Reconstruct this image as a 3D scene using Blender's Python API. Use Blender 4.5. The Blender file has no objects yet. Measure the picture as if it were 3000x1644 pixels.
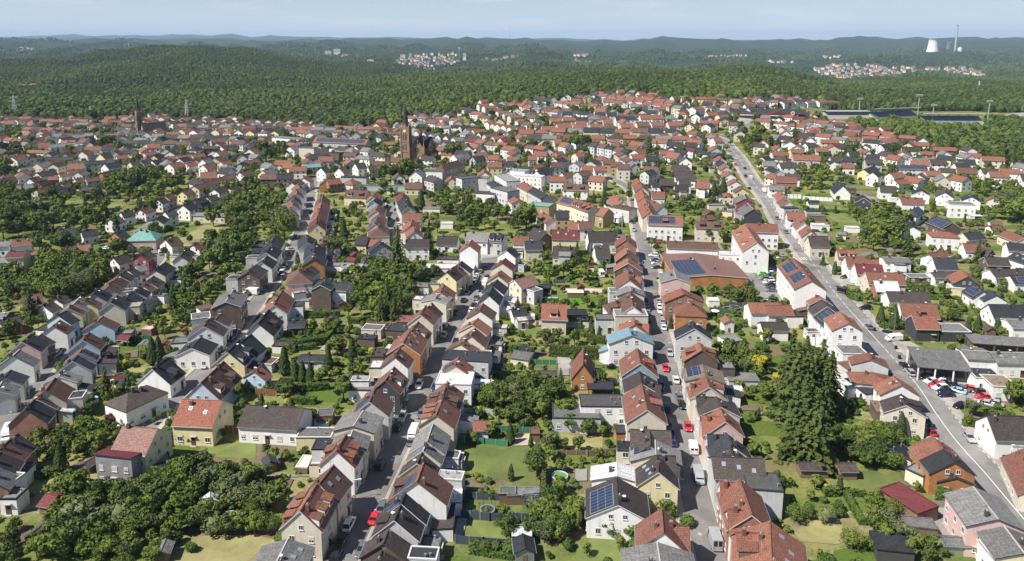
import bpy, math, random
from mathutils import Vector, Matrix, noise as mnoise
R_ = math.radians
rnd = random.Random(7)
scene = bpy.context.scene
# ------------------------------------------------------------------ camera
F_PX = 2200.0; CX = 1500.0; CY = 519.0; CAM_H = 95.0; PITCH = math.atan(406/2200)
cam_d = bpy.data.cameras.new('camera'); cam = bpy.data.objects.new('camera', cam_d)
scene.collection.objects.link(cam); scene.camera = cam
cam_d.sensor_width = 36; cam_d.sensor_fit = 'HORIZONTAL'; cam_d.lens = 36*F_PX/3000
cam_d.shift_y = -(822-CY)/3000; cam_d.clip_start = 1; cam_d.clip_end = 90000
cam.location = (0, 0, CAM_H); cam.rotation_euler = (R_(90)-PITCH, 0, 0)
# ------------------------------------------------------------------ sky and sun
SUN_EL = R_(50); SUN_AZ_BACK = R_(27)          # sun stands left of the camera, a little behind it
sun_dir = Vector((-math.cos(SUN_EL)*math.cos(SUN_AZ_BACK), -math.cos(SUN_EL)*math.sin(SUN_AZ_BACK), math.sin(SUN_EL)))
world = bpy.data.worlds.new('World'); scene.world = world; world.use_nodes = True
nt = world.node_tree; nt.nodes.clear()
sky = nt.nodes.new('ShaderNodeTexSky'); sky.sky_type = 'NISHITA'; sky.sun_disc = False
sky.sun_elevation = SUN_EL; sky.sun_rotation = math.atan2(sun_dir.x, sun_dir.y)
sky.air_density = 1.0; sky.dust_density = .2; sky.ozone_density = 1.5; sky.altitude = 300
bg = nt.nodes.new('ShaderNodeBackground'); bg.inputs['Strength'].default_value = 0.058
wo = nt.nodes.new('ShaderNodeOutputWorld')
tc = nt.nodes.new('ShaderNodeTexCoord'); mp = nt.nodes.new('ShaderNodeMapping'); mp.inputs['Scale'].default_value = (5, 5, 40)
cn = nt.nodes.new('ShaderNodeTexNoise'); cn.inputs['Scale'].default_value = 1.3; cn.inputs['Detail'].default_value = 7; cn.inputs['Roughness'].default_value = .62
cr = nt.nodes.new('ShaderNodeMapRange'); cr.inputs[1].default_value = .50; cr.inputs[2].default_value = .72; cr.inputs[3].default_value = 0; cr.inputs[4].default_value = .5
tint = nt.nodes.new('ShaderNodeMixRGB'); tint.blend_type = 'MULTIPLY'; tint.inputs[0].default_value = 1; tint.inputs[2].default_value = (.68, .81, 1.0, 1)
mixc = nt.nodes.new('ShaderNodeMixRGB'); mixc.inputs[2].default_value = (9.6, 9.4, 9.8, 1)
L = nt.links.new
L(tc.outputs['Generated'], mp.inputs[0]); L(mp.outputs[0], cn.inputs['Vector']); L(cn.outputs[0], cr.inputs[0])
L(cr.outputs[0], mixc.inputs[0]); L(sky.outputs[0], tint.inputs[1]); # brightening added to the sky colour low over the horizon, fading upward
sz = nt.nodes.new('ShaderNodeSeparateXYZ'); hz_ = nt.nodes.new('ShaderNodeMapRange'); hz_.inputs[1].default_value = 0; hz_.inputs[2].default_value = .11; hz_.inputs[3].default_value = 1.0; hz_.inputs[4].default_value = 0
hz_glow = nt.nodes.new('ShaderNodeMixRGB'); hz_glow.inputs[2].default_value = (7.2, 8.5, 9.9, 1)
L(tc.outputs['Generated'], sz.inputs[0]); L(sz.outputs[2], hz_.inputs[0]); L(hz_.outputs[0], hz_glow.inputs[0]); L(tint.outputs[0], hz_glow.inputs[1]); L(hz_glow.outputs[0], mixc.inputs[1]); L(mixc.outputs[0], bg.inputs[0]); L(bg.outputs[0], wo.inputs[0])
sd = bpy.data.lights.new('sun', 'SUN'); sd.energy = 5.0; sd.angle = R_(0.5); sd.color = (1, .94, .84)
so = bpy.data.objects.new('sun', sd); scene.collection.objects.link(so)
so.rotation_euler = sun_dir.to_track_quat('Z', 'Y').to_euler(); so.location = (-300, -100, 400)
vs = scene.view_settings; vs.view_transform = 'Standard'; vs.look = 'None'; vs.exposure = 0.66; vs.gamma = 1
scene.render.resolution_x = 1024; scene.render.resolution_y = 561
try:
    scene.cycles.max_bounces = 5; scene.cycles.diffuse_bounces = 2; scene.cycles.volume_bounces = 0
    scene.cycles.transparent_max_bounces = 4; scene.cycles.volume_max_steps = 64
except Exception: pass
C = scene.collection; HAZE = 4.8e-5
# ------------------------------------------------------------------ picture <-> ground
SP, CP = math.sin(PITCH), math.cos(PITCH)
def ray(x, y):
    u = (x-CX)/F_PX; v = (y-CY)/F_PX
    return Vector((u, CP-v*SP, -SP-v*CP))
def elev_z(y, Y):                       # height that shows at picture row y when standing Y metres off
    d = ray(CX, y); return CAM_H + Y*d.z/d.y
def sm(t): t = max(0, min(1, t)); return t*t*(3-2*t)
def prof(tab, x):
    if x <= tab[0][0]: return tab[0][1]
    for a, b in zip(tab, tab[1:]):
        if x <= b[0]: return a[1]+(b[1]-a[1])*sm((x-a[0])/(b[0]-a[0]))
    return tab[-1][1]
TER = [  # (distance, 'z' or 'y', profile over the picture columns)
 (430, 'z', [(0, 0)]),
 (640, 'z', [(900, 0), (1400, 3), (1700, 8), (2000, 9), (2500, 6), (3000, 4)]),
 (850, 'z', [(500, 0), (1000, 3), (1400, 17), (1700, 24), (2100, 24), (2500, 14), (3000, 6)]),
 (1000, 'z', [(-300, 4), (500, 2), (1000, 3), (1400, 20), (1700, 29), (2100, 27), (2400, 18), (3000, 5)]),
 (1500, 'y', [(-300, 250), (0, 243), (500, 236), (1000, 238), (1300, 222), (1800, 203), (2100, 210), (2500, 240), (3000, 243)]),
 (1850, 'y', [(-300, 215), (0, 208), (500, 190), (1000, 222), (1300, 206), (1550, 194), (1800, 190), (2100, 206), (2500, 236), (3000, 240)]),
 (2500, 'y', [(-300, 190), (0, 182), (200, 172), (330, 145), (480, 124), (600, 127), (700, 141), (900, 171), (1100, 203), (1250, 230), (1500, 232), (1900, 230), (2300, 240), (2600, 232), (3000, 238)]),
 (3300, 'y', [(0, 185), (500, 180), (900, 190), (1200, 205), (1500, 196), (2000, 202), (2350, 222), (2700, 226), (3000, 226)]),
 (4200, 'y', [(0, 158), (500, 160), (1000, 171), (1300, 168), (1700, 176), (2000, 188), (2400, 190), (2700, 193), (3000, 205)]),
 (5200, 'y', [(0, 150), (300, 141), (600, 158), (1000, 150), (1300, 152), (1700, 158), (2000, 172), (2400, 172), (2700, 165), (3000, 165)]),
 (6200, 'y', [(0, 138), (150, 124), (330, 124), (480, 140), (1000, 140), (1400, 146), (2000, 158), (2300, 158), (2600, 160), (2900, 155), (3200, 152)]),
 (9000, 'y', [(0, 126), (500, 122), (900, 124), (1200, 117), (1430, 114), (1700, 124), (2000, 118), (2300, 123), (2520, 112), (2700, 116), (2900, 115), (3000, 118)]),
 (11500, 'y', [(0, 126), (3000, 134)]),
 (18000, 'y', [(0, 111), (250, 106), (600, 106), (1000, 111), (1300, 115), (1600, 116), (1900, 120), (3000, 122)]),
 (30000, 'z', [(0, -300)]),
]
def gz(X, Y):
    if Y <= 430: return 0.0
    xi = CX + F_PX*X/Y
    def row(r):
        p = prof(r[2], xi)
        return p if r[1] == 'z' else elev_z(p, r[0])-(9 if r[0] < 7000 else 0)
    for a, b in zip(TER, TER[1:]):
        if Y <= b[0]:
            t = sm((Y-a[0])/(b[0]-a[0])); z = row(a)*(1-t)+row(b)*t
            if Y > 1050:
                k = min(1, (Y-1050)/500)*min(2.2, Y/2600)
                k *= min(1, .2+abs(Y-1850)/260, .2+abs(Y-2500)/300)
                z += k*34*(1.15*mnoise.noise(Vector((X/330, Y/520, 3)))+.45*mnoise.noise(Vector((X/150, Y/150, 9))))
            return z
    return -300
def P(x, y, h=0.0):                     # point seen at picture (x, y) standing h metres over the ground
    d = ray(x, y); z0 = 0.0
    for _ in range(14):
        t = (CAM_H-z0-h)/(-d.z) if d.z < -1e-4 else 30000
        X, Y = d.x*t, d.y*t
        zn = gz(X, Y) if Y > 430 else 0
        if abs(zn-z0) < .02: break
        z0 = z0*.35+zn*.65
    return Vector((X, Y, z0+h))
def proj(X, Y, Z):
    dy = Y*CP-(Z-CAM_H)*SP; up = Y*SP+(Z-CAM_H)*CP
    if dy < 1: return (-9999, -9999)
    return (CX+F_PX*X/dy, CY-F_PX*up/dy)
TL = {'a': 1200, 'b': 800, 'c': 400}
def T(tile, x, y):                      # enlarged-tile coordinates -> picture coordinates
    if tile[0] == 'd': return (int(tile[1])*1000+x/2.576, y/2.576)
    return (int(tile[1])*750+x/3.18, TL[tile[0]]+y/3.18)
# ------------------------------------------------------------------ mesh helpers
class MB:
    def __init__(s): s.v = []; s.f = []; s.m = []; s.uv = []
    def face(s, pts, m=0, uv=None):
        i = len(s.v); s.v += [tuple(p) for p in pts]; s.f.append(tuple(range(i, i+len(pts)))); s.m.append(m)
        s.uv += list(uv) if uv else [(p[0]+p[1], p[2]) for p in pts]
    def box(s, x0, x1, y0, y1, z0, z1, m=0, bottom=True):
        a=(x0,y0,z0);b=(x1,y0,z0);c=(x1,y1,z0);d=(x0,y1,z0);e=(x0,y0,z1);f=(x1,y0,z1);g=(x1,y1,z1);h=(x0,y1,z1)
        for q in ((a,b,f,e),(b,c,g,f),(c,d,h,g),(d,a,e,h),(e,f,g,h)): s.face(q, m)
        if bottom: s.face((d,c,b,a), m)
    def prism(s, poly, y0, y1, m=0):    # poly in xz, counter-clockwise seen from -y
        n = len(poly)
        s.face([(p[0], y0, p[1]) for p in poly], m); s.face([(p[0], y1, p[1]) for p in reversed(poly)], m)
        for i in range(n):
            a, b = poly[i], poly[(i+1)%n]; l = math.dist(a, b)
            s.face([(a[0],y0,a[1]), (a[0],y1,a[1]), (b[0],y1,b[1]), (b[0],y0,b[1])], m, [(y0,0),(y1,0),(y1,l),(y0,l)])
    def tube(s, p, q, r0, r1, n=6, m=0, cap=True):
        p = Vector(p); q = Vector(q); d = (q-p).normalized(); a = d.orthogonal().normalized(); b = d.cross(a)
        A = [p+(a*math.cos(k*2*math.pi/n)+b*math.sin(k*2*math.pi/n))*r0 for k in range(n)]
        B = [q+(a*math.cos(k*2*math.pi/n)+b*math.sin(k*2*math.pi/n))*r1 for k in range(n)]
        for k in range(n): s.face((A[k], A[(k+1)%n], B[(k+1)%n], B[k]), m)
        if cap: s.face(list(reversed(A)), m); s.face(B, m)
    def lathe(s, prof_, n=24, m=0, c=(0,0)):
        for (r0, z0), (r1, z1) in zip(prof_, prof_[1:]):
            for k in range(n):
                a0 = k*2*math.pi/n; a1 = (k+1)*2*math.pi/n
                s.face([(c[0]+r0*math.cos(a0), c[1]+r0*math.sin(a0), z0), (c[0]+r0*math.cos(a1), c[1]+r0*math.sin(a1), z0),
                        (c[0]+r1*math.cos(a1), c[1]+r1*math.sin(a1), z1), (c[0]+r1*math.cos(a0), c[1]+r1*math.sin(a0), z1)], m)
    def mesh(s, name, mats, smooth=False):
        me = bpy.data.meshes.new(name); me.from_pydata(s.v, [], s.f)
        for mt in mats: me.materials.append(mt)
        if len(mats) > 1: me.polygons.foreach_set('material_index', s.m)
        ul = me.uv_layers.new(name='uv'); ul.data.foreach_set('uv', [c for u in s.uv for c in u])
        if smooth: me.polygons.foreach_set('use_smooth', [True]*len(s.f))
        me.update(); return me
    def add(s, other, loc, rz=0, sc=1, mmap=None):
        c, n = math.cos(rz)*sc, math.sin(rz)*sc; i = len(s.v)
        s.v += [(loc[0]+x*c-y*n, loc[1]+x*n+y*c, loc[2]+z*sc) for x, y, z in other.v]
        s.f += [tuple(k+i for k in f) for f in other.f]; s.m += [mmap[k] if mmap else k for k in other.m]; s.uv += other.uv
def link(name, me, parent=None, loc=(0,0,0), rz=0, sc=None, rot=None):
    o = bpy.data.objects.new(name, me); C.objects.link(o); o.location = loc
    o.rotation_euler = rot if rot else (0, 0, rz)
    if sc: o.scale = sc if hasattr(sc, '__len__') else (sc, sc, sc)
    if parent: o.parent = parent
    return o
def tag(o, label=None, cat=None, group=None, kind=None):
    if label: o['label'] = label
    if cat: o['category'] = cat
    if group: o['group'] = group
    if kind: o['kind'] = kind
    return o
# ------------------------------------------------------------------ materials
def newmat(name):
    m = bpy.data.materials.new(name); m.use_nodes = True
    return m, m.node_tree, m.node_tree.nodes['Principled BSDF']
def N(t, typ, **kw):
    n = t.nodes.new(typ)
    for k, v in kw.items(): setattr(n, k, v)
    return n
def mat_plain(name, col, rough=.7, metal=0, var=.12, scale=.6, spec=.3, streak=0):
    m, t, b = newmat(name); tc = N(t, 'ShaderNodeTexCoord'); no = N(t, 'ShaderNodeTexNoise')
    no.inputs['Scale'].default_value = scale; no.inputs['Detail'].default_value = 5; no.inputs['Roughness'].default_value = .65
    oi = N(t, 'ShaderNodeObjectInfo'); ad = N(t, 'ShaderNodeMath', operation='ADD'); mr = N(t, 'ShaderNodeMapRange')
    mu = N(t, 'ShaderNodeMath', operation='MULTIPLY'); mu.inputs[1].default_value = .4
    t.links.new(tc.outputs['Object'], no.inputs['Vector']); t.links.new(oi.outputs['Random'], mu.inputs[0])
    t.links.new(no.outputs[0], ad.inputs[0]); t.links.new(mu.outputs[0], ad.inputs[1]); t.links.new(ad.outputs[0], mr.inputs[0])
    mr.inputs[1].default_value = .3; mr.inputs[2].default_value = 1.1; mr.inputs[3].default_value = 1-var; mr.inputs[4].default_value = 1+var*.8
    vm = N(t, 'ShaderNodeVectorMath', operation='SCALE'); vm.inputs[0].default_value = col
    if name.startswith('wall_'):      # rain streaks and grime
        mq = N(t, 'ShaderNodeMapping'); mq.inputs['Scale'].default_value = (1.6, 1.6, .22); n2 = N(t, 'ShaderNodeTexNoise'); n2.inputs['Scale'].default_value = 1; n2.inputs['Detail'].default_value = 6; n2.inputs['Roughness'].default_value = .7
        t.links.new(tc.outputs['Object'], mq.inputs[0]); t.links.new(mq.outputs[0], n2.inputs['Vector']); m2 = N(t, 'ShaderNodeMapRange'); m2.inputs[1].default_value = .52; m2.inputs[2].default_value = .75; m2.inputs[3].default_value = 1; m2.inputs[4].default_value = .72
        m3 = N(t, 'ShaderNodeMath', operation='MULTIPLY'); t.links.new(n2.outputs[0], m2.inputs[0]); t.links.new(mr.outputs[0], m3.inputs[0]); t.links.new(m2.outputs[0], m3.inputs[1]); mr = m3
    t.links.new(mr.outputs[0], vm.inputs['Scale']); t.links.new(vm.outputs[0], b.inputs['Base Color'])
    b.inputs['Roughness'].default_value = rough; b.inputs['Metallic'].default_value = metal; b.inputs['Specular IOR Level'].default_value = spec
    return m
def mat_roof(name, col, col2, row=.36, bump=.5, rough=.75):
    m, t, b = newmat(name); lk = t.links.new
    uv = N(t, 'ShaderNodeTexCoord'); br = N(t, 'ShaderNodeTexBrick'); br.offset = .5
    br.inputs['Scale'].default_value = 1; br.inputs['Brick Width'].default_value = .3; br.inputs['Row Height'].default_value = row
    br.inputs['Mortar Size'].default_value = .035; br.inputs['Mortar Smooth'].default_value = .3
    br.inputs['Color1'].default_value = (1,1,1,1); br.inputs['Color2'].default_value = (.72,.72,.72,1); br.inputs['Mortar'].default_value = (.42,.42,.42,1)
    lk(uv.outputs['UV'], br.inputs['Vector'])
    n1 = N(t, 'ShaderNodeTexNoise'); n1.inputs['Scale'].default_value = .55; n1.inputs['Detail'].default_value = 8; n1.inputs['Roughness'].default_value = .7
    lk(uv.outputs['Object'], n1.inputs['Vector'])
    oi = N(t, 'ShaderNodeObjectInfo'); mu = N(t, 'ShaderNodeMath', operation='MULTIPLY'); mu.inputs[1].default_value = .5
    ad = N(t, 'ShaderNodeMath', operation='ADD'); lk(oi.outputs['Random'], mu.inputs[0]); lk(mu.outputs[0], ad.inputs[0]); lk(n1.outputs[0], ad.inputs[1])
    mr = N(t, 'ShaderNodeMapRange'); mr.inputs[1].default_value = .45; mr.inputs[2].default_value = .95
    lk(ad.outputs[0], mr.inputs[0]); mx = N(t, 'ShaderNodeMixRGB'); mx.inputs[1].default_value = (*col, 1); mx.inputs[2].default_value = (*col2, 1)
    lk(mr.outputs[0], mx.inputs[0]); ml = N(t, 'ShaderNodeMixRGB', blend_type='MULTIPLY'); ml.inputs[0].default_value = 1
    n2 = N(t, 'ShaderNodeTexNoise'); n2.inputs['Scale'].default_value = 3.5; n2.inputs['Detail'].default_value = 3
    lk(uv.outputs['Object'], n2.inputs['Vector']); m3 = N(t, 'ShaderNodeMapRange'); m3.inputs[1].default_value = .3; m3.inputs[2].default_value = .7; m3.inputs[3].default_value = .62; m3.inputs[4].default_value = 1.22
    lk(n2.outputs[0], m3.inputs[0]); vs_ = N(t, 'ShaderNodeVectorMath', operation='SCALE'); lk(mx.outputs[0], vs_.inputs[0]); lk(m3.outputs[0], vs_.inputs['Scale'])
    lk(vs_.outputs[0], ml.inputs[1]); lk(br.outputs['Color'], ml.inputs[2]); lk(ml.outputs[0], b.inputs['Base Color'])
    bp = N(t, 'ShaderNodeBump'); bp.inputs['Strength'].default_value = bump; bp.inputs['Distance'].default_value = .08
    lk(br.outputs['Fac'], bp.inputs['Height']); bp.invert = True; lk(bp.outputs[0], b.inputs['Normal'])
    b.inputs['Roughness'].default_value = rough; b.inputs['Specular IOR Level'].default_value = .25
    return m
def mat_brickwall(name, col, w=.5, h=.25, mort=.7):
    m, t, b = newmat(name); tc = N(t, 'ShaderNodeTexCoord'); br = N(t, 'ShaderNodeTexBrick'); lk = t.links.new
    br.inputs['Scale'].default_value = 1; br.inputs['Brick Width'].default_value = w; br.inputs['Row Height'].default_value = h; br.inputs['Mortar Size'].default_value = .03
    br.inputs['Color1'].default_value = (*col, 1); br.inputs['Color2'].default_value = (*[c*.75 for c in col], 1); br.inputs['Mortar'].default_value = (*[c*mort for c in col], 1)
    no = N(t, 'ShaderNodeTexNoise'); no.inputs['Scale'].default_value = .5; no.inputs['Detail'].default_value = 6
    mr = N(t, 'ShaderNodeMapRange'); mr.inputs[1].default_value = .3; mr.inputs[2].default_value = .7; mr.inputs[3].default_value = .7; mr.inputs[4].default_value = 1.1
    lk(tc.outputs['UV'], br.inputs['Vector']); lk(tc.outputs['Object'], no.inputs['Vector']); lk(no.outputs[0], mr.inputs[0])
    sc = N(t, 'ShaderNodeVectorMath', operation='SCALE'); lk(br.outputs['Color'], sc.inputs[0]); lk(mr.outputs[0], sc.inputs['Scale']); lk(sc.outputs[0], b.inputs['Base Color'])
    b.inputs['Roughness'].default_value = .85
    return m
ROOF = {
 'R': (mat_roof('roof_red', (.40,.155,.10), (.26,.12,.085)), 'red tiled'),
 'O': (mat_roof('roof_terracotta', (.42,.185,.12), (.25,.115,.085)), 'terracotta'),
 'B': (mat_roof('roof_brown', (.25,.135,.10), (.15,.09,.072)), 'brown'),
 'D': (mat_roof('roof_dark_brown', (.125,.10,.093), (.07,.058,.056)), 'dark brown'),
 'A': (mat_roof('roof_anthracite', (.066,.071,.084), (.04,.043,.052)), 'anthracite'),
 'G': (mat_roof('roof_grey', (.29,.285,.28), (.17,.168,.168), row=.8, bump=.2), 'light grey'),
 'M': (mat_roof('roof_maroon', (.24,.065,.066), (.17,.045,.05)), 'maroon'),
 'N': (mat_roof('roof_pinkish', (.38,.215,.18), (.28,.165,.14)), 'dusty pink'),
 'W': (mat_roof('roof_white_sheet', (.78,.78,.78), (.66,.67,.68), row=2.5, bump=.1, rough=.5), 'white sheet'),
 'L': (mat_roof('roof_light_blue', (.24,.39,.46), (.2,.34,.42), row=.5, bump=.2), 'pale blue'),
 'T': (mat_roof('roof_tan', (.36,.28,.2), (.22,.17,.13), row=.6, bump=.2), 'tan'),
 'J': (mat_roof('roof_teal', (.24,.50,.41), (.2,.43,.36), row=3, bump=.1), 'mint green'),
}
WALL = {
 'w': (mat_plain('wall_white', (.78,.77,.75), .8, var=.10), 'white'),
 'c': (mat_plain('wall_cream', (.62,.57,.47), .85, var=.14), 'cream'),
 'y': (mat_plain('wall_yellow', (.68,.60,.36), .85), 'yellow'),
 'l': (mat_plain('wall_light_grey', (.50,.505,.51), .85, var=.15), 'light grey'),
 'g': (mat_brickwall('wall_grey_slate', (.33,.33,.33), .6, .3), 'grey clad'),
 'n': (mat_brickwall('wall_brown_shingle', (.155,.115,.095), .4, .3), 'brown shingled'),
 'a': (mat_plain('wall_dark', (.055,.058,.065), .8), 'dark clad'),
 'b': (mat_brickwall('wall_brick', (.40,.21,.15)), 'brick'),
 'o': (mat_brickwall('wall_orange_brick', (.50,.225,.085)), 'orange brick'),
 'p': (mat_plain('wall_pink', (.60,.42,.39), .85), 'pink'),
 'u': (mat_plain('wall_pale_blue', (.42,.53,.64), .85), 'pale blue'),
 'U': (mat_plain('wall_slate_blue', (.26,.33,.39), .85), 'slate blue'),
 't': (mat_plain('wall_tan', (.38,.29,.17), .85), 'tan'),
 'm': (mat_plain('wall_maroon', (.25,.07,.08), .85), 'maroon'),
}
M = {}
M['frame'] = mat_plain('window_frame_white', (.62,.62,.62), .5)
m, t, b = newmat('window_glass'); b.inputs['Base Color'].default_value = (.03,.035,.045,1); b.inputs['Roughness'].default_value = .12; M['glass'] = m
M['shutter'] = mat_plain('rolled_shutter', (.5,.5,.49), .6)
M['door'] = mat_plain('door_brown', (.12,.07,.045), .5)
M['chim'] = mat_brickwall('chimney_brick', (.24,.12,.09), .25, .12)
M['chimd'] = mat_plain('chimney_dark', (.07,.065,.065), .8)
M['metal'] = mat_plain('galvanised_metal', (.42,.43,.44), .4, .6)
M['dark'] = mat_plain('dark_metal', (.05,.055,.06), .5)
M['concrete'] = mat_plain('concrete', (.38,.37,.35), .9)
M['wood'] = mat_plain('weathered_wood', (.2,.13,.085), .85, var=.3)
M['rubber'] = mat_plain('tyre_rubber', (.02,.02,.02), .8)
M['bark'] = mat_plain('tree_bark', (.11,.085,.06), .95, var=.3)
M['pvframe'] = mat_plain('solar_frame', (.4,.42,.45), .4)
def mat_pv():
    m, t, b = newmat('solar_cells'); tc = N(t, 'ShaderNodeTexCoord'); br = N(t, 'ShaderNodeTexBrick'); br.offset = 0
    br.inputs['Scale'].default_value = 1; br.inputs['Brick Width'].default_value = 1.0; br.inputs['Row Height'].default_value = 1.65; br.inputs['Mortar Size'].default_value = .05
    br.inputs['Color1'].default_value = (.018,.028,.06,1); br.inputs['Color2'].default_value = (.024,.04,.085,1); br.inputs['Mortar'].default_value = (.17,.18,.2,1)
    t.links.new(tc.outputs['UV'], br.inputs['Vector']); t.links.new(br.outputs['Color'], b.inputs['Base Color']); b.inputs['Roughness'].default_value = .5; b.inputs['Specular IOR Level'].default_value = .2
    return m
M['pv'] = mat_pv()
def mat_leaf(name, c1, c2, c3, sc=.35, trans=True):
    m, t, b = newmat(name); lk = t.links.new
    oi = N(t, 'ShaderNodeObjectInfo'); ge = N(t, 'ShaderNodeTexCoord'); no = N(t, 'ShaderNodeTexNoise'); no.inputs['Scale'].default_value = sc; no.inputs['Detail'].default_value = 3
    lk(ge.outputs['Object'], no.inputs['Vector'])
    r1 = N(t, 'ShaderNodeMixRGB'); r1.inputs[1].default_value = (*c1,1); r1.inputs[2].default_value = (*c2,1)
    r2 = N(t, 'ShaderNodeMixRGB'); r2.inputs[2].default_value = (*c3,1); lk(oi.outputs['Random'], r1.inputs[0]); lk(r1.outputs[0], r2.inputs[1])
    mr = N(t, 'ShaderNodeMapRange'); mr.inputs[1].default_value = .42; mr.inputs[2].default_value = .66; mr.inputs[4].default_value = .75; lk(no.outputs[0], mr.inputs[0]); lk(mr.outputs[0], r2.inputs[0])
    lk(r2.outputs[0], b.inputs['Base Color']); b.inputs['Roughness'].default_value = .75; b.inputs['Specular IOR Level'].default_value = .15
    return m
LEAF = {
 'r': mat_leaf('foliage_broadleaf', (.058,.098,.018), (.135,.17,.032), (.14,.165,.038)),
 'd': mat_leaf('foliage_dark', (.04,.07,.018), (.085,.115,.028), (.09,.115,.03)),
 'c': mat_leaf('foliage_conifer', (.045,.066,.018), (.07,.09,.024), (.09,.11,.028)),
 'y': mat_leaf('foliage_cypress', (.04,.07,.024), (.055,.085,.025), (.075,.1,.03)),
 'g': mat_leaf('foliage_golden', (.30,.27,.03), (.38,.31,.03), (.24,.25,.03)),
 'p': mat_leaf('foliage_copper', (.05,.02,.024), (.06,.025,.028), (.07,.03,.03)),
 'h': mat_leaf('foliage_hedge', (.045,.085,.02), (.075,.12,.025), (.10,.14,.03), sc=.8),
 'f': mat_leaf('foliage_forest', (.028,.056,.014), (.065,.098,.022), (.065,.092,.022), sc=.6),
 'o': mat_leaf('foliage_olive', (.085,.105,.045), (.15,.165,.075), (.12,.14,.05)),
 'F': mat_leaf('foliage_forest_pale', (.06,.095,.02), (.11,.145,.03), (.105,.135,.028), sc=.6),
}
# ------------------------------------------------------------------ plant meshes
def leafquad(mb, c, n, s, r, m=0):
    n = n.normalized(); a = n.orthogonal().normalized(); b = n.cross(a); th = r.random()*6.28
    u = (a*math.cos(th)+b*math.sin(th))*s; v = (b*math.cos(th)-a*math.sin(th))*s*.75
    mb.face((c-u-v, c+u-v*.4, c+u*.6+v, c-u*.5+v*1.1), m)
def rdir(r):
    z = r.uniform(-1, 1); a = r.random()*6.283; q = math.sqrt(1-z*z); return Vector((q*math.cos(a), q*math.sin(a), z))
def lump(mb, c, rx, rz_, r, m=0, seg=7, rings=4, amp=.25):
    ph = r.random()*50; pts = []
    for i in range(rings+1):
        t = math.pi*i/rings; ro = []
        for k in range(seg):
            a = 6.283*k/seg; d = Vector((math.sin(t)*math.cos(a), math.sin(t)*math.sin(a), math.cos(t)))
            f = 1+amp*mnoise.noise(d*2+Vector((ph, 0, 0)))*2; ro.append(Vector(c)+Vector((d.x*rx*f, d.y*rx*f, d.z*rz_*f)))
        pts.append(ro)
    for i in range(rings):
        for k in range(seg): mb.face((pts[i][k], pts[i+1][k], pts[i+1][(k+1)%seg], pts[i][(k+1)%seg]), m)
def broad(seed, nc=24, per=70, leaf=.32, H=8, rad=3.4, low=.18):   # round tree, H metres tall
    r = random.Random(seed); cr = MB(); tr = MB()
    cz = H*(1+low)/2; rzv = H*(1-low)/2; lean = Vector((r.uniform(-.3,.3), r.uniform(-.3,.3), 0))
    tr.tube((0,0,-1), (lean.x,lean.y,H*.55), .22, .12, 6)
    for k in range(5):
        a = k*1.3+r.random(); tr.tube((lean.x*.7,lean.y*.7,H*(.25+.05*k)), (math.cos(a)*rad*.6, math.sin(a)*rad*.6, H*(.5+.05*k)), .09, .04, 5)
    lump(cr, (lean.x, lean.y, cz), rad*.5, rzv*.56, r, seg=9, rings=6)
    for k in range(nc):
        d = rdir(r)
        if d.z < -.55: d.z *= -.6
        q = r.uniform(.5, .86); c = Vector((d.x*rad*q+lean.x, d.y*rad*q+lean.y, cz+d.z*rzv*q)); cs = rad*r.uniform(.26, .45)
        for j in range(per):
            e = rdir(r)
            if e.dot(d) < -.35: continue
            leafquad(cr, c+Vector((e.x, e.y, e.z*.8))*cs*r.uniform(.75, 1.06), e+rdir(r)*.55, leaf*r.uniform(.6, 1.25), r)
    return cr, tr
def conifer(seed, H=14, rad=3.2, n=26, per=42, leaf=.36):
    r = random.Random(seed); cr = MB(); tr = MB(); tr.tube((0,0,-1), (0,0,H*.97), .3, .04, 6)
    for i in range(n):
        t = i/(n-1); z = H*(.06+.92*t); R0 = rad*(1-t)**.85*r.uniform(.8, 1.15)+.12; nb = 5+int(5*(1-t)); a0 = r.random()*6
        for k in range(nb):
            a = a0+6.283*k/nb+r.uniform(-.25, .25); Lb = R0*r.uniform(.7, 1.2); dr = -.28*Lb
            for j in range(max(3, int(per*(Lb/rad)/2.2))):
                s = r.random()**.7; w = .16*Lb*(1.1-s)+.1
                c = Vector((math.cos(a)*Lb*s, math.sin(a)*Lb*s, z+dr*s*s*1.3))+Vector((r.uniform(-w,w), r.uniform(-w,w), r.uniform(-.22,.1)))
                leafquad(cr, c, Vector((math.cos(a)*.5, math.sin(a)*.5, 1))+rdir(r)*.5, leaf*r.uniform(.6,1.1), r)
    cr.tube((0,0,H*.08), (0,0,H*.9), rad*.42, .1, 7, 0, False)
    return cr, tr
def column(seed, H=8, rad=1.3, n=1500, leaf=.23, p=.5):
    r = random.Random(seed); cr = MB(); tr = MB(); tr.tube((0,0,-1), (0,0,H*.5), .15, .08, 5)
    lump(cr, (0,0,H*.44), rad*.55, H*.40, r, seg=8, rings=7, amp=.12)
    for i in range(n):
        t = r.random(); z = H*(.02+.97*t); R0 = rad*min(1, (t*7)**.5)*(1-t)**p*1.25*(1+.22*mnoise.noise(Vector((seed, z*1.1, t*9)))); a = r.random()*6.283
        d = Vector((math.cos(a), math.sin(a), .25)); leafquad(cr, Vector((d.x*R0, d.y*R0, z))*r.uniform(.93,1.0), d+rdir(r)*.5, leaf*r.uniform(.6,1.3), r)
    return cr, tr
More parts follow.
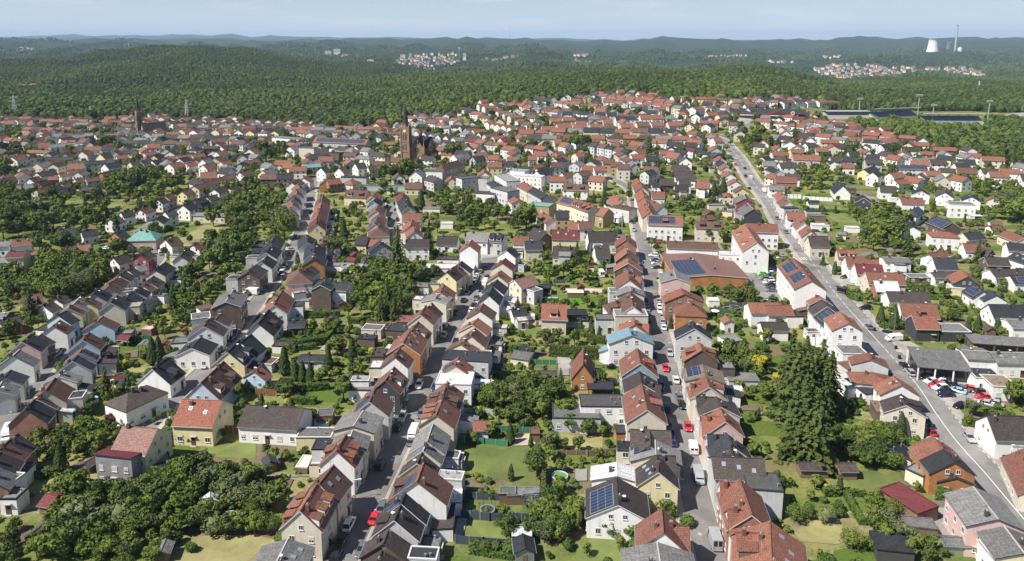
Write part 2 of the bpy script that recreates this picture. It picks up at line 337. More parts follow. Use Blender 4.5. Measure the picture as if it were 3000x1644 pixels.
def shrub(seed, H=2, rad=1.3, n=420, leaf=.16):
    r = random.Random(seed); cr = MB(); lump(cr, (0,0,H*.45), rad*.7, H*.45, r, seg=8, rings=5)
    for k in range(9):
        d = rdir(r); d.z = abs(d.z); c = Vector((d.x*rad*.5, d.y*rad*.5, H*.35+d.z*H*.35)); cs = rad*r.uniform(.4,.6)
        for j in range(n//9):
            e = rdir(r); leafquad(cr, c+e*cs*.9, e+rdir(r)*.5, leaf*r.uniform(.6,1.3), r)
    return cr
SPEC = {}   # kind -> list of (crown mesh, trunk mesh, base height, light crown)
def reg(kind, leafmat, gens, H):
    SPEC[kind] = []
    for i, (cr, tr) in enumerate(gens):
        SPEC[kind].append((cr.mesh(f'{kind}_crown', [leafmat]), tr.mesh(f'{kind}_trunk', [M['bark']]) if tr else None, H))
reg('round_tree', LEAF['r'], [broad(s, rad=rr, low=lo) for s, rr, lo in ((1,3.5,.15),(2,3.1,.2),(3,3.9,.12),(4,2.8,.22))], 8)
reg('extra_tree', LEAF['o'], [broad(5, nc=40, per=44, leaf=.22, rad=3.3), broad(6, nc=12, per=90, leaf=.26, rad=3.5, low=.02)], 8); reg('extra2_tree', LEAF['r'], [broad(7, nc=36, per=46, leaf=.22, rad=3.7, low=.08), broad(8, nc=15, per=80, leaf=.28, rad=2.6, low=.1)], 8)
SPEC['round_tree'] += SPEC.pop('extra_tree')+SPEC.pop('extra2_tree')
reg('dark_tree', LEAF['d'], [broad(s, rad=rr, low=.1) for s, rr in ((11,3.7),(12,3.2),(13,4.0))], 8)
reg('conifer_tree', LEAF['c'], [conifer(21, rad=3.8), conifer(22, rad=3.2), conifer(23, rad=4.3)], 14)
reg('cypress_tree', LEAF['y'], [column(31), column(32, rad=1.6, p=.7)], 8)
reg('golden_tree', LEAF['g'], [broad(41, rad=3.4, low=.05, nc=20), column(42, rad=2.4, p=.9)], 8)
reg('copper_tree', LEAF['p'], [broad(51, rad=3.6, low=.1)], 8)
reg('shrub', LEAF['h'], [(shrub(61), None), (shrub(62, rad=1.1), None), (shrub(63, H=1.6, rad=1.5), None)], 2)
reg('dark_shrub', LEAF['d'], [(shrub(64), None), (shrub(65, rad=1.5), None)], 2)
reg('golden_shrub', LEAF['g'], [(shrub(66), None)], 2)
reg('copper_shrub', LEAF['p'], [(shrub(67), None)], 2)
# ------------------------------------------------------------------ masses of plants: one object, points that carry instances
lib_n = 0
def stuff_field(name, meshes, pts, label, cat):
    """pts: (x, y, z, scale, rot, index)"""
    global lib_n
    lib_n += 1; lib = bpy.data.collections.new(f'{name}_kit')
    for i, me in enumerate(meshes):
        o = bpy.data.objects.new(f'{name}_{i:02d}', me); lib.objects.link(o)
    me = bpy.data.meshes.new(name); me.from_pydata([p[:3] for p in pts], [], [])
    for an, ty, k in (('sc', 'FLOAT', 3), ('ro', 'FLOAT', 4), ('ix', 'INT', 5)):
        at = me.attributes.new(an, ty, 'POINT'); at.data.foreach_set('value', [p[k] for p in pts])
    g = bpy.data.node_groups.new(name, 'GeometryNodeTree')
    g.interface.new_socket('Geometry', in_out='INPUT', socket_type='NodeSocketGeometry'); g.interface.new_socket('Geometry', in_out='OUTPUT', socket_type='NodeSocketGeometry')
    gi = g.nodes.new('NodeGroupInput'); go = g.nodes.new('NodeGroupOutput'); iop = g.nodes.new('GeometryNodeInstanceOnPoints')
    ci = g.nodes.new('GeometryNodeCollectionInfo'); ci.inputs['Collection'].default_value = lib; ci.inputs['Separate Children'].default_value = True; ci.inputs['Reset Children'].default_value = True
    iop.inputs['Pick Instance'].default_value = True
    def attr(an, ty):
        a = g.nodes.new('GeometryNodeInputNamedAttribute'); a.data_type = ty; a.inputs['Name'].default_value = an; return a.outputs['Attribute']
    cx = g.nodes.new('ShaderNodeCombineXYZ'); g.links.new(attr('ro', 'FLOAT'), cx.inputs[2])
    g.links.new(gi.outputs[0], iop.inputs['Points']); g.links.new(ci.outputs[0], iop.inputs['Instance'])
    g.links.new(attr('ix', 'INT'), iop.inputs['Instance Index']); g.links.new(cx.outputs[0], iop.inputs['Rotation']); g.links.new(attr('sc', 'FLOAT'), iop.inputs['Scale'])
    g.links.new(iop.outputs[0], go.inputs[0])
    o = link(name, me); md = o.modifiers.new('scatter', 'NODES'); md.node_group = g
    return tag(o, label, cat, kind='stuff')
# ------------------------------------------------------------------ ground
def mat_ground():
    m, t, b = newmat('ground_grass_and_earth'); lk = t.links.new
    ge = N(t, 'ShaderNodeNewGeometry')
    def noise(sc, det=6, ro=.6):
        n = N(t, 'ShaderNodeTexNoise'); n.inputs['Scale'].default_value = sc; n.inputs['Detail'].default_value = det; n.inputs['Roughness'].default_value = ro
        lk(ge.outputs['Position'], n.inputs['Vector']); return n.outputs[0]
    def mix(f, a, c, lo, hi):
        mr = N(t, 'ShaderNodeMapRange'); mr.inputs[1].default_value = lo; mr.inputs[2].default_value = hi; lk(f, mr.inputs[0])
        x = N(t, 'ShaderNodeMixRGB'); lk(mr.outputs[0], x.inputs[0])
        for i, q in ((1, a), (2, c)):
            if isinstance(q, tuple): x.inputs[i].default_value = (*q, 1)
            else: lk(q, x.inputs[i])
        return x.outputs[0]
    g = mix(noise(.06), (.14,.17,.04), (.24,.225,.085), .42, .62)
    mpg = N(t, 'ShaderNodeMapping'); mpg.inputs['Scale'].default_value = (.045, .13, 0); mpg.inputs['Rotation'].default_value = (0,0,.12); lk(ge.outputs['Position'], mpg.inputs[0])
    vo = N(t, 'ShaderNodeTexVoronoi', distance='CHEBYCHEV'); vo.inputs['Scale'].default_value = 1; vo.inputs['Randomness'].default_value = .8; lk(mpg.outputs[0], vo.inputs['Vector'])
    sp_ = N(t, 'ShaderNodeSeparateColor'); lk(vo.outputs['Color'], sp_.inputs[0])
    g = mix(sp_.outputs[0], g, (.085,.13,.025), .35, .8); g = mix(sp_.outputs[1], g, (.25,.225,.11), .72, .95); g = mix(sp_.outputs[2], g, (.17,.13,.085), .86, .9)
    g = mix(noise(.21, 8, .7), g, (.075,.11,.025), .52, .72)
    g = mix(noise(.11, 5), g, (.23,.19,.10), .60, .72)
    g = mix(noise(1.3, 4), g, (.05,.065,.02), .52, .75)
    fo = mix(noise(.012, 8, .7), (.02,.042,.014), (.042,.068,.02), .4, .65)
    fo = mix(noise(.0016, 5, .6), fo, (.085,.11,.04), .63, .72)
    fo = mix(noise(.06, 6, .8), fo, (.012,.022,.01), .42, .60)
    sx = N(t, 'ShaderNodeSeparateXYZ'); lk(ge.outputs['Position'], sx.inputs[0])
    at = N(t, 'ShaderNodeAttribute'); at.attribute_name = 'wood'
    o = mix(at.outputs['Fac'], g, fo, .3, .7)
    lk(o, b.inputs['Base Color']); b.inputs['Roughness'].default_value = .95; b.inputs['Specular IOR Level'].default_value = .1
    bp = N(t, 'ShaderNodeBump'); bp.inputs['Distance'].default_value = 6; bp.inputs['Strength'].default_value = .6
    fm = N(t, 'ShaderNodeMath', operation='MULTIPLY'); lk(noise(.05, 8, .75), fm.inputs[0]); lk(at.outputs['Fac'], fm.inputs[1]); lk(fm.outputs[0], bp.inputs['Height']); lk(bp.outputs[0], b.inputs['Normal'])
    return m
# upper edge of the town in the picture: above it is woodland
EDGE = [(-400, 352), (0, 352), (70, 345), (160, 352), (280, 350), (520, 345), (560, 345), (800, 362), (880, 373), (960, 376), (1170, 366), (1210, 342), (1330, 340), (1360, 322), (1410, 302), (1460, 310), (1500, 306), (1620, 296), (1680, 288), (1760, 278), (1900, 279), (1970, 292), (2120, 292), (2320, 288), (2400, 296), (2440, 345), (2520, 374), (2600, 392), (2680, 425), (2800, 440), (2880, 470), (3000, 492), (3500, 540)]
def edge(x):
    for a, b_ in zip(EDGE, EDGE[1:]):
        if x <= b_[0]: return a[1]+(b_[1]-a[1])*(x-a[0])/(b_[0]-a[0])
    return 540
def in_stadium(px, py): return (2250 < px < 2420 and 318 < py < 350) or (2400 < px < 2700 and 325 < py < 366) or (2690 < px < 2885 and 325 < py < 388) or (2870 < px < 3020 and 330 < py < 358)
mb_cols = [-3600+i*(9600/170) for i in range(171)]
rows = [-400, -100, 100, 250, 400]; y_ = 430
while y_ < 30000: rows.append(y_); y_ *= 1.021 if y_ < 3000 else 1.03
verts = []; wood = []
for Y in rows:
    for xi in mb_cols:
        s = max(Y, 500); X = (xi-CX)/F_PX*s*(1.6 if Y < 430 else 1); z = gz(X, Y)
        verts.append((X, Y, z)); px, py = proj(X, Y, z) if Y > 100 else (0, 2000)
        wood.append(1.0 if (Y > 450 and py < edge(px)+4 and not in_stadium(px, py)) else 0.0)
nc_ = len(mb_cols)
faces = [(i*nc_+j, i*nc_+j+1, (i+1)*nc_+j+1, (i+1)*nc_+j) for i in range(len(rows)-1) for j in range(nc_-1)]
gme = bpy.data.meshes.new('ground'); gme.from_pydata(verts, [], faces); gme.materials.append(mat_ground())
at = gme.attributes.new('wood', 'FLOAT', 'POINT'); at.data.foreach_set('value', wood)
gme.polygons.foreach_set('use_smooth', [True]*len(faces))
tag(link('ground', gme), 'grassy gardens in the town and green wooded hills to the horizon', 'ground', kind='structure')
# ------------------------------------------------------------------ roads
def mat_road(name, col, var=.25, stain=.6):
    m, t, b = newmat(name); ge = N(t, 'ShaderNodeNewGeometry'); lk = t.links.new
    n = N(t, 'ShaderNodeTexNoise'); n.inputs['Scale'].default_value = .12; n.inputs['Detail'].default_value = 8; n.inputs['Roughness'].default_value = .7; lk(ge.outputs['Position'], n.inputs['Vector'])
    v = N(t, 'ShaderNodeTexVoronoi', feature='F1'); v.inputs['Scale'].default_value = .13; v.inputs['Randomness'].default_value = 1; lk(ge.outputs['Position'], v.inputs['Vector'])
    mr = N(t, 'ShaderNodeMapRange'); mr.inputs[1].default_value = .3; mr.inputs[2].default_value = .7; mr.inputs[3].default_value = 1-var; mr.inputs[4].default_value = 1+var; lk(n.outputs[0], mr.inputs[0])
    sv = N(t, 'ShaderNodeSeparateColor'); lk(v.outputs['Color'], sv.inputs[0]); m2 = N(t, 'ShaderNodeMapRange'); m2.inputs[3].default_value = .78; m2.inputs[4].default_value = 1.14; lk(sv.outputs[0], m2.inputs[0])
    mu = N(t, 'ShaderNodeMath', operation='MULTIPLY'); lk(mr.outputs[0], mu.inputs[0]); lk(m2.outputs[0], mu.inputs[1])
    s = N(t, 'ShaderNodeVectorMath', operation='SCALE'); s.inputs[0].default_value = col; lk(mu.outputs[0], s.inputs['Scale']); lk(s.outputs[0], b.inputs['Base Color'])
    b.inputs['Roughness'].default_value = .9; return m
M['asphalt'] = mat_road('asphalt', (.175,.166,.16), .3); M['asphalt2'] = mat_road('asphalt_pale', (.195,.19,.187), .3)
M['paving'] = mat_road('pavement_slabs', (.34,.31,.27)); M['paint'] = mat_plain('road_paint', (.6,.6,.58), .7)
M['yard'] = mat_road('yard_paving', (.29,.28,.265)); M['redpaving'] = mat_road('red_paving', (.22,.15,.135)); M['gravel'] = mat_road('gravel', (.42,.37,.30), .15)
M['lawn'] = mat_road('mown_lawn', (.13,.16,.04), .35); M['drylawn'] = mat_road('dry_lawn', (.235,.215,.09), .35); M['soil'] = mat_road('garden_soil', (.13,.095,.065), .3)
M['kerb'] = mat_plain('kerb_stone', (.36,.35,.33), .9)
ROADS = []
def smooth_path(pts, n=6):
    out = []
    for i in range(len(pts)-1):
        p0 = pts[max(0, i-1)]; p1 = pts[i]; p2 = pts[i+1]; p3 = pts[min(len(pts)-1, i+2)]
        for k in range(n):
            t = k/n; out.append(.5*((2*p1)+(p2-p0)*t+(2*p0-5*p1+4*p2-p3)*t*t+(3*p1-p0-3*p2+p3)*t**3))
    out.append(pts[-1]); return out
def strip(path, a, b, dz, mb, m=0, z1=None):
    def off(i, d):
        p = path[i]; q = path[min(i+1, len(path)-1)]; o = path[max(i-1, 0)]; t = (q-o); t.z = 0; t.normalize()
        X = p.x+t.y*d; Y = p.y-t.x*d; return Vector((X, Y, gz(X, Y)+dz))
    for i in range(len(path)-1):
        A, B, C2, D = off(i, a), off(i, b), off(i+1, b), off(i+1, a)
        mb.face((A, B, C2, D), m)
def road(name, label, pts, w, pave=1.8, mat='asphalt', dz=.05, kerb=.12):
    path = smooth_path([P(x, y) for x, y in pts]); ROADS.append((path, w/2+pave))
    mb = MB(); strip(path, -w/2, w/2, dz, mb); tag(link(name, mb.mesh(name, [M[mat]])), label, 'road', kind='structure')
    if pave:
        mb = MB()
        for s in (-1, 1):
            a, b_ = (w/2+.15, w/2+pave) if s > 0 else (-w/2-pave, -w/2-.15)
            strip(path, a, b_, dz+kerb, mb, 0); k0 = s*w/2
            strip(path, min(k0, k0+s*.15), max(k0, k0+s*.15), dz+kerb+.01, mb, 1)
            for i in range(len(path)-1):      # kerb face
                t = path[i+1]-path[i]; t.z = 0; t.normalize(); n = Vector((t.y, -t.x, 0))*(s*w/2)
                A = path[i]+n; B = path[i+1]+n
                q = [A+Vector((0,0,dz-.05)), B+Vector((0,0,dz-.05)), B+Vector((0,0,dz+kerb+.01)), A+Vector((0,0,dz+kerb+.01))]
                mb.face(q if s < 0 else q[::-1], 1)
        tag(link('pavement', mb.mesh('pavement', [M['paving'], M['kerb']])), 'paved footways along '+label, 'pavement', kind='structure')
    return path
rA = road('road', 'the central street with parked cars', [(985,1720),(995,1640),(1070,1480),(1140,1340),(1206,1200),(1285,1020),(1332,941),(1376,863),(1404,816),(1432,768),(1444,745),(1452,722)], 7.0, 1.7)
rB = road('road', 'the straight street right of the centre', [(2105,1720),(2090,1640),(2052,1514),(2030,1420),(2002,1310),(1982,1200),(1962,1114),(1944,1020),(1930,957),(1920,894),(1912,831),(1900,770),(1887,720),(1877,683),(1868,640),(1864,605),(1858,570),(1840,548),(1800,526),(1775,490),(1750,455)], 6.2, 2.0)
rC = road('road', 'the wide main road on the right', [(3100,1640),(2967,1483),(2888,1389),(2803,1294),(2740,1209),(2684,1125),(2590,1020),(2533,957),(2476,894),(2413,815),(2341,714),(2291,652),(2253,589),(2201,526),(2163,463),(2135,431),(2116,410),(2085,398)], 9.0, 2.2, 'asphalt2')
rD = road('road', 'the sloping street left of the centre', [(420,1262),(440,1240),(497,1177),(566,1114),(613,1067),(640,1020),(676,989),(707,941),(736,910),(791,831),(820,800),(847,770),(860,746),(868,714),(878,683),(891,652),(907,589),(918,538),(925,522)], 5.6, 1.4)
rE = road('road', 'the leftmost street', [(-40,1330),(6,1240),(60,1177),(104,1114),(151,1052),(226,989),(262,945),(302,894),(350,865),(400,838),(431,800),(459,762),(465,746)], 5.6, 1.3)
rF = road('road', 'the short cul de sac above the central street', [(1158,760),(1152,714),(1155,683),(1151,620),(1149,592)], 6.0, 1.2)
road('road', 'the cross street above the central street', [(1290,772),(1380,745),(1452,735),(1520,735),(1620,728),(1700,720),(1790,708),(1868,700)], 4.5, 0, dz=.09)
road('road', 'the side street beside the tall white building', [(1880,700),(1960,706),(2060,712),(2150,735),(2260,745),(2330,728)], 5.0, 0, dz=.09)
road('road', 'the street of the scaffolded house', [(300,732),(360,722),(420,722),(465,742)], 5.0, 0, dz=.08)
road('road', 'the lane climbing past the white houses', [(395,690),(440,655),(520,610),(620,560)], 4.5, 0, dz=.08)
road('road', 'the lane on the upper right', [(2330,800),(2560,740),(2740,690),(2560,585),(2500,560)], 3.6, 0, dz=.08)
road('road', 'the lane between the right hand houses', [(2640,760),(2760,790),(2850,740),(2960,760),(3060,800)], 4.0, 0, dz=.08)
road('road', 'the road through the upper town', [(1750,455),(1740,420),(1790,400),(1900,392),(2085,398)], 6, 0, 'asphalt2', dz=.08)
road('road', 'the road to the supermarket', [(2090,400),(2180,380),(2200,352),(2330,340)], 6, 0, 'asphalt2', dz=.10)
road('road', 'the lane in front of the church', [(925,535),(980,520),(1100,520),(1180,500),(1300,495),(1420,500),(1520,505)], 5.0, 0, dz=.08)
# centre line of the main road
mb = MB(); Lc = 0
for i in range(len(rC)-1):
    a, b_ = rC[i], rC[i+1]; l = (b_-a).length; k = 0
    while k < l:
        s0 = a.lerp(b_, k/l); s1 = a.lerp(b_, min(1, (k+3)/l)); seg = [s0, s1]
        strip(seg, -.11, .11, .075, mb); k += 7.5
    for d in (-4.2, 4.2): 
        k = 0
        while k < l: strip([a.lerp(b_, k/l), a.lerp(b_, min(1, (k+1.2)/l))], d-.09, d+.09, .075, mb); k += 3
for (qx, qy) in ((2338, 758), (2200, 583)):
    q = P(qx, qy)
    for k in range(7): mb.box(q.x-4+k*1.15, q.x-3.5+k*1.15, q.y-2, q.y+2, .07+q.z, .08+q.z)
mb.box(*[0]*6) if False else None
tag(link('road_marking', mb.mesh('road_marking', [M['paint']])), 'white dashed lines and crossing stripes on the main road', 'road marking', kind='structure')
# ------------------------------------------------------------------ flat surfaces on the ground
PATCH = []
def patch(name, label, tile, poly, mat, dz=.03, kind='structure', cat=None):
    pts = [P(*T(tile, x, y)) for x, y in poly]; dz += .005*len(PATCH)
    mb = MB()
    c = sum(pts, Vector())/len(pts)
    # subdivide as a fan that follows the ground
    for a, b_ in zip(pts, pts[1:]+pts[:1]):
        n = max(1, int((c-a).length/15)) if c.y > 430 else 1
        for i in range(n):
            q = []
            for p, s in ((a,(i)/n),(a,(i+1)/n),(b_,(i+1)/n),(b_,i/n)):
                v = c.lerp(p, s); q.append(Vector((v.x, v.y, gz(v.x, v.y)+dz)))
            nrm = (q[1]-q[0]).cross(q[3]-q[0]) if i else (q[1]-q[0]).cross(q[2]-q[0])
            if i == 0: q = [q[0], q[1], q[2]]
            mb.face(q if nrm.z > 0 else q[::-1])
    tag(link(name, mb.mesh(name, [M[mat]])), label, cat or name, kind=kind); PATCH.append([(p.x, p.y) for p in pts]); return pts
def inpoly(x, y, poly):
    r = False; j = len(poly)-1
    for i in range(len(poly)):
        xi, yi = poly[i]; xj, yj = poly[j]
        if (yi > y) != (yj > y) and x < (xj-xi)*(y-yi)/(yj-yi)+xi: r = not r
        j = i
    return r
for nm, lb, tl, po, mt in [
 ('lawn','large mown lawn beside the central street','a1',[(1890,340),(2540,360),(2560,640),(2360,660),(1890,600)],'lawn'),
 ('lawn','fenced lawn with the trampoline','a1',[(1960,840),(2385,860),(2480,900),(2480,960),(1960,950)],'lawn'),
 ('lawn','lawn behind the dark fence','a1',[(1960,1030),(2420,1045),(2400,1215),(1930,1190)],'lawn'),
 ('lawn','lawn at the bottom edge','a1',[(2020,1320),(2385,1370),(2500,1460),(1980,1450)],'lawn'),
 ('lawn','dry meadow at the lower left','a0',[(1480,1200),(1800,1180),(2385,1170),(2700,1250),(2600,1500),(1500,1500)],'drylawn'),
 ('lawn','dry slope in front of the yellow house','a0',[(600,620),(870,600),(1180,650),(1130,740),(1020,800),(880,720)],'drylawn'),
 ('lawn','mown strip garden left','a0',[(250,730),(520,640),(560,700),(440,900),(180,960)],'drylawn'),
 ('lawn','lawn of the orchard garden','a0',[(1850,330),(2385,300),(2385,460),(1900,440)],'lawn'),
 ('lawn','lawn below the slide','a2',[(0,370),(150,370),(230,680),(280,780),(0,800)],'lawn'),
 ('lawn','rough lawn at the bottom right of centre','a2',[(600,1180),(830,1150),(1000,1200),(1050,1412),(600,1460)],'lawn'),
 ('lawn','dry lawn beside the light shrub','a2',[(440,200),(850,230),(840,390),(480,360)],'drylawn'),
 ('lawn','meadow below the spruces','a3',[(560,560),(1330,590),(1500,770),(1600,860),(700,860),(520,720)],'lawn'),
 ('lawn','dry meadow at the lower right','a3',[(120,980),(760,1020),(900,1180),(640,1260),(300,1230)],'drylawn'),
 ('yard','concrete yard beside the maroon shed','a3',[(1420,910),(1680,920),(1760,1180),(1540,1200),(1440,1090)],'yard'),
 ('yard','dealer forecourt paved in grey and red','b3',[(1290,800),(1400,780),(1480,930),(1900,980),(2000,1080),(2120,1180),(2110,1240),(1800,1250),(1740,1240),(1620,1190)],'yard'),
 ('gravel_area','sandy gravel patch beside the main road','b3',[(1160,640),(1330,640),(1500,740),(1300,745),(1200,740)],'gravel'),
 ('lawn','grass strip behind the gravel','b3',[(1320,600),(1700,670),(1690,740),(1550,740),(1400,650)],'lawn'),
 ('yard','parking lot behind the big white building','c2',[(2010,1170),(2260,1210),(2640,1240),(2660,1412),(2560,1560),(2300,1500),(2200,1400)],'asphalt2'),
 ('lawn','lawn right of the conifers','b2',[(2260,310),(2385,300),(2420,330),(2385,370),(2230,360)],'lawn'),
 ('lawn','lawn with small trees in the middle gardens','b2',[(0,840),(410,860),(400,960),(240,1000),(160,1130),(0,1080)],'lawn'),
 ('lawn','dry garden beside the carport','b2',[(560,1080),(720,1100),(720,1140),(540,1150)],'drylawn'),
 ('lawn','lawn at the green wall','b2',[(770,810),(950,810),(960,860),(780,860)],'lawn'),
 ('yard','drive beside the wooden carport','b2',[(0,440),(300,450),(740,460),(760,520),(300,500),(0,480)],'yard'),
 ('lawn','lawn between the left gardens','b1',[(480,430),(740,420),(740,480),(500,470)],'drylawn'),
 ('lawn','lawn by the long hedge','b1',[(760,840),(880,800),(1100,760),(1060,860),(880,880)],'lawn'),
 ('lawn','dry lawn beside the brown fence','b1',[(0,1010),(250,980),(320,990),(230,1080),(0,1080)],'drylawn'),
 ('lawn','lawn in front of the dark building','b1',[(560,330),(780,330),(780,380),(560,385)],'lawn'),
 ('lawn','dry football field','c0',[(1660,960),(1900,830),(2080,850),(2060,940),(1980,1000),(1700,1030)],'drylawn'),
 ('lawn','bright meadow among the trees','c0',[(960,640),(1120,610),(1180,650),(1060,700),(980,680)],'lawn'),
 ('lawn','small meadow above','c0',[(600,600),(800,590),(820,630),(640,650)],'lawn'),
 ('lawn','lawn beside the tall cypresses','b0',[(1180,900),(1420,870),(1400,920),(1200,950)],'drylawn'),
 ('lawn','slope behind the row of white houses','b0',[(1520,640),(1760,540),(1780,580),(1600,680)],'lawn'),
 ('yard','grey yard beside the garages','c1',[(1460,1260),(1560,1180),(1620,1240),(1720,1290),(1480,1310)],'yard'),
 ('yard','junction square above the central street','c1',[(2100,1080),(2385,1075),(2385,1110),(2240,1130),(2120,1140)],'yard'),
 ('lawn','gardens on the upper right','c3',[(380,600),(600,590),(860,850),(700,860),(480,700)],'lawn'),
 ('yard','forecourt beside the white car','c3',[(580,1310),(760,1290),(860,1340),(800,1390),(640,1370)],'yard'),
 ('yard','car park beside the stadium','d2',[(2290,880),(2576,850),(2700,930),(2300,945)],'yard'),
 ('garden_path','concrete path across the left kerb wall garden','a1',[(70,622),(520,610),(520,628),(70,642)],'yard'),
 ('garden_bed','dug soil bed beside the kerb wall','a1',[(270,660),(350,655),(310,740),(250,735)],'soil'),
 ('garden_bed','long dug beds at the lower left','a0',[(200,1080),(300,1090),(240,1300),(170,1280)],'soil'),
 ('garden_path','narrow path up the lower left garden','a0',[(120,960),(330,900),(335,912),(130,975)],'yard'),
 ('garden_bed','brown vegetable plot beside the slim cypress','a0',[(600,560),(780,480),(860,520),(640,600)],'soil'),
 ('terrace','paved terrace below the dark blue fence','a1',[(1880,1020),(1970,1020),(1930,1180),(1850,1180)],'yard'),
 ('terrace','paved terrace beside the round green pool','a2',[(590,560),(700,560),(700,670),(590,675)],'yard'),
 ('terrace','paving slabs behind the slide fence','a2',[(0,235),(170,235),(230,340),(0,345)],'gravel'),
 ('garden_bed','bare soil behind the rear sheds','b1',[(2190,760),(2330,770),(2300,890),(2190,860)],'soil'),
 ('terrace','yard with stacked goods beside the A shaped house','b2',[(420,780),(550,780),(560,960),(440,960)],'yard'),
 ('garden_path','garden lane between clipped hedges','b1',[(590,720),(680,640),(720,640),(640,730)],'yard'),
 ('garden_bed','vegetable plot in the leftmost gardens','b0',[(1150,740),(1290,720),(1280,790),(1160,800)],'soil'),
 ('terrace','sunny terrace in the leftmost gardens','b0',[(940,690),(1110,680),(1110,740),(950,750)],'gravel'),
 ('garden_bed','rubble and soil in the left gardens','b0',[(860,960),(1040,950),(1040,1010),(780,1080)],'soil'),
 ('terrace','timber yard in the middle gardens','b2',[(490,150),(860,150),(860,190),(500,200)],'gravel'),
 ('garden_path','path beside the spruce meadow','a3',[(1210,590),(1240,590),(1330,720),(1300,725)],'soil'),
 ('garden_bed','dug plot at the right gardens','b2',[(2130,1230),(2330,1240),(2330,1290),(2140,1290)],'soil'),
 ('yard','supermarket car park','d2',[(330,830),(540,900),(480,940),(330,880)],'yard'),
 ('lawn','stadium pitch','d2',[(1950,925),(2100,935),(2270,952),(2000,945)],'lawn'),
]: patch(nm, lb, tl, po, mt)
# ------------------------------------------------------------------ houses
HOUSES = []; FOOT = []
ORD = ['zeroth','first','second','third','fourth','fifth','sixth','seventh','eighth','ninth','tenth','eleventh','twelfth','thirteenth','fourteenth','fifteenth','sixteenth','seventeenth','eighteenth','nineteenth','twentieth']
for t_ in ('twent','thirt','fort','fift'):
    for i_, u_ in enumerate(['first','second','third','fourth','fifth','sixth','seventh','eighth','ninth']): ORD.append(f'{t_}y-{u_}')
    ORD.append({'twent':'thirtieth','thirt':'fortieth','fort':'fiftieth','fift':'sixtieth'}[t_])
CNT = {}
def block(a, b_, w, hr, he, rw, flags):
    d = b_-a; d.z = 0; Ln = max(3.5, d.length)
    if d.length < .01: d = Vector((0, 1, 0))
    c = Vector(((a.x+b_.x)/2, (a.y+b_.y)/2, 0)); rz = math.atan2(-d.x, d.y)     # local +y runs along the ridge, +x to its right
    return dict(c=c, rz=rz, L=Ln, w=w, hr=hr, he=he, roof=rw[0], wall=rw[1], fl=flags)
def hb(tile, place, text, cat='house', frm='front'):
    """x1 y1 x2 y2 width ridge eave roof+wall flags; a leading + adds a wing to the house before; |label overrides"""
    for ln in text.strip().split('\n'):
        ln = ln.strip()
        if not ln or ln[0] == '#': continue
        lab = None
        if '|' in ln: ln, lab = ln.split('|')
        tk = ln.split(); plus = tk[0] == '+'
        if plus: tk = tk[1:]
        x1, y1, x2, y2, w, hr, he = [float(q) for q in tk[:7]]; rw = tk[7]; fl = tk[8:]
        a = P(*T(tile, x1, y1), hr); b_ = P(*T(tile, x2, y2), hr)
        if 'near' in fl:      # far end given loosely: keep the direction, use the stated length
            pass
        B = block(a, b_, w, hr, he, rw, fl)
        if 'h' in fl and B['L'] < 7: B['L'] += w*.9
        if plus: HOUSES[-1]['blocks'].append(B); continue
        CNT[place] = CNT.get(place, 0)+1; n = CNT[place]
        HOUSES.append(dict(blocks=[B], place=place, n=n, label=lab.strip() if lab else None, cat=cat, frm=frm))
def rowgen(tile, place, x1, y1, x2, y2, n, w, hr, he, roofs, walls, ang, frm='left', jit=.12, length=None, gable=0):
    """n houses evenly along a picture line; ang = ridge direction in degrees from the line of the row"""
    a = P(*T(tile, x1, y1), 4); b_ = P(*T(tile, x2, y2), 4); d = b_-a; base = math.atan2(d.y, d.x); st = d.length/max(1, n-1) if n > 1 else 12
    for i in range(n):
        c = a+d*(i/max(1, n-1)); c.x += rnd.uniform(-1,1)*st*jit*.5; c.y += rnd.uniform(-1,1)*st*jit*.5
        th = base+R_(ang)+rnd.uniform(-.05,.05); Ln = (length or min(14, st*(.98 if ang == 0 else .9)))*rnd.uniform(.9,1.02); u = Vector((math.cos(th), math.sin(th), 0))
        k = rnd.uniform(.93,1.08); he_ = he*rnd.uniform(1.05,1.2); hr_ = he_+(hr-he)*.85; rf_ = rnd.choice(roofs)
        if rf_ == 'R' and rnd.random() < .5: rf_ = rnd.choice('OBG')
        if any((c.x-q[0])**2+(c.y-q[1])**2 < (q[2]*.42+5)**2 for q in FOOTC): continue
        fl = []
        if rnd.random() < .25: fl.append(rnd.choice(['sr2','sr1','dr1','dl1','dr2','sl2','dl2','pr'] if rnd.random() < .4 else ['sr2','sr1','dr1','dl1']))
        if rnd.random() < .3: fl.append('g')
        if rnd.random() < .08: fl.append('h')
        B = block(c-u*Ln/2, c+u*Ln/2, w*k, hr_*k, he_*k, rf_+rnd.choice(walls), fl)
        CNT[place] = CNT.get(place, 0)+1
        HOUSES.append(dict(blocks=[B], place=place, n=CNT[place], label=None, cat='house', frm=frm)); FOOTC.append((c.x, c.y, max(Ln, w)))
FOOTC = []
def note_feet():
    FOOTC.clear()
    for h in HOUSES:
        for B in h['blocks']: FOOTC.append((B['c'].x, B['c'].y, max(B['L'], B['w'])))
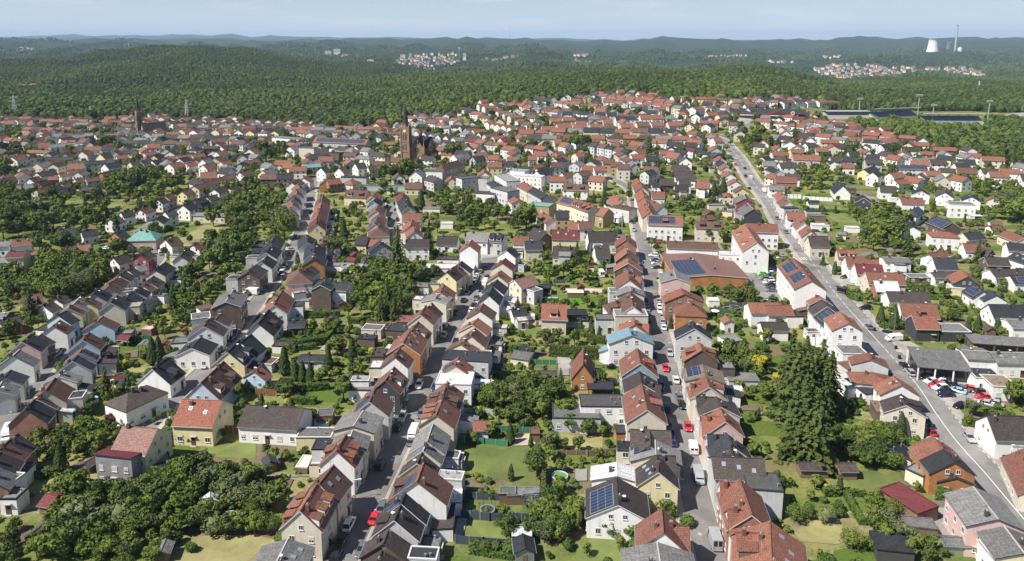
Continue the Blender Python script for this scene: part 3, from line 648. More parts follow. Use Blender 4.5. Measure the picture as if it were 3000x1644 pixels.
# window / chimney / dormer meshes shared between houses
CACHE = {}
def win_mesh(w, h, shut=False):
    k = ('win', round(w,1), round(h,1), shut)
    if k not in CACHE:
        mb = MB(); f = .09     # faces +x, centred
        for (a, b_, c, d) in ((-w/2, w/2, h/2-f, h/2), (-w/2, w/2, -h/2, -h/2+f), (-w/2, -w/2+f, -h/2+f, h/2-f), (w/2-f, w/2, -h/2+f, h/2-f), (-f/2, f/2, -h/2+f, h/2-f)):
            mb.box(-.05, .05, a, b_, c, d, 0)
        mb.box(-.05, .02, -w/2+f, w/2-f, -h/2+f, h/2-f, 1)
        if shut: mb.box(.021, .04, -w/2+f, w/2-f, -.1 if shut == 1 else -h/2+f, h/2-f, 2)
        mb.box(0, .13, -w/2-.06, w/2+.06, -h/2-.07, -h/2, 0)
        CACHE[k] = mb.mesh('window', [M['frame'], M['glass'], M['shutter']])
    return CACHE[k]
def door_mesh():
    if 'door' not in CACHE:
        mb = MB(); mb.box(-.05, .05, -.55, .55, 0, 2.2, 0); mb.box(.05, .06, -.4, .4, 1.2, 2.0, 1); mb.box(0, .5, -.8, .8, 2.35, 2.45, 2); mb.box(0, .6, -.7, .7, -.2, .0, 2)
        CACHE['door'] = mb.mesh('door', [M['door'], M['glass'], M['concrete']])
    return CACHE['door']
def chim_mesh(v):
    if ('ch', v) not in CACHE:
        mb = MB(); mb.box(-.3, .3, -.35, .35, -1.2, .95, 0); mb.box(-.34, .34, -.39, .39, .95, 1.03, 0); mb.tube((0,-.12,1.05), (0,-.12,1.3), .1, .1, 6, 1); mb.tube((0,.14,1.05), (0,.14,1.25), .1, .1, 6, 1)
        CACHE[('ch', v)] = mb.mesh('chimney', [M['chim'] if v else M['chimd'], M['concrete']])
    return CACHE[('ch', v)]
def sky_mesh(slope):
    k = ('sk', round(slope, 1))
    if k not in CACHE:
        mb = MB(); mb.box(-.5, .5, -.42, .42, -.02, .09, 0); mb.box(-.42, .42, -.34, .34, .09, .1, 1)
        CACHE[k] = mb.mesh('skylight', [M['metal'], M['skyglass']])
    return CACHE[k]
m, t, b = newmat('skylight_glass'); b.inputs['Base Color'].default_value = (.25,.3,.36,1); b.inputs['Roughness'].default_value = .08; b.inputs['Specular IOR Level'].default_value = .9; M['skyglass'] = m
def pent(B, inset, drop):
    w2 = B['w']/2-inset; he, hr = B['he'], B['hr']; k = (hr-he)/(B['w']/2)
    return w2, he+k*inset-drop, hr-drop
def roof_mb(B):
    mb = MB(); w2, L2, he, hr = B['w']/2, B['L']/2, B['he'], B['hr']; fl = B['fl']
    if 'f' in fl:
        mb.box(-w2, w2, -L2, L2, he-.25, he, 0); e = .25
        for q in ((-w2, -w2+e, -L2, L2), (w2-e, w2, -L2, L2), (-w2+e, w2-e, -L2, -L2+e), (-w2+e, w2-e, L2-e, L2)): mb.box(*q, he-.24, he+.16, 1)
    elif 's' in fl or 'S' in fl:
        a, c = (hr, he) if 's' in fl else (he, hr)
        mb.prism([(-w2, a-.2), (w2, c-.2), (w2, c), (-w2, a)], -L2, L2, 0)
    elif 'h' in fl:
        r = max(.2, L2-w2*.85); t = .18
        A, B_, C_, D = (-w2,-L2,he), (w2,-L2,he), (w2,L2,he), (-w2,L2,he); R1, R2 = (0,-r,hr), (0,r,hr)
        s = math.hypot(w2, hr-he)
        mb.face((B_,C_,R2,R1), 0, [(-L2,0),(L2,0),(r,s),(-r,s)]); mb.face((D,A,R1,R2), 0, [(L2,0),(-L2,0),(-r,s),(r,s)])
        mb.face((A,B_,R1), 0, [(-w2,0),(w2,0),(0,s)]); mb.face((C_,D,R2), 0, [(w2,0),(-w2,0),(0,s)])
        mb.box(-w2, w2, -L2, L2, he-t, he-.01, 1)
    else:
        poly = [(-w2, he-.2), (0, hr-.22), (w2, he-.2), (w2, he), (0, hr), (-w2, he)]
        s = math.hypot(w2, hr-he)
        mb.face([(0,-L2,hr), (w2,-L2,he), (w2,L2,he), (0,L2,hr)], 0, [(-L2,s),(-L2,0),(L2,0),(L2,s)])
        mb.face([(0,L2,hr), (-w2,L2,he), (-w2,-L2,he), (0,-L2,hr)], 0, [(L2,s),(L2,0),(-L2,0),(-L2,s)])
        for sg in (-1, 1):
            mb.face([(0,L2*1,hr-.22), (sg*w2,L2,he-.2), (sg*w2,-L2,he-.2), (0,-L2,hr-.22)][::sg], 1)
            mb.face([(sg*w2,-L2,he-.2), (sg*w2,L2,he-.2), (sg*w2,L2,he), (sg*w2,-L2,he)][::sg], 1)
            y = sg*L2
            for q in ([(-w2,y,he-.2),(0,y,hr-.22),(0,y,hr),(-w2,y,he)], [(0,y,hr-.22),(w2,y,he-.2),(w2,y,he),(0,y,hr)]): mb.face(q if sg < 0 else q[::-1], 1)
        mb.box(-.13, .13, -L2-.01, L2+.01, hr-.06, hr+.07, 2)
        for sg in (-1, 1): mb.box(min(sg*w2, sg*(w2+.13)), max(sg*w2, sg*(w2+.13)), -L2, L2, he-.2, he-.07, 3)
    return mb
def wall_mb(B):
    mb = MB(); fl = B['fl']; ins = .32 if 'f' not in fl else .05; w2 = B['w']/2-ins; L2 = B['L']/2-(.25 if 'f' not in fl else .05); base = -2.0 if B['c'].y < 450 else -5.0
    he, hr = B['he'], B['hr']; k = (hr-he)/(B['w']/2)
    if 'f' in fl or 'h' in fl: mb.box(-w2, w2, -L2, L2, base, he-.2)
    elif 's' in fl or 'S' in fl:
        a, c = (hr, he) if 's' in fl else (he, hr); q = .2
        mb.prism([(-w2, base), (w2, base), (w2, c-q), (-w2, a-q)], -L2, L2)
    else: mb.prism([(-w2, base), (w2, base), (w2, he+k*ins-.2), (0, hr-.2), (-w2, he+k*ins-.2)], -L2, L2)
    return mb
def fl_num(fl, key):
    for f in fl:
        if f.startswith(key) and f[len(key):].isdigit(): return int(f[len(key):])
        if f == key: return 1
    return 0
def roof_name(B): return ROOF[B['roof']][1]
def build_house(h, px):
    B0 = h['blocks'][0]; r = random.Random(int(B0['c'].x*7+B0['c'].y*13))
    gc = gz(B0['c'].x, B0['c'].y)
    root = bpy.data.objects.new(h['cat'].replace(' ', '_'), None); C.objects.link(root); root.location = (B0['c'].x, B0['c'].y, gc); root.rotation_euler = (0,0,B0['rz']); root.empty_display_size = .5
    h['obj'] = root
    for bi, B in enumerate(h['blocks']):
        d = B['c']-B0['c']; c_, s_ = math.cos(-B0['rz']), math.sin(-B0['rz']); off = Vector((d.x*c_-d.y*s_, d.x*s_+d.y*c_, 0)); rr = B['rz']-B0['rz']
        if bi: off.z = .013*bi
        rot = Matrix.Rotation(rr, 4, 'Z')
        def put(name, me, loc, rz=0, parent=root, rot3=None):
            l = rot@Vector(loc)+off
            if parent is root: return link(name, me, root, l, rr+rz, rot=(Matrix.Rotation(rr, 3, 'Z')@rot3).to_euler() if rot3 else None)
            return link(name, me, parent, loc, rz, rot=rot3.to_euler() if rot3 else None)
        fl = B['fl']; w2, L2, he, hr = B['w']/2, B['L']/2, B['he'], B['hr']; flat = 'f' in fl or 's' in fl or 'S' in fl
        if 'open' in fl:
            for sx in (-1,1):
                for yy in (-L2+.3, -L2/3, L2/3, L2-.3):
                    mb = MB(); mb.box(sx*(w2-.3)-.16, sx*(w2-.3)+.16, yy-.16, yy+.16, -1, he-.2); put('post', mb.mesh('post', [WALL['w'][0] if 'back' in fl and B['roof'] == 'G' and B['wall'] == 'w' else WALL[B['wall']][0]]), (0,0,0))
            mb = MB(); mb.box(-w2+.6, w2-1.6, -L2+.6, L2-.6, -1, he-.25)
            wall = put('inner_wall', mb.mesh('inner_wall', [M['glass'] if 'back' in fl and B['roof'] == 'G' and B['wall'] == 'w' else WALL[B['wall']][0]]), (0,0,0))
        else: wall = put('wall', wall_mb(B).mesh('wall', [WALL[B['wall']][0]]), (0,0,0))
        ridge_m = ROOF['O'][0] if B['roof'] in 'ROB' else M['concrete'] if B['roof'] == 'G' else ROOF[B['roof']][0]
        trim = M['frame'] if r.random() < .45 else M['dark'] if B['roof'] in 'ADG' else M['wood']
        roof = put('roof', roof_mb(B).mesh('roof', [ROOF[B['roof']][0], trim, ridge_m, M['metal']]), (0,0,0))
        sl = math.atan2(hr-he, w2)
        if not flat and 'nk' not in fl and px > 16:
            for k in range(1 if B['L'] < 12 else 2):
                x = r.choice((-.25, .2, 0.05)) *w2; y = (r.uniform(-.75, -.2) if k == 0 else r.uniform(.2, .8))*L2
                z = hr-abs(x)*(hr-he)/w2
                if 'h' in fl: y *= .3
                put('chimney', chim_mesh(B['roof'] in 'ROBM'), (x, y, z), 0, roof)
        if not flat and 'h' not in fl and px > 48 and bi == 0:
            if 'dish' not in CACHE:
                mb = MB(); mb.tube((0,0,-.3), (0,0,1.6), .03, .025, 5); mb.box(-.5,.5,-.015,.015,1.5,1.53); mb.box(-.35,.35,-.015,.015,1.25,1.28); mb.box(-.015,.015,-.6,.6,1.38,1.41); CACHE['aer'] = mb.mesh('aerial', [M['metal']])
                mb = MB(); mb.tube((0,0,-.2), (0,0,.5), .03, .03, 5); mb.lathe([(0,.5),(.28,.56),(.4,.66)], 12); CACHE['dish'] = mb.mesh('satellite_dish', [M['frame']])
            x = r.uniform(-.3,.3)*w2; y = r.uniform(-.6,.6)*L2; nm_ = 'aer' if r.random() < .6 else 'dish'; put(CACHE[nm_].name.split('.')[0], CACHE[nm_], (x, y, hr-abs(x)*(hr-he)/w2), r.random()*3, roof)
        if flat and px > 20:
            for k in range(r.randint(1, 3)):
                mb = MB(); mb.tube((0,0,-.1), (0,0,.6), .12, .12, 6); mb.box(-.2, .2, -.2, .2, .6, .65)
                if 'vent' not in CACHE: CACHE['vent'] = mb.mesh('vent_pipe', [M['metal']])
                if 'f' in fl: put('vent_pipe', CACHE['vent'], (r.uniform(-.7,.7)*w2, r.uniform(-.8,.8)*L2, he), 0, roof)
        for key, sg in (('r', 1), ('l', -1)):
            n = fl_num(fl, 's'+key)
            for k in range(n):
                y = -L2+B['L']*(k+.8)/(n+.6); tq = .45+.12*((k*7)%3-1)
                put('skylight', sky_mesh(1), (sg*w2*tq, y, hr-(hr-he)*tq+.02), 0, root, Matrix.Rotation(sg*sl, 3, 'Y'))
            n = fl_num(fl, 'd'+key)
            for k in range(n):
                y = -L2+B['L']*(k+.5)/n; dw = min(2.4, B['L']/n*.62); zb = he+(hr-he)*.12; zt = he+(hr-he)*.78; x_out = w2*.82
                kk = (hr-he)/w2; mb = MB()
                # shed dormer: front wall, cheeks, sloping lid
                fz0 = hr-kk*x_out-.1; fz1 = fz0+1.45; xin = max(0.05*w2, (hr-fz1-.5)/kk) if kk > 0 else 0
                zin = hr-kk*xin-.02
                poly = [(sg*x_out, fz0), (sg*x_out, fz1), (sg*xin, zin), (sg*xin, zin-.7)]
                if sg > 0: poly = [poly[0], poly[1], poly[2], poly[3]]
                mb.prism(poly if sg < 0 else poly, y-dw/2, y+dw/2, 0)
                l0 = (sg*(x_out+.3), fz1-.02); l1 = (sg*xin, zin+.16)
                mb.prism([l0, (l0[0], l0[1]+.14), (l1[0], l1[1]+.1), l1], y-dw/2-.2, y+dw/2+.2, 1)
                xo = sg*(x_out+.03); mb.box(min(xo, xo-sg*.06), max(xo, xo-sg*.06), y-dw*.36, y+dw*.36, fz0+.35, fz1-.2, 2)
                put('dormer', mb.mesh('dormer', [WALL[r.choice('wln')][0] if r.random() < .6 else ROOF[B['roof']][0], ROOF[B['roof']][0], M['glass']]), (0,0,0))
            n = fl_num(fl, 'p'+key)
            if n:
                frac = min(.9, .45+.15*n); pl = B['L']*frac; sw = math.hypot(w2, hr-he)*.72; mb = MB()
                mb.box(-sw/2, sw/2, -pl/2, pl/2, .06, .13, 1); mb.face([(-sw/2+.04,-pl/2+.04,.135),(sw/2-.04,-pl/2+.04,.135),(sw/2-.04,pl/2-.04,.135),(-sw/2+.04,pl/2-.04,.135)], 0, [(0,0),(0,sw),(pl,sw),(pl,0)])
                put('solar_array', mb.mesh('solar_array', [M['pv'], M['pvframe']]), (sg*w2*.48, r.uniform(-.4,.4)*(B['L']-pl), hr-(hr-he)*.48), 0, root, Matrix.Rotation(sg*sl, 3, 'Y'))
        if px < 13 or 'blank' in fl or 'open' in fl: continue
        # windows on the long sides and, where flagged, on the gables
        wi = w2-(.32 if not ('f' in fl) else .05); floors = [z for z in ((1.7, 4.4, 7.1, 9.8) if he > 3.4 else (1.5,)) if z+.75 < he-.15]
        rich = px > 22
        cols = max(1, int((B['L']-.8)/(2.5 if rich else 3.6)))
        for sg in (1, -1):
            # only the sides that look towards the photographer's side of town
            nx = Vector((math.cos(B['rz'])*sg, math.sin(B['rz'])*sg, 0)); tc_ = Vector((-B['c'].x, -B['c'].y, 0)).normalized()
            if nx.dot(tc_) < -.45: continue
            for fi, z in enumerate(floors):
                for k in range(cols):
                    y = -L2+B['L']*(k+.5)/cols+r.uniform(-.15,.15)
                    if r.random() < .12: continue
                    if fi == 0 and rich and k == cols//2 and sg == 1: put('door', door_mesh(), (sg*(wi+.02), y, .1), 0 if sg > 0 else math.pi); continue
                    put('window', win_mesh(r.choice((1.0, 1.0, 1.3)), 1.25, r.choice((False, False, 1, 2)) if rich else False), (sg*(wi+.02), y, z), 0 if sg > 0 else math.pi)
        ends = [e for e in (-1, 1) if ('g' in fl or 'h' in fl or 'f' in fl)]
        for e in ends:
            ny = Vector((-math.sin(B['rz'])*e, math.cos(B['rz'])*e, 0))
            if ny.dot(Vector((-B['c'].x, -B['c'].y, 0)).normalized()) < .1: continue
            yy = e*(L2-(.25 if 'f' not in fl else .05)+.02); fz = list(floors)
            gc_ = max(1, int((B['w']-1.5)/2.8))
            for z in fz:
                for k in range(gc_):
                    if r.random() < .15: continue
                    put('window', win_mesh(1.0, 1.2, r.choice((False, False, 1))), ((-w2+B['w']*(k+.5)/gc_)*.9, yy, z), e*math.pi/2)
            if 'f' not in fl and 'h' not in fl and hr-he > 2.4:
                for k in ((-.22, .22) if B['w'] > 9 else (0,)): put('window', win_mesh(.9, 1.0), (k*w2, yy, he+.55), e*math.pi/2)
    ww = [WALL[B0['wall']][1], roof_name(B0)]
    if h['label']: lab = h['label']
    else:
        feat = ''
        if fl_num(B0['fl'],'pr') or fl_num(B0['fl'],'pl'): feat = ' with solar panels'
        nm = 'flat roof' if 'f' in B0['fl'] else 'roof'
        lab = f"{ww[0]} {h['cat']}, {ww[1]} {nm}{feat}, {ORD[min(h['n'], 60)]} from {h['frm']} {h['place']}"
        if len(lab.split()) > 16: feat = ''; nm = 'roof'; lab = f"{ww[0]} {h['cat']}, {ww[1]} roof, {ORD[min(h['n'],60)]} from {h['frm']} {h['place']}"
    if len(lab.split()) > 16: lab = f"{ww[0]} {h['cat']}, {ww[1]} roof, {ORD[min(h['n'],60)]} {h['place']}"
    while len(lab.split()) > 16 and ' from the ' in lab: lab = lab.replace(' from the ', ' from ', 1)
    tag(root, lab, h['cat'], 'houses of the town' if h['cat'] == 'house' else None)
    return root
# ------------------------------------------------------------------ the houses, read off the photograph
hb('a1', 'left side of the central street', '''
160 1480 298 1200 9.5 7.2 5.6 Gc sr3 |grey roofed low house cut by the bottom edge, left side of the central street
405 945 565 688 8.2 10.3 6.2 Oc dr3 dl3 g |stone coloured gable house with three long tiled dormers per slope, left of central street
585 690 725 512 8 9.8 6.2 Bc sr2
745 385 838 228 8 10.2 6.4 Ow dr2 dl1
+ 535 325 750 325 4 6.2 6.2 Al f
850 330 900 190 8 8.2 6.6 Gc
905 155 1000 5 10 8.5 7 Gc
+ 395 215 720 215 4.6 3.4 3.4 Gy f blank
''', frm='the front')
hb('b1', 'left side of the central street', '''
1055 1200 1112 1065 9.4 10 6 Bl g pl
1200 1000 1290 870 8 9.5 6 Ba dr1 g
1285 780 1340 695 8 10.3 7 Bw sr1
+ 1065 850 1180 850 5 5.2 5.2 Wc f
1370 655 1440 530 10 10 6.5 Oo sr4 sl1 |orange gabled house with a row of four skylights, left of the central street
1440 545 1515 450 8.5 10 6.5 Bc dr1 sr2
1530 388 1580 310 8.6 10 6.5 Rc
1592 325 1642 275 7.6 9.5 6 Bw
1652 245 1712 185 9.5 8 6.8 Gc
+ 1470 230 1560 235 4 6 6 Wc f
1715 185 1755 105 8.5 9 6 Ry
''', frm='the front')
hb('c1', 'left side of the central street', '''
1775 1262 1850 1208 8.2 9.5 6.2 Dy g
1852 1215 1897 1180 8.2 9.5 6.2 Bc
1892 1200 1920 1158 9 9.5 6.2 Ac
1980 1012 2010 960 8.2 11.5 8.5 Rw |tall narrow white house with red roof above the white garages
''', frm='the front')
hb('a1', 'right side of the central street', '''
1130 1450 1175 1310 8 7.5 5 Dc
1182 1250 1235 1108 9 8 4.8 Dn
1285 1032 1355 862 9.2 9 5 Dl dl1
1352 868 1388 780 9.5 9.2 5 Ac pl
1495 672 1560 495 12 10.8 6 Bw pl dl1 |large white gable house with brown roof and solar panels, right of central street
+ 1760 790 1920 790 5.5 3 3 Ww f blank
1500 500 1545 400 8.5 8.5 5 Dc
1555 385 1600 275 8 8 5 Gc
+ 1560 400 1900 425 3.2 3.6 3.6 Gw f blank
1590 300 1650 128 8 8.5 5.5 Gl
''', frm='the front')
hb('b1', 'right side of the central street', '''
1675 1322 1738 1172 8.8 9.5 6.2 Oc dl3 sr1
1722 1180 1762 1070 8.6 9.5 6 Bw dl2 dr1
1757 1090 1787 1008 8.6 9.3 6 Bw
1690 972 2022 982 7.6 6.4 6.4 Ww f |white box house with white flat roof, right side of the central street
1852 860 1890 778 8.4 8.8 6 Oc pl
1758 758 2185 785 6.6 6.8 6.8 Al f |long flat grey roofed building with white box end, right of the central street
1900 660 1955 600 9 8 5.5 Bc sr2
2000 582 2040 508 8.8 9.5 6 Bc
2012 482 2070 418 9.5 9 6 Oc
2080 350 2118 280 9 9 6 Bw
2165 205 2205 128 7.8 9 5.5 Aw
2205 120 2248 58 8.4 9 6 Aw
''', frm='the front')
hb('c1', 'right side of the central street', '''
2250 1292 2285 1245 8.4 9 6 Oc
2290 1178 2325 1132 9 9 6 Mc
2330 1062 2378 1028 8.5 9 6 Aw
''', frm='the front')
hb('a2', 'left side of the straight street', '''
1395 1520 1350 1232 12.5 7.8 6 Gl blank |broad light grey roofed house cut by the bottom edge, left of the straight street
1410 1145 1390 918 9.4 9.5 5.5 Ow
+ 1430 1072 1655 1088 8 8.2 4.9 Ow
990 890 972 628 12.4 7.6 4.4 Dw pl2 g |wide white house with dark brown roof and big solar array, left of straight street
980 620 977 487 11 6.4 5 Ww blank |low house under a bright white membrane roof, left of the straight street
1365 585 1345 425 8.6 9.5 6 Dy sl3 g |cream gable house with dark roof and small square window, left of straight street
+ 1350 425 1528 432 7 9 5.6 Dc
1340 420 1335 282 11 7.8 5.6 Gc pl
+ 975 335 1145 345 4 5.4 5.4 Ac f
1095 182 1482 198 8.6 8.6 5.6 Dl
+ 1290 330 1280 195 7 8.5 5.6 Dl
''', frm='the front')
hb('b2', 'left side of the straight street', '''
1260 1275 1205 1030 9.8 9.6 6 Oc sl2 dr1
1215 1035 1190 915 9.2 8.2 5.5 Dc
+ 1270 1030 1382 1042 6 7.5 5 Dc
1195 842 1165 697 10 9.5 5.6 RU g sl2 dr1 |slate blue gable house with red roof, left side of the straight street
1115 582 1085 505 13.4 9.7 7 Lw g |white gable house with pale blue metal roof, left side of the straight street
+ 935 700 935 655 8 4.9 3.4 Lw
1142 480 1130 415 9 9 6 Rc
+ 1160 470 1280 480 7 8 5.5 Rc
950 370 1255 370 6.4 7 7 Gc f
+ 775 410 945 412 5 5 5 Gl f
1125 310 1100 168 9.6 9.6 6 Bw
+ 870 262 1100 250 8 8.5 5.5 Bw h dr2
1110 165 1090 115 10 8 6 Gl
+ 900 160 1000 160 5 6 6 Gl f
''', frm='the front')
hb('c2', 'left side of the straight street', '''
1092 1335 1085 1235 9.6 10 6.5 Rw g
+ 1095 1290 1215 1310 6.5 9 6 Rw
1085 1180 1080 1130 11 10 6.5 On g
1075 1085 1065 1028 9.6 10 6 On g
1064 965 1060 908 9.4 9.5 6 Rb
+ 960 925 1050 925 5 7 7 Gc f
''', frm='the front')
hb('a2', 'right side of the straight street', '''
2420 1500 2400 1035 12.5 9.6 6 Ob sr4 dl1 |big red brown roofed brick house at the bottom edge, right of straight street
+ 2080 1140 2350 1150 8 8.6 5 Rb
2235 985 2120 645 8.8 9.5 6 Rb g |brick house with bright orange red roof and cross gables, right of straight street
+ 1930 668 2118 680 5 8.8 5.6 Rw
+ 2000 925 2225 940 6.5 8.8 5.6 Rw
+ 2165 655 2500 680 6.5 6.4 6.4 Gl f blank
1855 435 2345 458 8.2 8.6 6 Dl sr3 |long dark brown roof seen broadside over light grey wall, right of straight street
2060 430 2035 335 8.2 8.6 5.5 Dc
2050 325 2000 222 9 8.8 5.6 Al
+ 1815 228 2010 240 6 8.2 5.2 Al
1990 112 1935 -22 9 9.2 5.5 Rp g |pinkish white gable house with red cross roof, right side of the straight street
+ 1765 52 1975 70 7 8.6 5.2 Rp
''', frm='the front')
hb('b2', 'right side of the straight street', '''
1945 1248 1905 1150 10 8.5 6 Dl
+ 1710 1150 1915 1158 7 8 5.5 Dl
1840 1062 1800 955 9.6 9.5 6 Rc g dr1
+ 1655 1030 1800 1035 6 8.6 5.6 Rc
1800 965 1770 850 10.4 9 7.4 Tl pl2
1770 717 1740 640 9.6 10.5 7 On dl1 dr1
1700 517 1682 445 11 11 7.5 Al g |tall pale grey gable house with anthracite roof, right side of the straight street
1674 305 1652 235 10.5 10.2 6.6 Ro h |orange brick corner house with red hipped roof and ivy, right of the straight street
1610 195 1575 140 13.5 10 7 Rb g |rust brick house with long red roof behind the ivy clad corner house
1530 45 1502 -32 11 9.5 7.6 Gp g |pink house with grey roof beside the large workshop hall
''', frm='the front')
hb('c2', 'right side of the straight street', '''
1865 1290 1690 1068 29 4.8 3.6 No blank pl1 |large low hall with dusty red roof, blue solar fields and rust orange wall
1440 972 1918 992 8 8.6 6.6 Bw blank |long narrow white building with brown roof behind the large hall
2278 985 2165 812 11 13.2 9 Ow g dl2 |tall white building with orange roof and glazed gable top beside the parking lot
+ 1930 1085 2135 1095 5 6 6 Ww f
2180 808 2475 818 9 11 8 Ow |white three storey house with broad orange roof behind the tall glazed gable
1705 787 1968 797 8 9 6.5 Bc dr2 |cream row house block with brown and black roofs behind the round street trees
1262 728 1592 738 9 11.5 7.6 Ow dr1 pr2 |white and pink corner building with solar covered roof half above the round trees
1290 700 1245 610 8 10.5 7 Rc
1270 640 1235 570 8 10 6.6 Rc
+ 1300 590 1400 640 7 9 6 Bw
1235 560 1205 490 8 10 6.6 Rw
+ 1300 512 1425 515 7 9.5 6.4 Rw
1215 470 1190 415 8.5 10 6.6 Rc
1190 415 1160 385 8 10 6.6 Rc
''', frm='the front')
hb('a3', 'left side of the main road', '''
2145 1022 1910 715 10.4 8.4 6.4 Gp g |pink walled grey roofed house with balcony at the lower right corner
+ 2390 1340 2168 1045 9 7 5.4 Gy
+ 2070 1355 2400 1370 8 4.6 4.6 Gw f
1740 487 1632 365 9.6 8 5 Ao g |orange brick house with anthracite roof beside the main road
+ 1630 365 1525 245 9.6 8.04 5.04 Oo blank
+ 1745 620 1702 562 7.4 4.6 3.2 Ao g
+ 1330 520 1500 600 4.4 3.1 3.1 Gc f blank
+ 1160 330 1400 460 4.6 2.9 2.9 Al f blank
''', frm='the front')
hb('b3', 'left side of the main road', '''
1290 1232 1240 1125 9.6 8.2 5.6 Dc g dr1
+ 990 1240 1110 1250 6 3.4 3.4 Tn f
1245 1040 1168 955 10 8.6 5.6 Ow sl1
990 975 930 872 11 6.2 4.2 Ol h
960 805 925 738 10 7.6 5.6 Ol
+ 690 860 800 850 5 4 4 Rl s
655 712 890 715 6.4 6 6 Gw f
752 467 665 357 9.2 11.6 9 Ow g sl2 |tall white block with two round gable windows and orange roof by main road
650 400 560 322 9 9 5.6 Aw pl
555 310 500 250 9 9 5.6 Dw
502 238 440 175 8 8 5.5 On
405 72 300 -62 11 13 9.6 Rw pl |big white apartment block with red roof beside the main road, near half
''', frm='the front')
hb('c3', 'left side of the main road', '''
320 1238 222 1122 11 13.2 9.8 Rw pl |white apartment block with red cross gables and solar panels beside parking lot
''', frm='the front')
hb('c2', 'left side of the main road', '''
2250 678 2190 620 9.6 9 5.6 Ga
2180 578 2150 535 10.4 9.5 6.6 Gm
2148 483 2120 458 8.2 8.2 5.5 By g
2085 418 2060 390 8.4 8 5.4 Ow
2035 350 2000 315 8.2 8 5.4 Ow g
2000 285 1965 252 8.2 8 5.4 Oc g
1975 245 1940 215 8.2 8 5.4 Al
1955 205 1925 175 8.2 8 5.4 Rl
1925 170 1890 140 8.2 8 5.4 Dn
1905 110 1875 78 9 8.4 5.4 Ou
''', frm='the front')
hb('c3', 'right side of the main road', '''
152 550 110 500 7.6 8 4.8 Ol
195 605 145 560 8 8 4.8 Bc
+ 130 665 270 660 5 6 6 Al f
172 700 342 706 7.6 8.2 5 Ow
338 802 295 756 7.6 8 4.6 Ow
398 878 362 828 7.6 8 4.6 Oc
370 925 560 927 8 8.8 5 Dc g |cream house with dark roof at the zebra crossing, right of the main road
640 1045 815 1055 8 8.4 5.4 Rc dr2
715 1117 903 1122 7.6 8.4 5 Rw g
+ 905 1142 1030 1148 6 5.6 3.4 Rw
805 1186 1065 1196 8 7.8 4.6 Mw sr2 g |white house with raspberry red roof and two skylights, right of the main road
1062 1122 1312 1132 8 6.2 5.4 Gw
905 1262 1255 1272 9 8 4.6 Rc g sr1 |wide red roofed house beside the white parked car, right of the main road
''', frm='the far end')
hb('b3', 'right side of the main road', '''
980 72 1206 78 7.6 6.6 3.6 Wb blank |brick house with a shiny pale metal roof, right of the main road
1095 170 1482 178 8.4 6 3.2 Dw
1218 276 1570 292 9 7.6 4 Rw sr1 dr1 |white house with long red brown roof behind the tall garden conifers
+ 1335 392 1560 396 8.4 7.4 4.2 Ra
+ 1560 505 1842 512 7.4 3.4 3.4 Ga f blank
2050 290 2600 300 9 6.6 3 Aw g
2210 430 2600 440 9 5.6 4.4 Gw
''', frm='the far end')
hb('b3', 'of the car dealer yard', '''
1345 755 1845 800 12 5.4 4.2 Gw s open back |glass fronted car showroom with ribbed grey roof and white pillars
1800 715 2060 730 9 5.6 4.8 Gw
2060 735 2560 745 8.6 6 4.4 Gw sr4
1885 925 2140 940 7 3.8 3.8 Aw f
2030 1000 2270 1010 7.4 4 4 Tw f |white workshop garage with open doors at the end of the dealer yard
1870 600 2500 640 6 3.6 3 Gn s open back |long open timber shed with grey roof behind the car dealer
''', cat='commercial building')
hb('a3', 'right side of the main road', '''
2035 52 2500 66 9.2 8.6 4.8 Dw g |white house with dark brown roof and slate gable, lower right of main road
+ 2230 300 2500 305 4 3.4 3.4 Ww f
2590 700 2400 352 9 7 3.6 Oc |cream cottage with orange roof cut by the right edge beside the main road
''', frm='the far end')
hb('b0', 'left side of the sloping street', '''
1200 1112 1330 1055 9.2 7.2 4.8 Dw h |white house with dark brown hipped roof, nearest on left of the sloping street
1415 895 1568 785 10 8.2 3.8 Aw dr1 |white house with dark slate gable and anthracite roof, left of sloping street
1785 700 1875 597 10 6.6 4.2 Aw g
1900 497 1955 415 11 8.2 4.5 Dw g
2005 440 2045 382 8 7.6 5.2 Dw
2100 268 2172 155 9.4 10.5 8.5 Gn g |tall brown shingled gable building with grey roof, left of the sloping street
+ 1840 330 1975 300 5 5.4 5.4 Bw s
+ 1780 410 1960 385 6 4.6 4.6 Gw f
''', frm='the front')
hb('c1', 'left side of the sloping street', '''
-75 1265 5 1190 9 8.6 6 Dn g
52 1172 108 1108 8 8.4 5.4 Aw
92 1082 150 1005 8.6 8.4 5.4 Aw
140 990 185 915 8 8 5 Dw g
330 705 300 660 8 8.4 5.6 Bc
345 640 325 590 7.6 9 6 Bw
365 590 345 545 7.6 9 6 Al
385 530 365 490 7.6 9 6 Bw
410 475 385 440 7.6 9 6 Rw
''', frm='the front')
hb('b0', 'right side of the sloping street', '''
1695 1174 2072 1190 11.4 9 5 Ry sr2 g |yellow house with broad pinkish red roof and two skylights on the left
1868 1022 2085 818 9.8 9.2 4.5 Bu g dr2 |pale blue house with white balcony gable and brown red roof, sloping street
2115 737 2230 622 9.6 9.2 5 Ay g dr2
2240 645 2345 568 9.6 9.2 5 Aw
''', frm='the front')
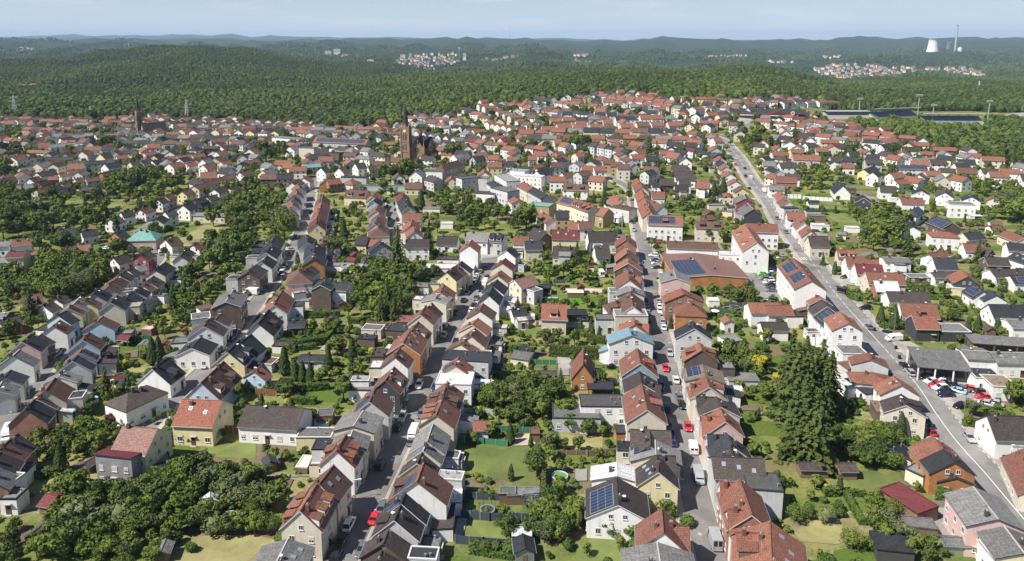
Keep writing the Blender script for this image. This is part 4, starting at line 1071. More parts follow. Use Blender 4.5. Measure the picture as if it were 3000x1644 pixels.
hb('b1', 'right side of the sloping street', '''
-25 915 40 868 7.4 5.4 3 Ru g |small pale blue house with red roof behind the round tree
18 470 118 337 9.4 8.4 4 Dw dr1
165 297 207 213 8.6 9 5.6 Ow g
205 222 245 160 8.6 9 5.6 Ow
275 180 470 150 7 4 3.4 Nc s
600 112 660 44 7.4 9.6 7.6 An |dark brown shingled tower like house end with slate roof beside white wing
+ 715 82 872 92 7 8.6 6.6 Aw
''', frm='the front')
hb('c1', 'right side of the sloping street', '''
400 1292 405 1200 9.6 9 5.6 Bw h |white house with brown half hipped roof above the sloping street
440 1260 520 1200 7 8 5.4 Dc
530 1142 557 1085 9.2 9 6 Ao |orange gabled house with slate roof, right side of the sloping street
540 1085 548 985 9 9 6 Aw
482 988 472 910 8.6 9 6 Aw
690 965 690 908 9 7.6 4.6 Ow h
560 808 572 748 8.6 9.4 5.6 My g
565 750 590 700 8 9.4 6 Rc
585 700 605 650 8 9.4 6 Rc
600 650 615 595 8 9.4 6 Rw
610 598 625 545 8 9.4 6 Bw
''', frm='the front')
hb('c1', 'left side of the short cul de sac', '''
1145 880 1135 800 10 7.6 4.8 Bc h
1105 815 1125 765 8 9 6 Bc pl
1125 765 1150 715 8 9 6 Oy pl
1115 690 1140 630 8 9 6 Rc
1095 605 1125 565 8 9 6 Au
1085 562 1120 515 8 9 6 Oc
''', frm='the front')
hb('c1', 'right side of the short cul de sac', '''
1478 885 1468 835 8 9 6 Rw g
1440 830 1455 770 8 9 6 Rw
1378 715 1545 715 9 9 6 Rw
1420 655 1390 608 8 9 6 Ac
1398 605 1372 560 8 9 6 Al
1372 562 1358 516 8 9 6 Mc
''', frm='the front')
hb('c1', 'around the big dark conifer', '''
1395 958 1622 955 9 8.4 5.8 Dw g |white house with dark grey roof right of the big conifer
1690 925 1888 930 9 6.4 3.4 Dw
1968 893 2180 905 8.6 8.8 6 Gw
2188 900 2320 912 8.6 8.8 6 Al dr2
1165 1000 1150 968 10.5 9 5.4 Al g |grey gable house with lean to left of the big conifer
+ 1060 1140 1070 1090 7 4.6 3.2 Dl
940 930 1050 935 7 7.6 4.8 Ay
1060 955 1170 958 7 6.5 4 Oc
842 496 1048 504 9 8.4 5 By dr2
1395 430 1553 432 8.4 7 4 Bc
1225 468 1312 470 6 4.4 3 Gc
1570 1205 2040 1215 7 2.8 2.8 Ww f blank |row of white flat roofed garages behind the central street
1695 1130 1890 1135 5 3 3 Dw f
''', frm='the left')
hb('c1', 'along the lane before the church', '''
655 402 690 362 9.4 8.2 5 Bo
655 400 780 385 8 8.4 5.4 Rb
440 385 480 365 8.6 8.2 5.4 Ow g
330 430 400 392 8 7.8 5 Bw
600 292 650 282 9 9.4 6 Dw g |white gable house with red garage doors before the church
770 295 830 282 9 9.4 6 Bw g
920 252 1010 240 9 9.6 6 Dw g
420 262 600 250 7 7.4 5.4 Ly
1040 275 1120 268 8 8.4 5.6 Dc
1080 235 1240 228 8 8.4 5.6 Bw
800 375 1040 380 6 5.6 5.6 Al f
1400 460 1000 460 5 3 3 Al f blank
50 350 215 350 8.4 8 5.2 Bn
190 352 350 345 8.4 8 5.2 Ap
1595 318 1750 322 8 6.4 6.4 Gw f
1770 350 1910 350 7 5.6 5.6 An f
1700 270 1905 210 9 9.6 5.4 Bc h g
1545 180 1660 185 8 8 5.4 Dw
1265 195 1410 200 9 6.5 3.6 Bw
1070 140 1230 150 9 8.4 5.4 Dc h
550 120 680 115 9 8.6 5.6 Dw
420 100 560 105 8 8.8 8.8 Gc f
700 145 800 150 7 6.4 6.4 An f
820 150 940 150 8 8 5.6 Bl
930 170 1085 180 8 8 5.6 Gw h
1890 390 2065 370 8 9.6 9.6 Gl f |pale grey modern apartment block with small square windows
2070 380 2170 385 8 9 9 Gl f
2200 410 2290 470 8 9 7.6 Al
2065 520 2230 530 7 7.6 7.6 Dw f
2240 470 2400 510 9 10 10 Gl f
2150 240 2290 235 9 9.6 6.6 Ry pr
2290 235 2400 230 9 9 6.6 Aw
2030 140 2190 145 9 8 5 Bc h
2015 190 2120 175 8 8 5 Al
''', frm='the left')
hb('c0', 'around the scaffolded house', '''
1303 874 1385 872 10.5 8.6 5.0 Jp h |scaffolded house with mint green roof membrane and mansard dormers
1060 896 1150 868 8.4 7.4 4.4 Ao g |orange brick gable house beside the scaffolded mint green roof
1535 962 1650 930 8.4 7.4 4.4 Bw g
1790 1010 1850 985 7 6.4 4 Bw
530 862 712 850 7.6 6.8 4.2 Ay g
750 885 900 862 6.4 6.4 4.2 Aw
-20 978 112 972 7 6.2 4.6 Gw
112 970 302 952 7 6.6 4.6 Ow
75 1075 250 1068 7.6 8.6 7 My
258 1070 440 1066 7 6.6 5.4 Ol
-60 1125 90 1120 7 6.6 5 Gl
580 1035 715 1028 7 7 4.6 Dw g
718 1012 850 1004 7 7 5 Ow
1120 705 1235 685 7 7 4.4 Aw g
1020 770 1115 740 7 6.8 4 Bw g
1300 682 1395 650 7 6.6 4.4 Bw g
1455 770 1510 728 7 7 4.4 Dw g
1530 702 1630 682 7 7.6 5.4 Dw
1462 588 1530 565 6.6 7 4.6 Dw g
1530 552 1600 530 6.6 7.6 5.4 Bp
1700 640 1790 612 8.4 8.4 5.4 Aw g |tall white gable house with anthracite roof above the football field
1815 718 2112 728 5 4.2 3.6 Gc s
1690 512 1780 488 7.6 7.6 5 By g
1800 462 1880 435 7.4 7.6 5.4 Bc
1880 435 1950 412 7.4 7.6 5.4 Bc
1950 412 2020 390 7.4 7.6 5.4 Bl
2020 390 2090 368 7.4 7.6 5.4 Bc
2085 362 2180 350 7.4 7.8 5.4 Bp
1990 492 2090 462 7.4 7.4 5 Dw
2130 482 2210 455 6.4 6.6 4.6 Dy
1920 562 2010 540 6.6 6.6 4.4 Dl
1800 590 1900 562 7 6.6 4.4 An
1800 640 1870 630 6 6 4.4 Al
2230 335 2330 312 7 6.6 4.4 Bw g
2170 420 2290 405 6 6 4 Bw
''', frm='the left')
hb('c0', 'in the upper left cluster', '''
150 458 300 440 7 7 5 Gn
335 425 430 400 7 6.8 4.6 Ao g
450 372 545 366 7 6.6 4.6 Ob
330 498 455 466 7.6 6.6 4.6 Bc
455 480 560 450 7.6 6.6 4.6 Al
565 442 640 425 7 7 4.8 Bw g
625 315 790 300 7.6 7 4.6 Bw
540 348 620 335 6.6 6.4 4.4 Rw g
690 395 785 380 7 7.2 5 By g
790 388 925 372 7 7.2 5 Bl
935 340 1030 315 7.4 6.6 4.4 Do g
1030 320 1130 300 7.4 6.6 4.4 Al
775 472 900 470 7 6.4 5 Dt
1205 238 1300 225 8 8 5.4 Dc g
1300 228 1370 215 8 8 5.4 Dl
1410 225 1500 210 7 7.4 5 Aw g
1500 205 1600 200 7.4 7 5 Dn
1335 150 1450 135 7.4 7.6 5.4 Op
1530 190 1640 180 7.4 7.6 5.6 Oc
1640 180 1780 165 7.4 7.8 5.8 Ow
1780 170 1900 155 7.4 7.8 5.8 Ru
1080 178 1190 168 7.4 7.4 5 Rc g
520 195 680 185 7.6 7.4 5.4 Dl
650 228 800 230 7 6.4 4.6 Dw
800 232 980 220 8 7.4 5.2 Al g
280 200 400 195 7 6.6 5 Dw
400 190 500 188 7 6.8 5 Aw
90 170 240 165 7 6.6 5 Dl
260 125 440 130 7 6.4 4.6 Ow
440 130 530 145 7 6.4 4.6 Oc
590 130 710 120 7.4 6.6 4.6 Mn
840 175 1000 165 8 7 4.6 Al
1720 32 1860 22 8.6 8.6 5.4 Bw g
1960 20 2100 12 8.6 8.6 5.6 Bc g
1900 92 2040 90 7 7.6 6 Dn
2060 95 2200 80 7 7.6 6.2 Aw
''', frm='the left')
hb('b0', 'right side of the leftmost street', '''
235 1270 320 1178 9 8.6 4.6 Ab
350 1180 405 1118 8 7 4 Bn
422 1090 512 972 9 8.8 5 Bc
545 962 605 905 9 7.2 5.2 Gc
675 820 722 765 9.4 7.8 4.4 Al
738 742 765 690 8.6 7.8 4.6 Bw pr
770 625 832 550 9 8.2 4.6 Bu g
908 452 962 400 9.8 7.8 4.8 Bu
1032 278 1096 205 8.8 8.2 5 Ac
+ 1150 300 1320 290 5 5 5 Wc f
+ 1210 262 1425 275 6 4 4 Ay
1180 230 1225 168 7.6 7 4.6 An
1262 172 1300 125 7.6 7 4.6 Aw
1330 120 1385 92 7 6.6 4.4 Bw
1370 72 1435 25 8 7.4 4.8 Dc
''', frm='the front')
hb('a0', 'at the lower left edge', '''
80 290 160 225 8 8.4 5 Db
-10 375 75 285 8.6 8.4 5 Bb
-80 510 5 395 8.6 8 5 Db
-150 640 -40 520 8.6 8 5 Gb
+ 140 560 250 555 5 3.4 3.4 Gw f blank
+ 20 650 130 660 5.5 5 5 Gw f
+ 60 780 200 780 4 3.6 3.6 Gw f
1140 153 1472 176 10.6 10 6.4 Ny g |large yellow house with dusty pink roof and grey clad block, lower left
+ 950 350 1300 388 5.6 7.6 6.4 Mg S sr0
+ 1440 470 1560 440 4.4 2.6 2.6 Gw f blank
''', frm='the back')
hb('b1', 'beside the sloping street', '''
-95 1228 452 1258 10.4 7.2 4.2 Dw |long white bungalow with brown grey roof beside the round pool
''', frm='the left')
hb('b0', 'left side of the leftmost street', '''
-35 1095 20 1010 8 7 5 Gl
45 965 102 900 8.4 7.4 5 Al
120 768 182 712 10 8.6 5 Gw |white house with slate gable and light grey roof, left of leftmost street
205 642 292 565 9.4 9 5.4 Ap |pink house with anthracite roof, left side of the leftmost street
330 605 385 570 8 7.6 5 Dn
488 492 562 436 8.4 8 5 Bw
535 392 622 350 9.2 8.4 5.4 Au
640 332 682 288 8 8 5.4 By
680 292 752 215 8.4 8.2 5.4 Gl
790 262 832 220 8 8.2 5.4 By
872 192 922 140 8.4 8.4 5.4 Al
1005 132 1042 68 8 8 5.4 Bc
1060 72 1102 18 8 8 5.4 Bc
''', frm='the front')
hb('c0', 'left side of the leftmost street', '''
1112 1302 1162 1250 7.6 8 5.4 Dw
1182 1242 1242 1214 7.6 8 5.4 Dw
1265 1200 1330 1185 7 7.4 5.4 Gl
1300 1100 1382 1060 7.6 7.8 5.4 Dm g |purple brick gable house with dark roof at the top of leftmost street
1050 1128 1180 1092 7.6 6.4 3.6 Dw g
1440 1242 1545 1168 8 7.6 5 Ac
1680 1115 1745 1040 7 6.4 4 Dw
+ 1600 1110 1850 1115 4 4 4 Gy f
''', frm='the front')
hb('b0', 'among the trees at the left edge', '''
200 216 392 186 9 6.6 3.6 Bo dr1
400 312 505 270 7.6 5.4 3.2 Dw
510 240 602 202 6.4 5 3.2 Dw
-30 450 165 398 8 4.6 3.4 Ao
-40 370 90 365 7 4 3 Gn
''', frm='the left')
hb('b2', 'in the gardens left of the straight street', '''
275 284 515 292 9.6 9 5.2 Rc dr1 |cream house with bright orange red roof and wide dormer in the middle gardens
660 852 664 700 6.6 8 3.4 Oo g |steep A shaped orange brick house in the middle gardens
630 1185 1055 1190 6.4 5.6 5.6 Gw f |long flat grey roofed white workshop in the middle gardens
+ 375 1282 820 1292 7.4 3.8 3.8 Gl f
-10 340 130 330 8 4.4 3.2 Aw
0 745 180 770 5 2.8 2.4 Gc s
''', frm='the left')
hb('b1', 'in the gardens left of the central street', '''
405 762 672 772 5 3.4 2.7 Al
1000 500 1185 510 5 3 3 Gc f
1035 480 1250 484 4 2.9 2.9 Mw f
1235 500 1415 510 6 4.4 4.4 An f
1330 425 1450 430 6 4 4 On f
960 590 1120 600 3.6 2.8 2.8 An f open
890 985 1060 985 3 5 5 Ww f
880 1050 1110 1055 5 3.4 3.4 Gw f
1090 740 1210 745 6 4 4 Dn f
1480 110 1620 115 5 3.8 3.8 Gw f
1625 85 1720 90 4.4 4.6 4.6 Gy f
300 465 470 460 6 3.4 2.8 An open
''', frm='the left', cat='outbuilding')
hb('c2', 'in the block left of the straight street', '''
20 1338 190 1290 8 8 5.6 Nc g
372 866 636 872 8.6 11.4 8 My sr3 |cream three storey house with maroon roof and three skylights
15 927 162 932 8 7.6 5 Ow
112 975 280 972 8 8 5 Ac
380 1022 612 1028 9 7 3.6 Dc
765 1018 905 1015 9.6 7 3 Dw
700 885 960 880 10 9 5 Dw g
205 845 320 892 10 9 5 Dn
615 792 738 790 8 8.6 5.6 Bw g
535 792 630 800 8 7.6 4.6 Rw
400 690 530 690 9 9.6 6.6 At |tan brick block with slate roof and wide black balcony
795 648 905 672 9 9.6 6 Ot |tan brick house with terracotta roof and brown gable
460 550 600 582 8 11 7.6 Ry pr2
600 582 770 642 8 11 7.6 Oc dr4
180 625 370 640 9 9.6 9.6 Jt f |tan block with pale teal flat roof
270 690 380 760 8 6.4 4 Rw
1000 645 1080 660 8 7.4 7 Bl h
950 540 1030 600 9 9 5.4 Ow g
''', frm='the left')
hb('c2', 'between the straight street and main road', '''
480 440 715 450 9 8.4 5.4 Bw dr2
350 370 500 372 8.6 9.6 7 Rw pr
1105 168 1240 162 8.4 8.6 6 Rw
1240 182 1345 180 8.4 8.6 6 Al
1375 128 1508 130 9 7.6 5 Rw
1512 125 1630 132 9 7.8 5.4 Aw
1485 260 1640 270 7 7.4 4.4 Dw
1500 290 1665 300 7 7.4 4.4 Dw
1510 322 1690 330 7 7.4 4.4 Dw
1530 352 1715 362 7 7.4 4.4 Dw
1380 392 1502 392 9 8.6 5 Dn
1512 450 1640 450 8.4 8 5 Al
1548 394 1660 394 8 8.6 5 Dw
1722 412 1845 420 8.6 8.6 5 Ow
1450 975 1700 975 0.5 0.5 0.4 Gw f blank
2020 555 2000 520 6 5 4 Oc
1300 440 1380 440 6 6 4.4 Aw
1840 410 1930 412 6 4 3 Aw
1780 735 1870 728 7 4.4 2.6 Bn
1960 690 2060 700 4 3 3 Gy f
''', frm='the left')
HOUSES[:] = [h for h in HOUSES if h['blocks'][0]['w'] > 1]
hb('c1', 'beside the tall white apartments', '''
2285 350 2400 420 9 10 10 Ww f |angular white apartment house with flat roof left of centre
''')
hb('c2', 'beside the tall white apartments', '''
0 310 140 320 8 10 10 Ww f |white flat roofed apartment block above the tan row houses
30 355 290 372 7 9 9 Ww f
20 560 60 590 8 8 6 Ow
100 420 200 470 8 9.6 7 Oc
200 470 330 540 8 9.4 7 Al
330 545 400 560 8 9 6 Ac
''', frm='the left')
hb('c3', 'in the right hand quarter', '''
30 142 185 145 7.4 7.6 5.4 Rw
230 165 480 178 9 9 6 Rp
488 25 662 32 7.6 7.4 5 Rc g
575 68 690 62 7 7 4.6 Mw g
442 100 562 106 7.6 7.6 5 Oc g
345 62 440 58 7.4 7.4 5 Dw g
640 75 740 92 8 7.6 5.4 Ay
745 138 850 140 8 7.8 5 Aw g
575 188 680 190 8 8 5 Dw g
690 185 822 192 8 8 5 Al g
672 248 800 252 8 7.4 4.6 Rw
900 208 1052 212 8.4 8 5 Dl g
890 310 990 268 8 7 4.4 Ay
1172 264 1470 270 8.6 7.6 5.4 Dw pr2 |long white and pale green apartment house with dark roof and solar panels
1310 45 1500 58 8 7.6 5 Rw g
1045 75 1180 62 8 7.8 5 Aw g
1035 8 1200 15 8 7.8 5 Oc
745 5 860 8 8 7.8 5 Ow
1240 92 1380 100 8 7.4 4.6 Aw g
1530 92 1752 104 8.4 7.6 5.2 Rn g
1410 136 1535 142 7.6 7.2 5 Oc g
1790 146 1990 162 8.4 7.6 5 Rw g
1590 166 1735 190 8 7 4.4 Ay
1500 212 1660 218 8.6 8 5 Dw g
1760 208 1930 218 8.6 7.6 4.6 Aw g
1985 180 2205 194 8.6 8 5.4 Rc g
1600 290 1745 302 8.6 6.8 4.6 Dw g
1980 298 2140 302 8.4 7 4.6 Dw pr2
2150 296 2350 308 8.4 7 4.6 Ow g
2275 232 2450 242 9 7 4.6 Aw
1035 456 1190 462 8.4 7.6 4.6 Dw g
700 460 660 408 9.6 8.6 3.4 Aw |modern grey house with glazed slate gable behind the white garden wall
+ 700 480 825 490 6 4 4 Dn f
895 572 880 540 8.6 7.6 4.6 Aa g
1430 510 1418 480 9.6 7.4 5 Aw g
1225 566 1442 572 8.4 8 5.2 Ow |white house with orange hipped roof in the right hand quarter
1650 522 1642 478 9.6 8 5 Dw g
1900 562 1882 528 9.6 7.6 5 Aw g
2140 560 2132 532 9.6 7.4 4.6 Oc g
1672 606 1920 618 8 8 7.4 Gw f |three storey flat roofed house with orange balconies
1400 650 1310 700 8 7.4 4.4 Aw pl2 |white house with solar covered roof beside the road bend
1720 800 1560 738 10 7.6 4.4 An pl2 |black gabled house with large solar roof
1590 884 1680 889 9 7.6 6 Rw h |white house with red hipped roof and grey balcony
1350 840 1290 770 8 6.4 4.4 Aw
1810 900 1980 885 8 6.6 4 Ac
1810 992 2000 1000 8 6.4 3.6 Ow
2220 872 2400 940 8.6 6.4 4 Oc
2215 988 2400 1000 8.6 7.6 5 Aw
1500 1100 1630 1050 7 6.4 4.4 Ow
1530 1130 1742 1134 8.4 7.4 3.6 Aw
2010 1122 2230 1128 8 6 3.4 Dn g
2000 1040 2090 1060 7 5.6 3.2 Dm g
985 668 1100 720 7 6 4 Rl
20 270 110 320 8 7 4.6 Al
65 368 268 376 9 8 5 Ob
5 455 150 460 9 7 5 Gw
-5 345 80 360 8 7 5 Oc
1510 1265 1720 1265 7 4.6 3.4 Dw
2060 1240 2385 1230 8 5.6 3.4 Dw
620 240 560 180 6 6 4 Aw
2055 828 2170 830 7 4.6 3 Bw
2350 545 2420 545 8 6.6 4 Oc
''', frm='the upper left')
hb('b3', 'in the right hand quarter', '''
1865 32 1800 -35 9.4 7.6 4.4 Ra g |black gabled house with orange red roof and skylights at far right
+ 1680 120 1840 130 5 3 3 Wy f
2010 165 1900 100 7 6.4 3.4 Aw pl2
2130 205 2050 150 8 6 3.6 Aw g
2250 20 2500 30 9 5.6 3.6 Aw pr
1290 25 1500 25 5 2.6 2.6 Gn f
''', frm='the upper left')
hb('d0', 'of the upper left school block', '''
2395 1032 2700 1042 12 9 6 Rl pr2 |long school building with red roof, solar rows and coloured window bands
''')
hb('c1', 'of the upper left school block', '''
555 10 1050 22 12 10 6.4 Rl pr3 |long school building with red roof, large solar fields and coloured panels
690 108 880 118 7 4 4 Gw f
140 0 470 25 12 5 5 Gw f |flat roofed grey white sports hall above the left gardens
''', frm='the left')
HOUSES[:] = [h for h in HOUSES if h['label'] is None or 'solar rows' not in h['label']]
note_feet()
# upper town rows; x y in the top-strip enlargements
W_ = 'wwwcclyw'
def RG(*a, **k): rowgen(*a, **k)
RG('d1','in the top row left of the church hill',540,905,870,925,4,8.5,8,5.4,'RO','wwc',0,gable=1)
RG('d1','in the upper terrace below the wood',1070,815,1370,925,7,9,8,5.6,'ROR','wwc',90)
RG('d1','in the lower terrace below the wood',1120,950,1290,990,5,9,8,5.6,'RO','wwc',90)
RG('d1','in the second terrace row',1300,810,1620,865,6,9,8,5.4,'ROBR','wcyu',0)
RG('d1','in the middle terrace row',1650,790,1980,830,6,9,8,5.4,'ROB','wwcy',0)
RG('d1','in the highest terrace row',1980,740,2480,790,8,10,8.4,5.4,'ROR','wwc',0)
RG('d1','below the highest terrace',2050,760,2540,830,8,9,8,5.4,'ROBR','wwc',0)
RG('d1','in the third terrace row',1450,820,1980,905,9,9,7.6,5,'ADRDB','wwc',20)
RG('d1','in the fourth terrace row',1700,870,2300,890,8,9,7.6,5,'ADDRB','wwc',10)
RG('d1','in the hipped roof quarter',1620,930,2480,910,10,11,9,5.4,'RORA','wwcy',0)
RG('d1','in the second hipped roof row',1560,990,2500,965,9,12,9.4,5.6,'ROR','wcy',5)
RG('d1','in the third hipped roof row',1400,1030,2500,1020,10,12,9.4,5.8,'ROBA','wcyl',0)
RG('d1','in the row above the red roofs',1450,1070,2560,1070,10,10,8.6,5.6,'ROBD','wcyb',0)
RG('d1','in the row right of the steeple',650,975,1000,965,6,9,6.6,4.4,'AGDO','ww',0)
RG('d1','in the second row right of the steeple',600,1020,880,1075,6,9,8,5,'DGOR','wcl',90)
RG('d1','in the third row right of the steeple',890,960,1180,1060,7,9,8,5,'OBAR','wcl',90)
RG('d1','in the row above the trees',1100,1050,1260,1080,3,9,8,5,'MRO','wc',90)
RG('d1','left of the terraces',930,840,1080,900,4,9,7.6,5,'ADBO','wyl',40)
RG('d0','in the far left row',200,910,720,960,7,10,8,5.4,'BODG','wcnl',40)
RG('d0','in the second far left row',230,985,640,1010,7,9,7.6,5,'BDRO','wcl',10)
RG('d0','in the third far left row',20,1060,420,1040,6,9,7.6,5,'BDAM','wcl',20)
RG('d0','in the fourth far left row',440,1040,900,1030,7,9,7.6,5,'DABG','wcyl',10)
RG('d0','left of the small church',560,925,960,935,6,9,7.6,5,'RORB','wc',0)
RG('d0','in the top row above the left town',1250,910,2380,935,15,9,7.4,5,'OBBD','wcl',90)
RG('d0','in the second row above the left town',1230,935,2400,965,14,9,7.6,5,'OBADG','wcl',70)
RG('d0','in the third row above the left town',1380,970,2500,1000,14,10,8.4,5.6,'OBDG','wcyl',15)
RG('d0','in the fourth row above the left town',1400,1010,2360,1030,12,10,8.4,5.4,'BDOG','wcyl',80)
RG('d0','in the fifth row above the left town',1200,1050,2300,1075,12,10,8.4,5.4,'BDAG','wcyl',10)
RG('d0','in the sixth row above the left town',900,1090,1500,1110,7,9,8,5.4,'BDA','wcyl',10)
RG('d1','left of the big steeple',-20,975,400,985,8,8.5,7.4,5,'ROBD','wcl',0)
RG('d1','in the second row left of the big steeple',-20,1005,420,1020,8,8.5,7.4,5,'ROBD','wcl',10)
RG('d2','in the top row by the supermarket',60,755,460,775,6,9,7.6,5,'ROBD','wcy',0)
RG('d2','in the row behind the supermarket',620,770,1120,790,7,10,8,5.4,'DRAO','wwc',0)
RG('d2','in the row left of the supermarket',0,860,220,830,3,10,8,5.4,'RO','wc',0)
RG('d2','in the row below the supermarket',30,930,380,960,6,10,8,5.4,'ROB','wcb',0)
RG('d2','in the lower row by the bend',0,1020,300,1050,5,10,8,5.4,'ARO','wcb',0)
RG('d2','in the row above the wood edge',800,900,1160,960,5,10,8,5.4,'ROM','wwc',0)
RG('d2','in the second row above the wood edge',620,930,1000,990,4,10,8,5.4,'ROM','wwc',0)
RG('d2','in the long row above the wood edge',900,975,1700,1060,7,10,8,5.4,'ROGD','wwcn',0)
RG('d2','in the inner row above the wood edge',960,1040,1560,1110,6,10,8,5.4,'DORA','wwc',0)
RG('c1','in the row behind the left school',0,30,140,90,3,9,8,5.4,'RO','wn',0)
RG('c1','above the left gardens',100,70,420,105,5,9,8,5.4,'BDO','wcl',0)
RG('c1','right of the big church',1700,20,2300,110,8,9,8,5.4,'RMBO','wcl',0)
RG('c2','in the row behind the tall conifer',0,95,280,130,4,9,7.6,5,'RBO','wnc',0)
RG('c2','in the second row behind the tall conifer',0,250,280,235,4,9,8,5.4,'ROD','wc',0)
RG('c2','left of the long pharmacy row',440,200,700,230,4,9,9,6,'ROBR','wbc',60)
RG('c2','in the row over the white apartments',780,70,1050,75,4,9,8,5.8,'ROB','wyc',0)
RG('c2','in the row of tall yellow houses',1050,30,1330,40,5,9,9,6.4,'RO','ycw',0)
RG('c2','in the upper bend of the street',830,260,1040,340,4,9,9.4,6.4,'ROB','cyt',60)
RG('c2','in the second upper bend of the street',700,330,920,360,3,9,8.6,5.6,'BRO','wlc',40)
RG('c2','on the hill left of the bend',600,290,760,290,2,9,8.4,5.6,'GD','wl',60)
RG('c2','in the middle upper rows',780,110,1010,160,4,9,8,5.4,'BAD','wcl',0)
RG('c2','in the row near the golden bush',1010,200,1080,250,2,9,8,5.4,'BO','wc',0)
RG('c2','above the parallel brown roofs',1600,50,1900,60,4,9,8,5.4,'ARO','wy',20)
RG('c2','beside the parallel brown roofs',1660,140,1780,160,2,8,6,4,'MA','w',0)
RG('c1','in the back rows beside the church lane',1920,60,2380,150,5,9,8,5.2,'RMO','wcl',10)
RG('c1','in the back rows of the centre',2180,100,2400,190,4,9,8,5.2,'RO','wc',0)
RG('d1','beyond the big church',700,1040,1060,1100,5,9,8,5,'RO','wc',0)
RG('c0','on the far left slope',0,30,180,60,3,8,7,4.6,'BDO','wcl',0)
RG('c0','at the far left edge',-20,240,60,300,2,8,6,4,'DG','wl',0)
RG('c0','beside the trees on the far left',0,140,80,180,2,8,6,4,'DR','wl',0)
RG('c3','behind the upper right conifer',60,30,280,60,3,9,8,5.2,'DRA','wc',0)
RG('c3','at the right edge',2200,1100,2385,1160,2,9,6.4,3.8,'DA','w',0)
# fill the built-up quarters that the lists above leave open
GREEN = [('c0', [(0,640),(520,640),(960,700),(560,860),(380,920),(0,960)]), ('c0', [(380,1180),(800,1150),(1000,1240),(900,1412),(0,1412),(0,1250)]), ('c0', [(960,400),(1250,330),(1850,380),(1700,540),(1300,650),(960,650)]), ('c0', [(2100,700),(2160,600),(2385,420),(2385,1412),(1600,1412),(1660,900)]),
 ('c1', [(0,440),(300,440),(240,900),(0,1000)]), ('c1', [(660,560),(1040,620),(1020,960),(660,900)]), ('c1', [(960,1200),(1690,1290),(1480,1412),(900,1412)]), ('c1', [(1540,540),(2385,560),(2385,930),(1640,900)]), ('c1', [(1100,240),(1520,240),(1540,440),(1100,440)]), ('c1', [(0,60),(200,90),(330,160),(330,300),(0,300)]),
 ('c2', [(140,1110),(740,1110),(900,1300),(700,1412),(240,1412)]), ('c2', [(1420,540),(1900,560),(1900,780),(1600,880),(1420,760)]), ('c2', [(1150,260),(1480,300),(1380,390),(1180,360)]), ('c3', [(300,590),(860,620),(1330,820),(1350,1120),(820,1120),(600,900)]), ('c3', [(1500,400),(2385,480),(2385,840),(2080,830),(2060,560)]), ('c3', [(280,240),(560,200),(860,400),(600,500),(300,460)]), ('d1', [(380,1040),(620,1040),(700,1133),(240,1133)]), ('d2', [(430,950),(720,1000),(720,1133),(430,1133)]), ('d1', [(800,820),(1060,780),(1040,960),(880,960)]), ('d0', [(0,1000),(200,980),(150,1133),(0,1133)])]
GREENW = [[tuple(P(*T(tl, x, y)))[:2] for x, y in po] for tl, po in GREEN]
def road_gap(x, y):
    return min(((q.x-x)**2+(q.y-y)**2)**.5-w for pa, w in ROADS for q in pa)
cell = 13.5; Y = 470; nfill = 0
while Y < 1060:
    X = -Y*.74
    while X < Y*.74:
        x = X+rnd.uniform(-3,3); y = Y+rnd.uniform(-3,3); X += cell
        px, py = proj(x, y, gz(x, y))
        if not (-60 < px < 3060) or py < edge(px)+7 or in_stadium(px, py) or rnd.random() < .27: continue
        if any((x-q[0])**2+(y-q[1])**2 < (q[2]*.45+6.2)**2 for q in FOOTC): continue
        if any(inpoly(x, y, po) for po in GREENW) or any(inpoly(x, y, po) for po in PATCH) or road_gap(x, y) < 5: continue
        qd = mnoise.noise(Vector((x/70, y/70, 4))); rz = qd*2.0+rnd.choice((0, .5, 0, 1.571))+rnd.uniform(-.08,.08); Ln = rnd.uniform(8.5, 12.5); w = rnd.uniform(7.6, 9.6)
        he = rnd.choice((4.4, 5.2, 5.8, 6.2)); fl = (['g'] if rnd.random() < .4 else [])+(['h'] if rnd.random() < .1 else [])+(['dr1'] if rnd.random() < .15 else [])
        B = dict(c=Vector((x, y, 0)), rz=rz, L=Ln, w=w, hr=he+w*rnd.uniform(.27,.4), he=he, roof=rnd.choice('ROOBBDDAAGGO'), wall=rnd.choice('wwwwwwccly'), fl=fl)
        side = 'upper left town' if px < 1150 else 'middle of the upper town' if px < 2000 else 'upper right town'
        CNT[side] = CNT.get(side, 0)+1; HOUSES.append(dict(blocks=[B], place='in the '+side, n=CNT[side], label=None, cat='house', frm='the front')); FOOTC.append((x, y, Ln)); nfill += 1
    Y += cell
print('fill houses', nfill)
# low annexes and sheds squeezed behind the street houses, where the photo shows rear wings
for h in list(HOUSES):
    B = h['blocks'][0]
    if h['cat'] != 'house' or 'street' not in h['place'] and 'road' not in h['place'] or B['c'].y > 520 or len(h['blocks']) > 1 or h['label'] or rnd.random() < .3: continue
    best = None
    for sg in (1, -1):
        nx, ny = math.cos(B['rz'])*sg, math.sin(B['rz'])*sg; g = road_gap(B['c'].x+nx*9, B['c'].y+ny*9)
        if best is None or g > best[0]: best = (g, sg, nx, ny)
    _, sg, nx, ny = best; dep = rnd.uniform(3, 5.5); wd_ = min(B['L']*.8, rnd.uniform(3.2, 5.5)); d = B['w']/2+dep/2-.35
    x, y = B['c'].x+nx*d, B['c'].y+ny*d
    if road_gap(x, y) < dep/2: continue
    he = rnd.choice((2.7, 3.0, 5.0)); fl = ['f'] if rnd.random() < .6 else ['s' if sg > 0 else 'S']
    h['blocks'].append(dict(c=Vector((x, y, 0)), rz=B['rz'], L=wd_, w=dep, hr=he+(0 if fl[0] == 'f' else .9), he=he, roof=rnd.choice('GGADBW'), wall=rnd.choice([B['wall'], 'w', 'l']), fl=fl))
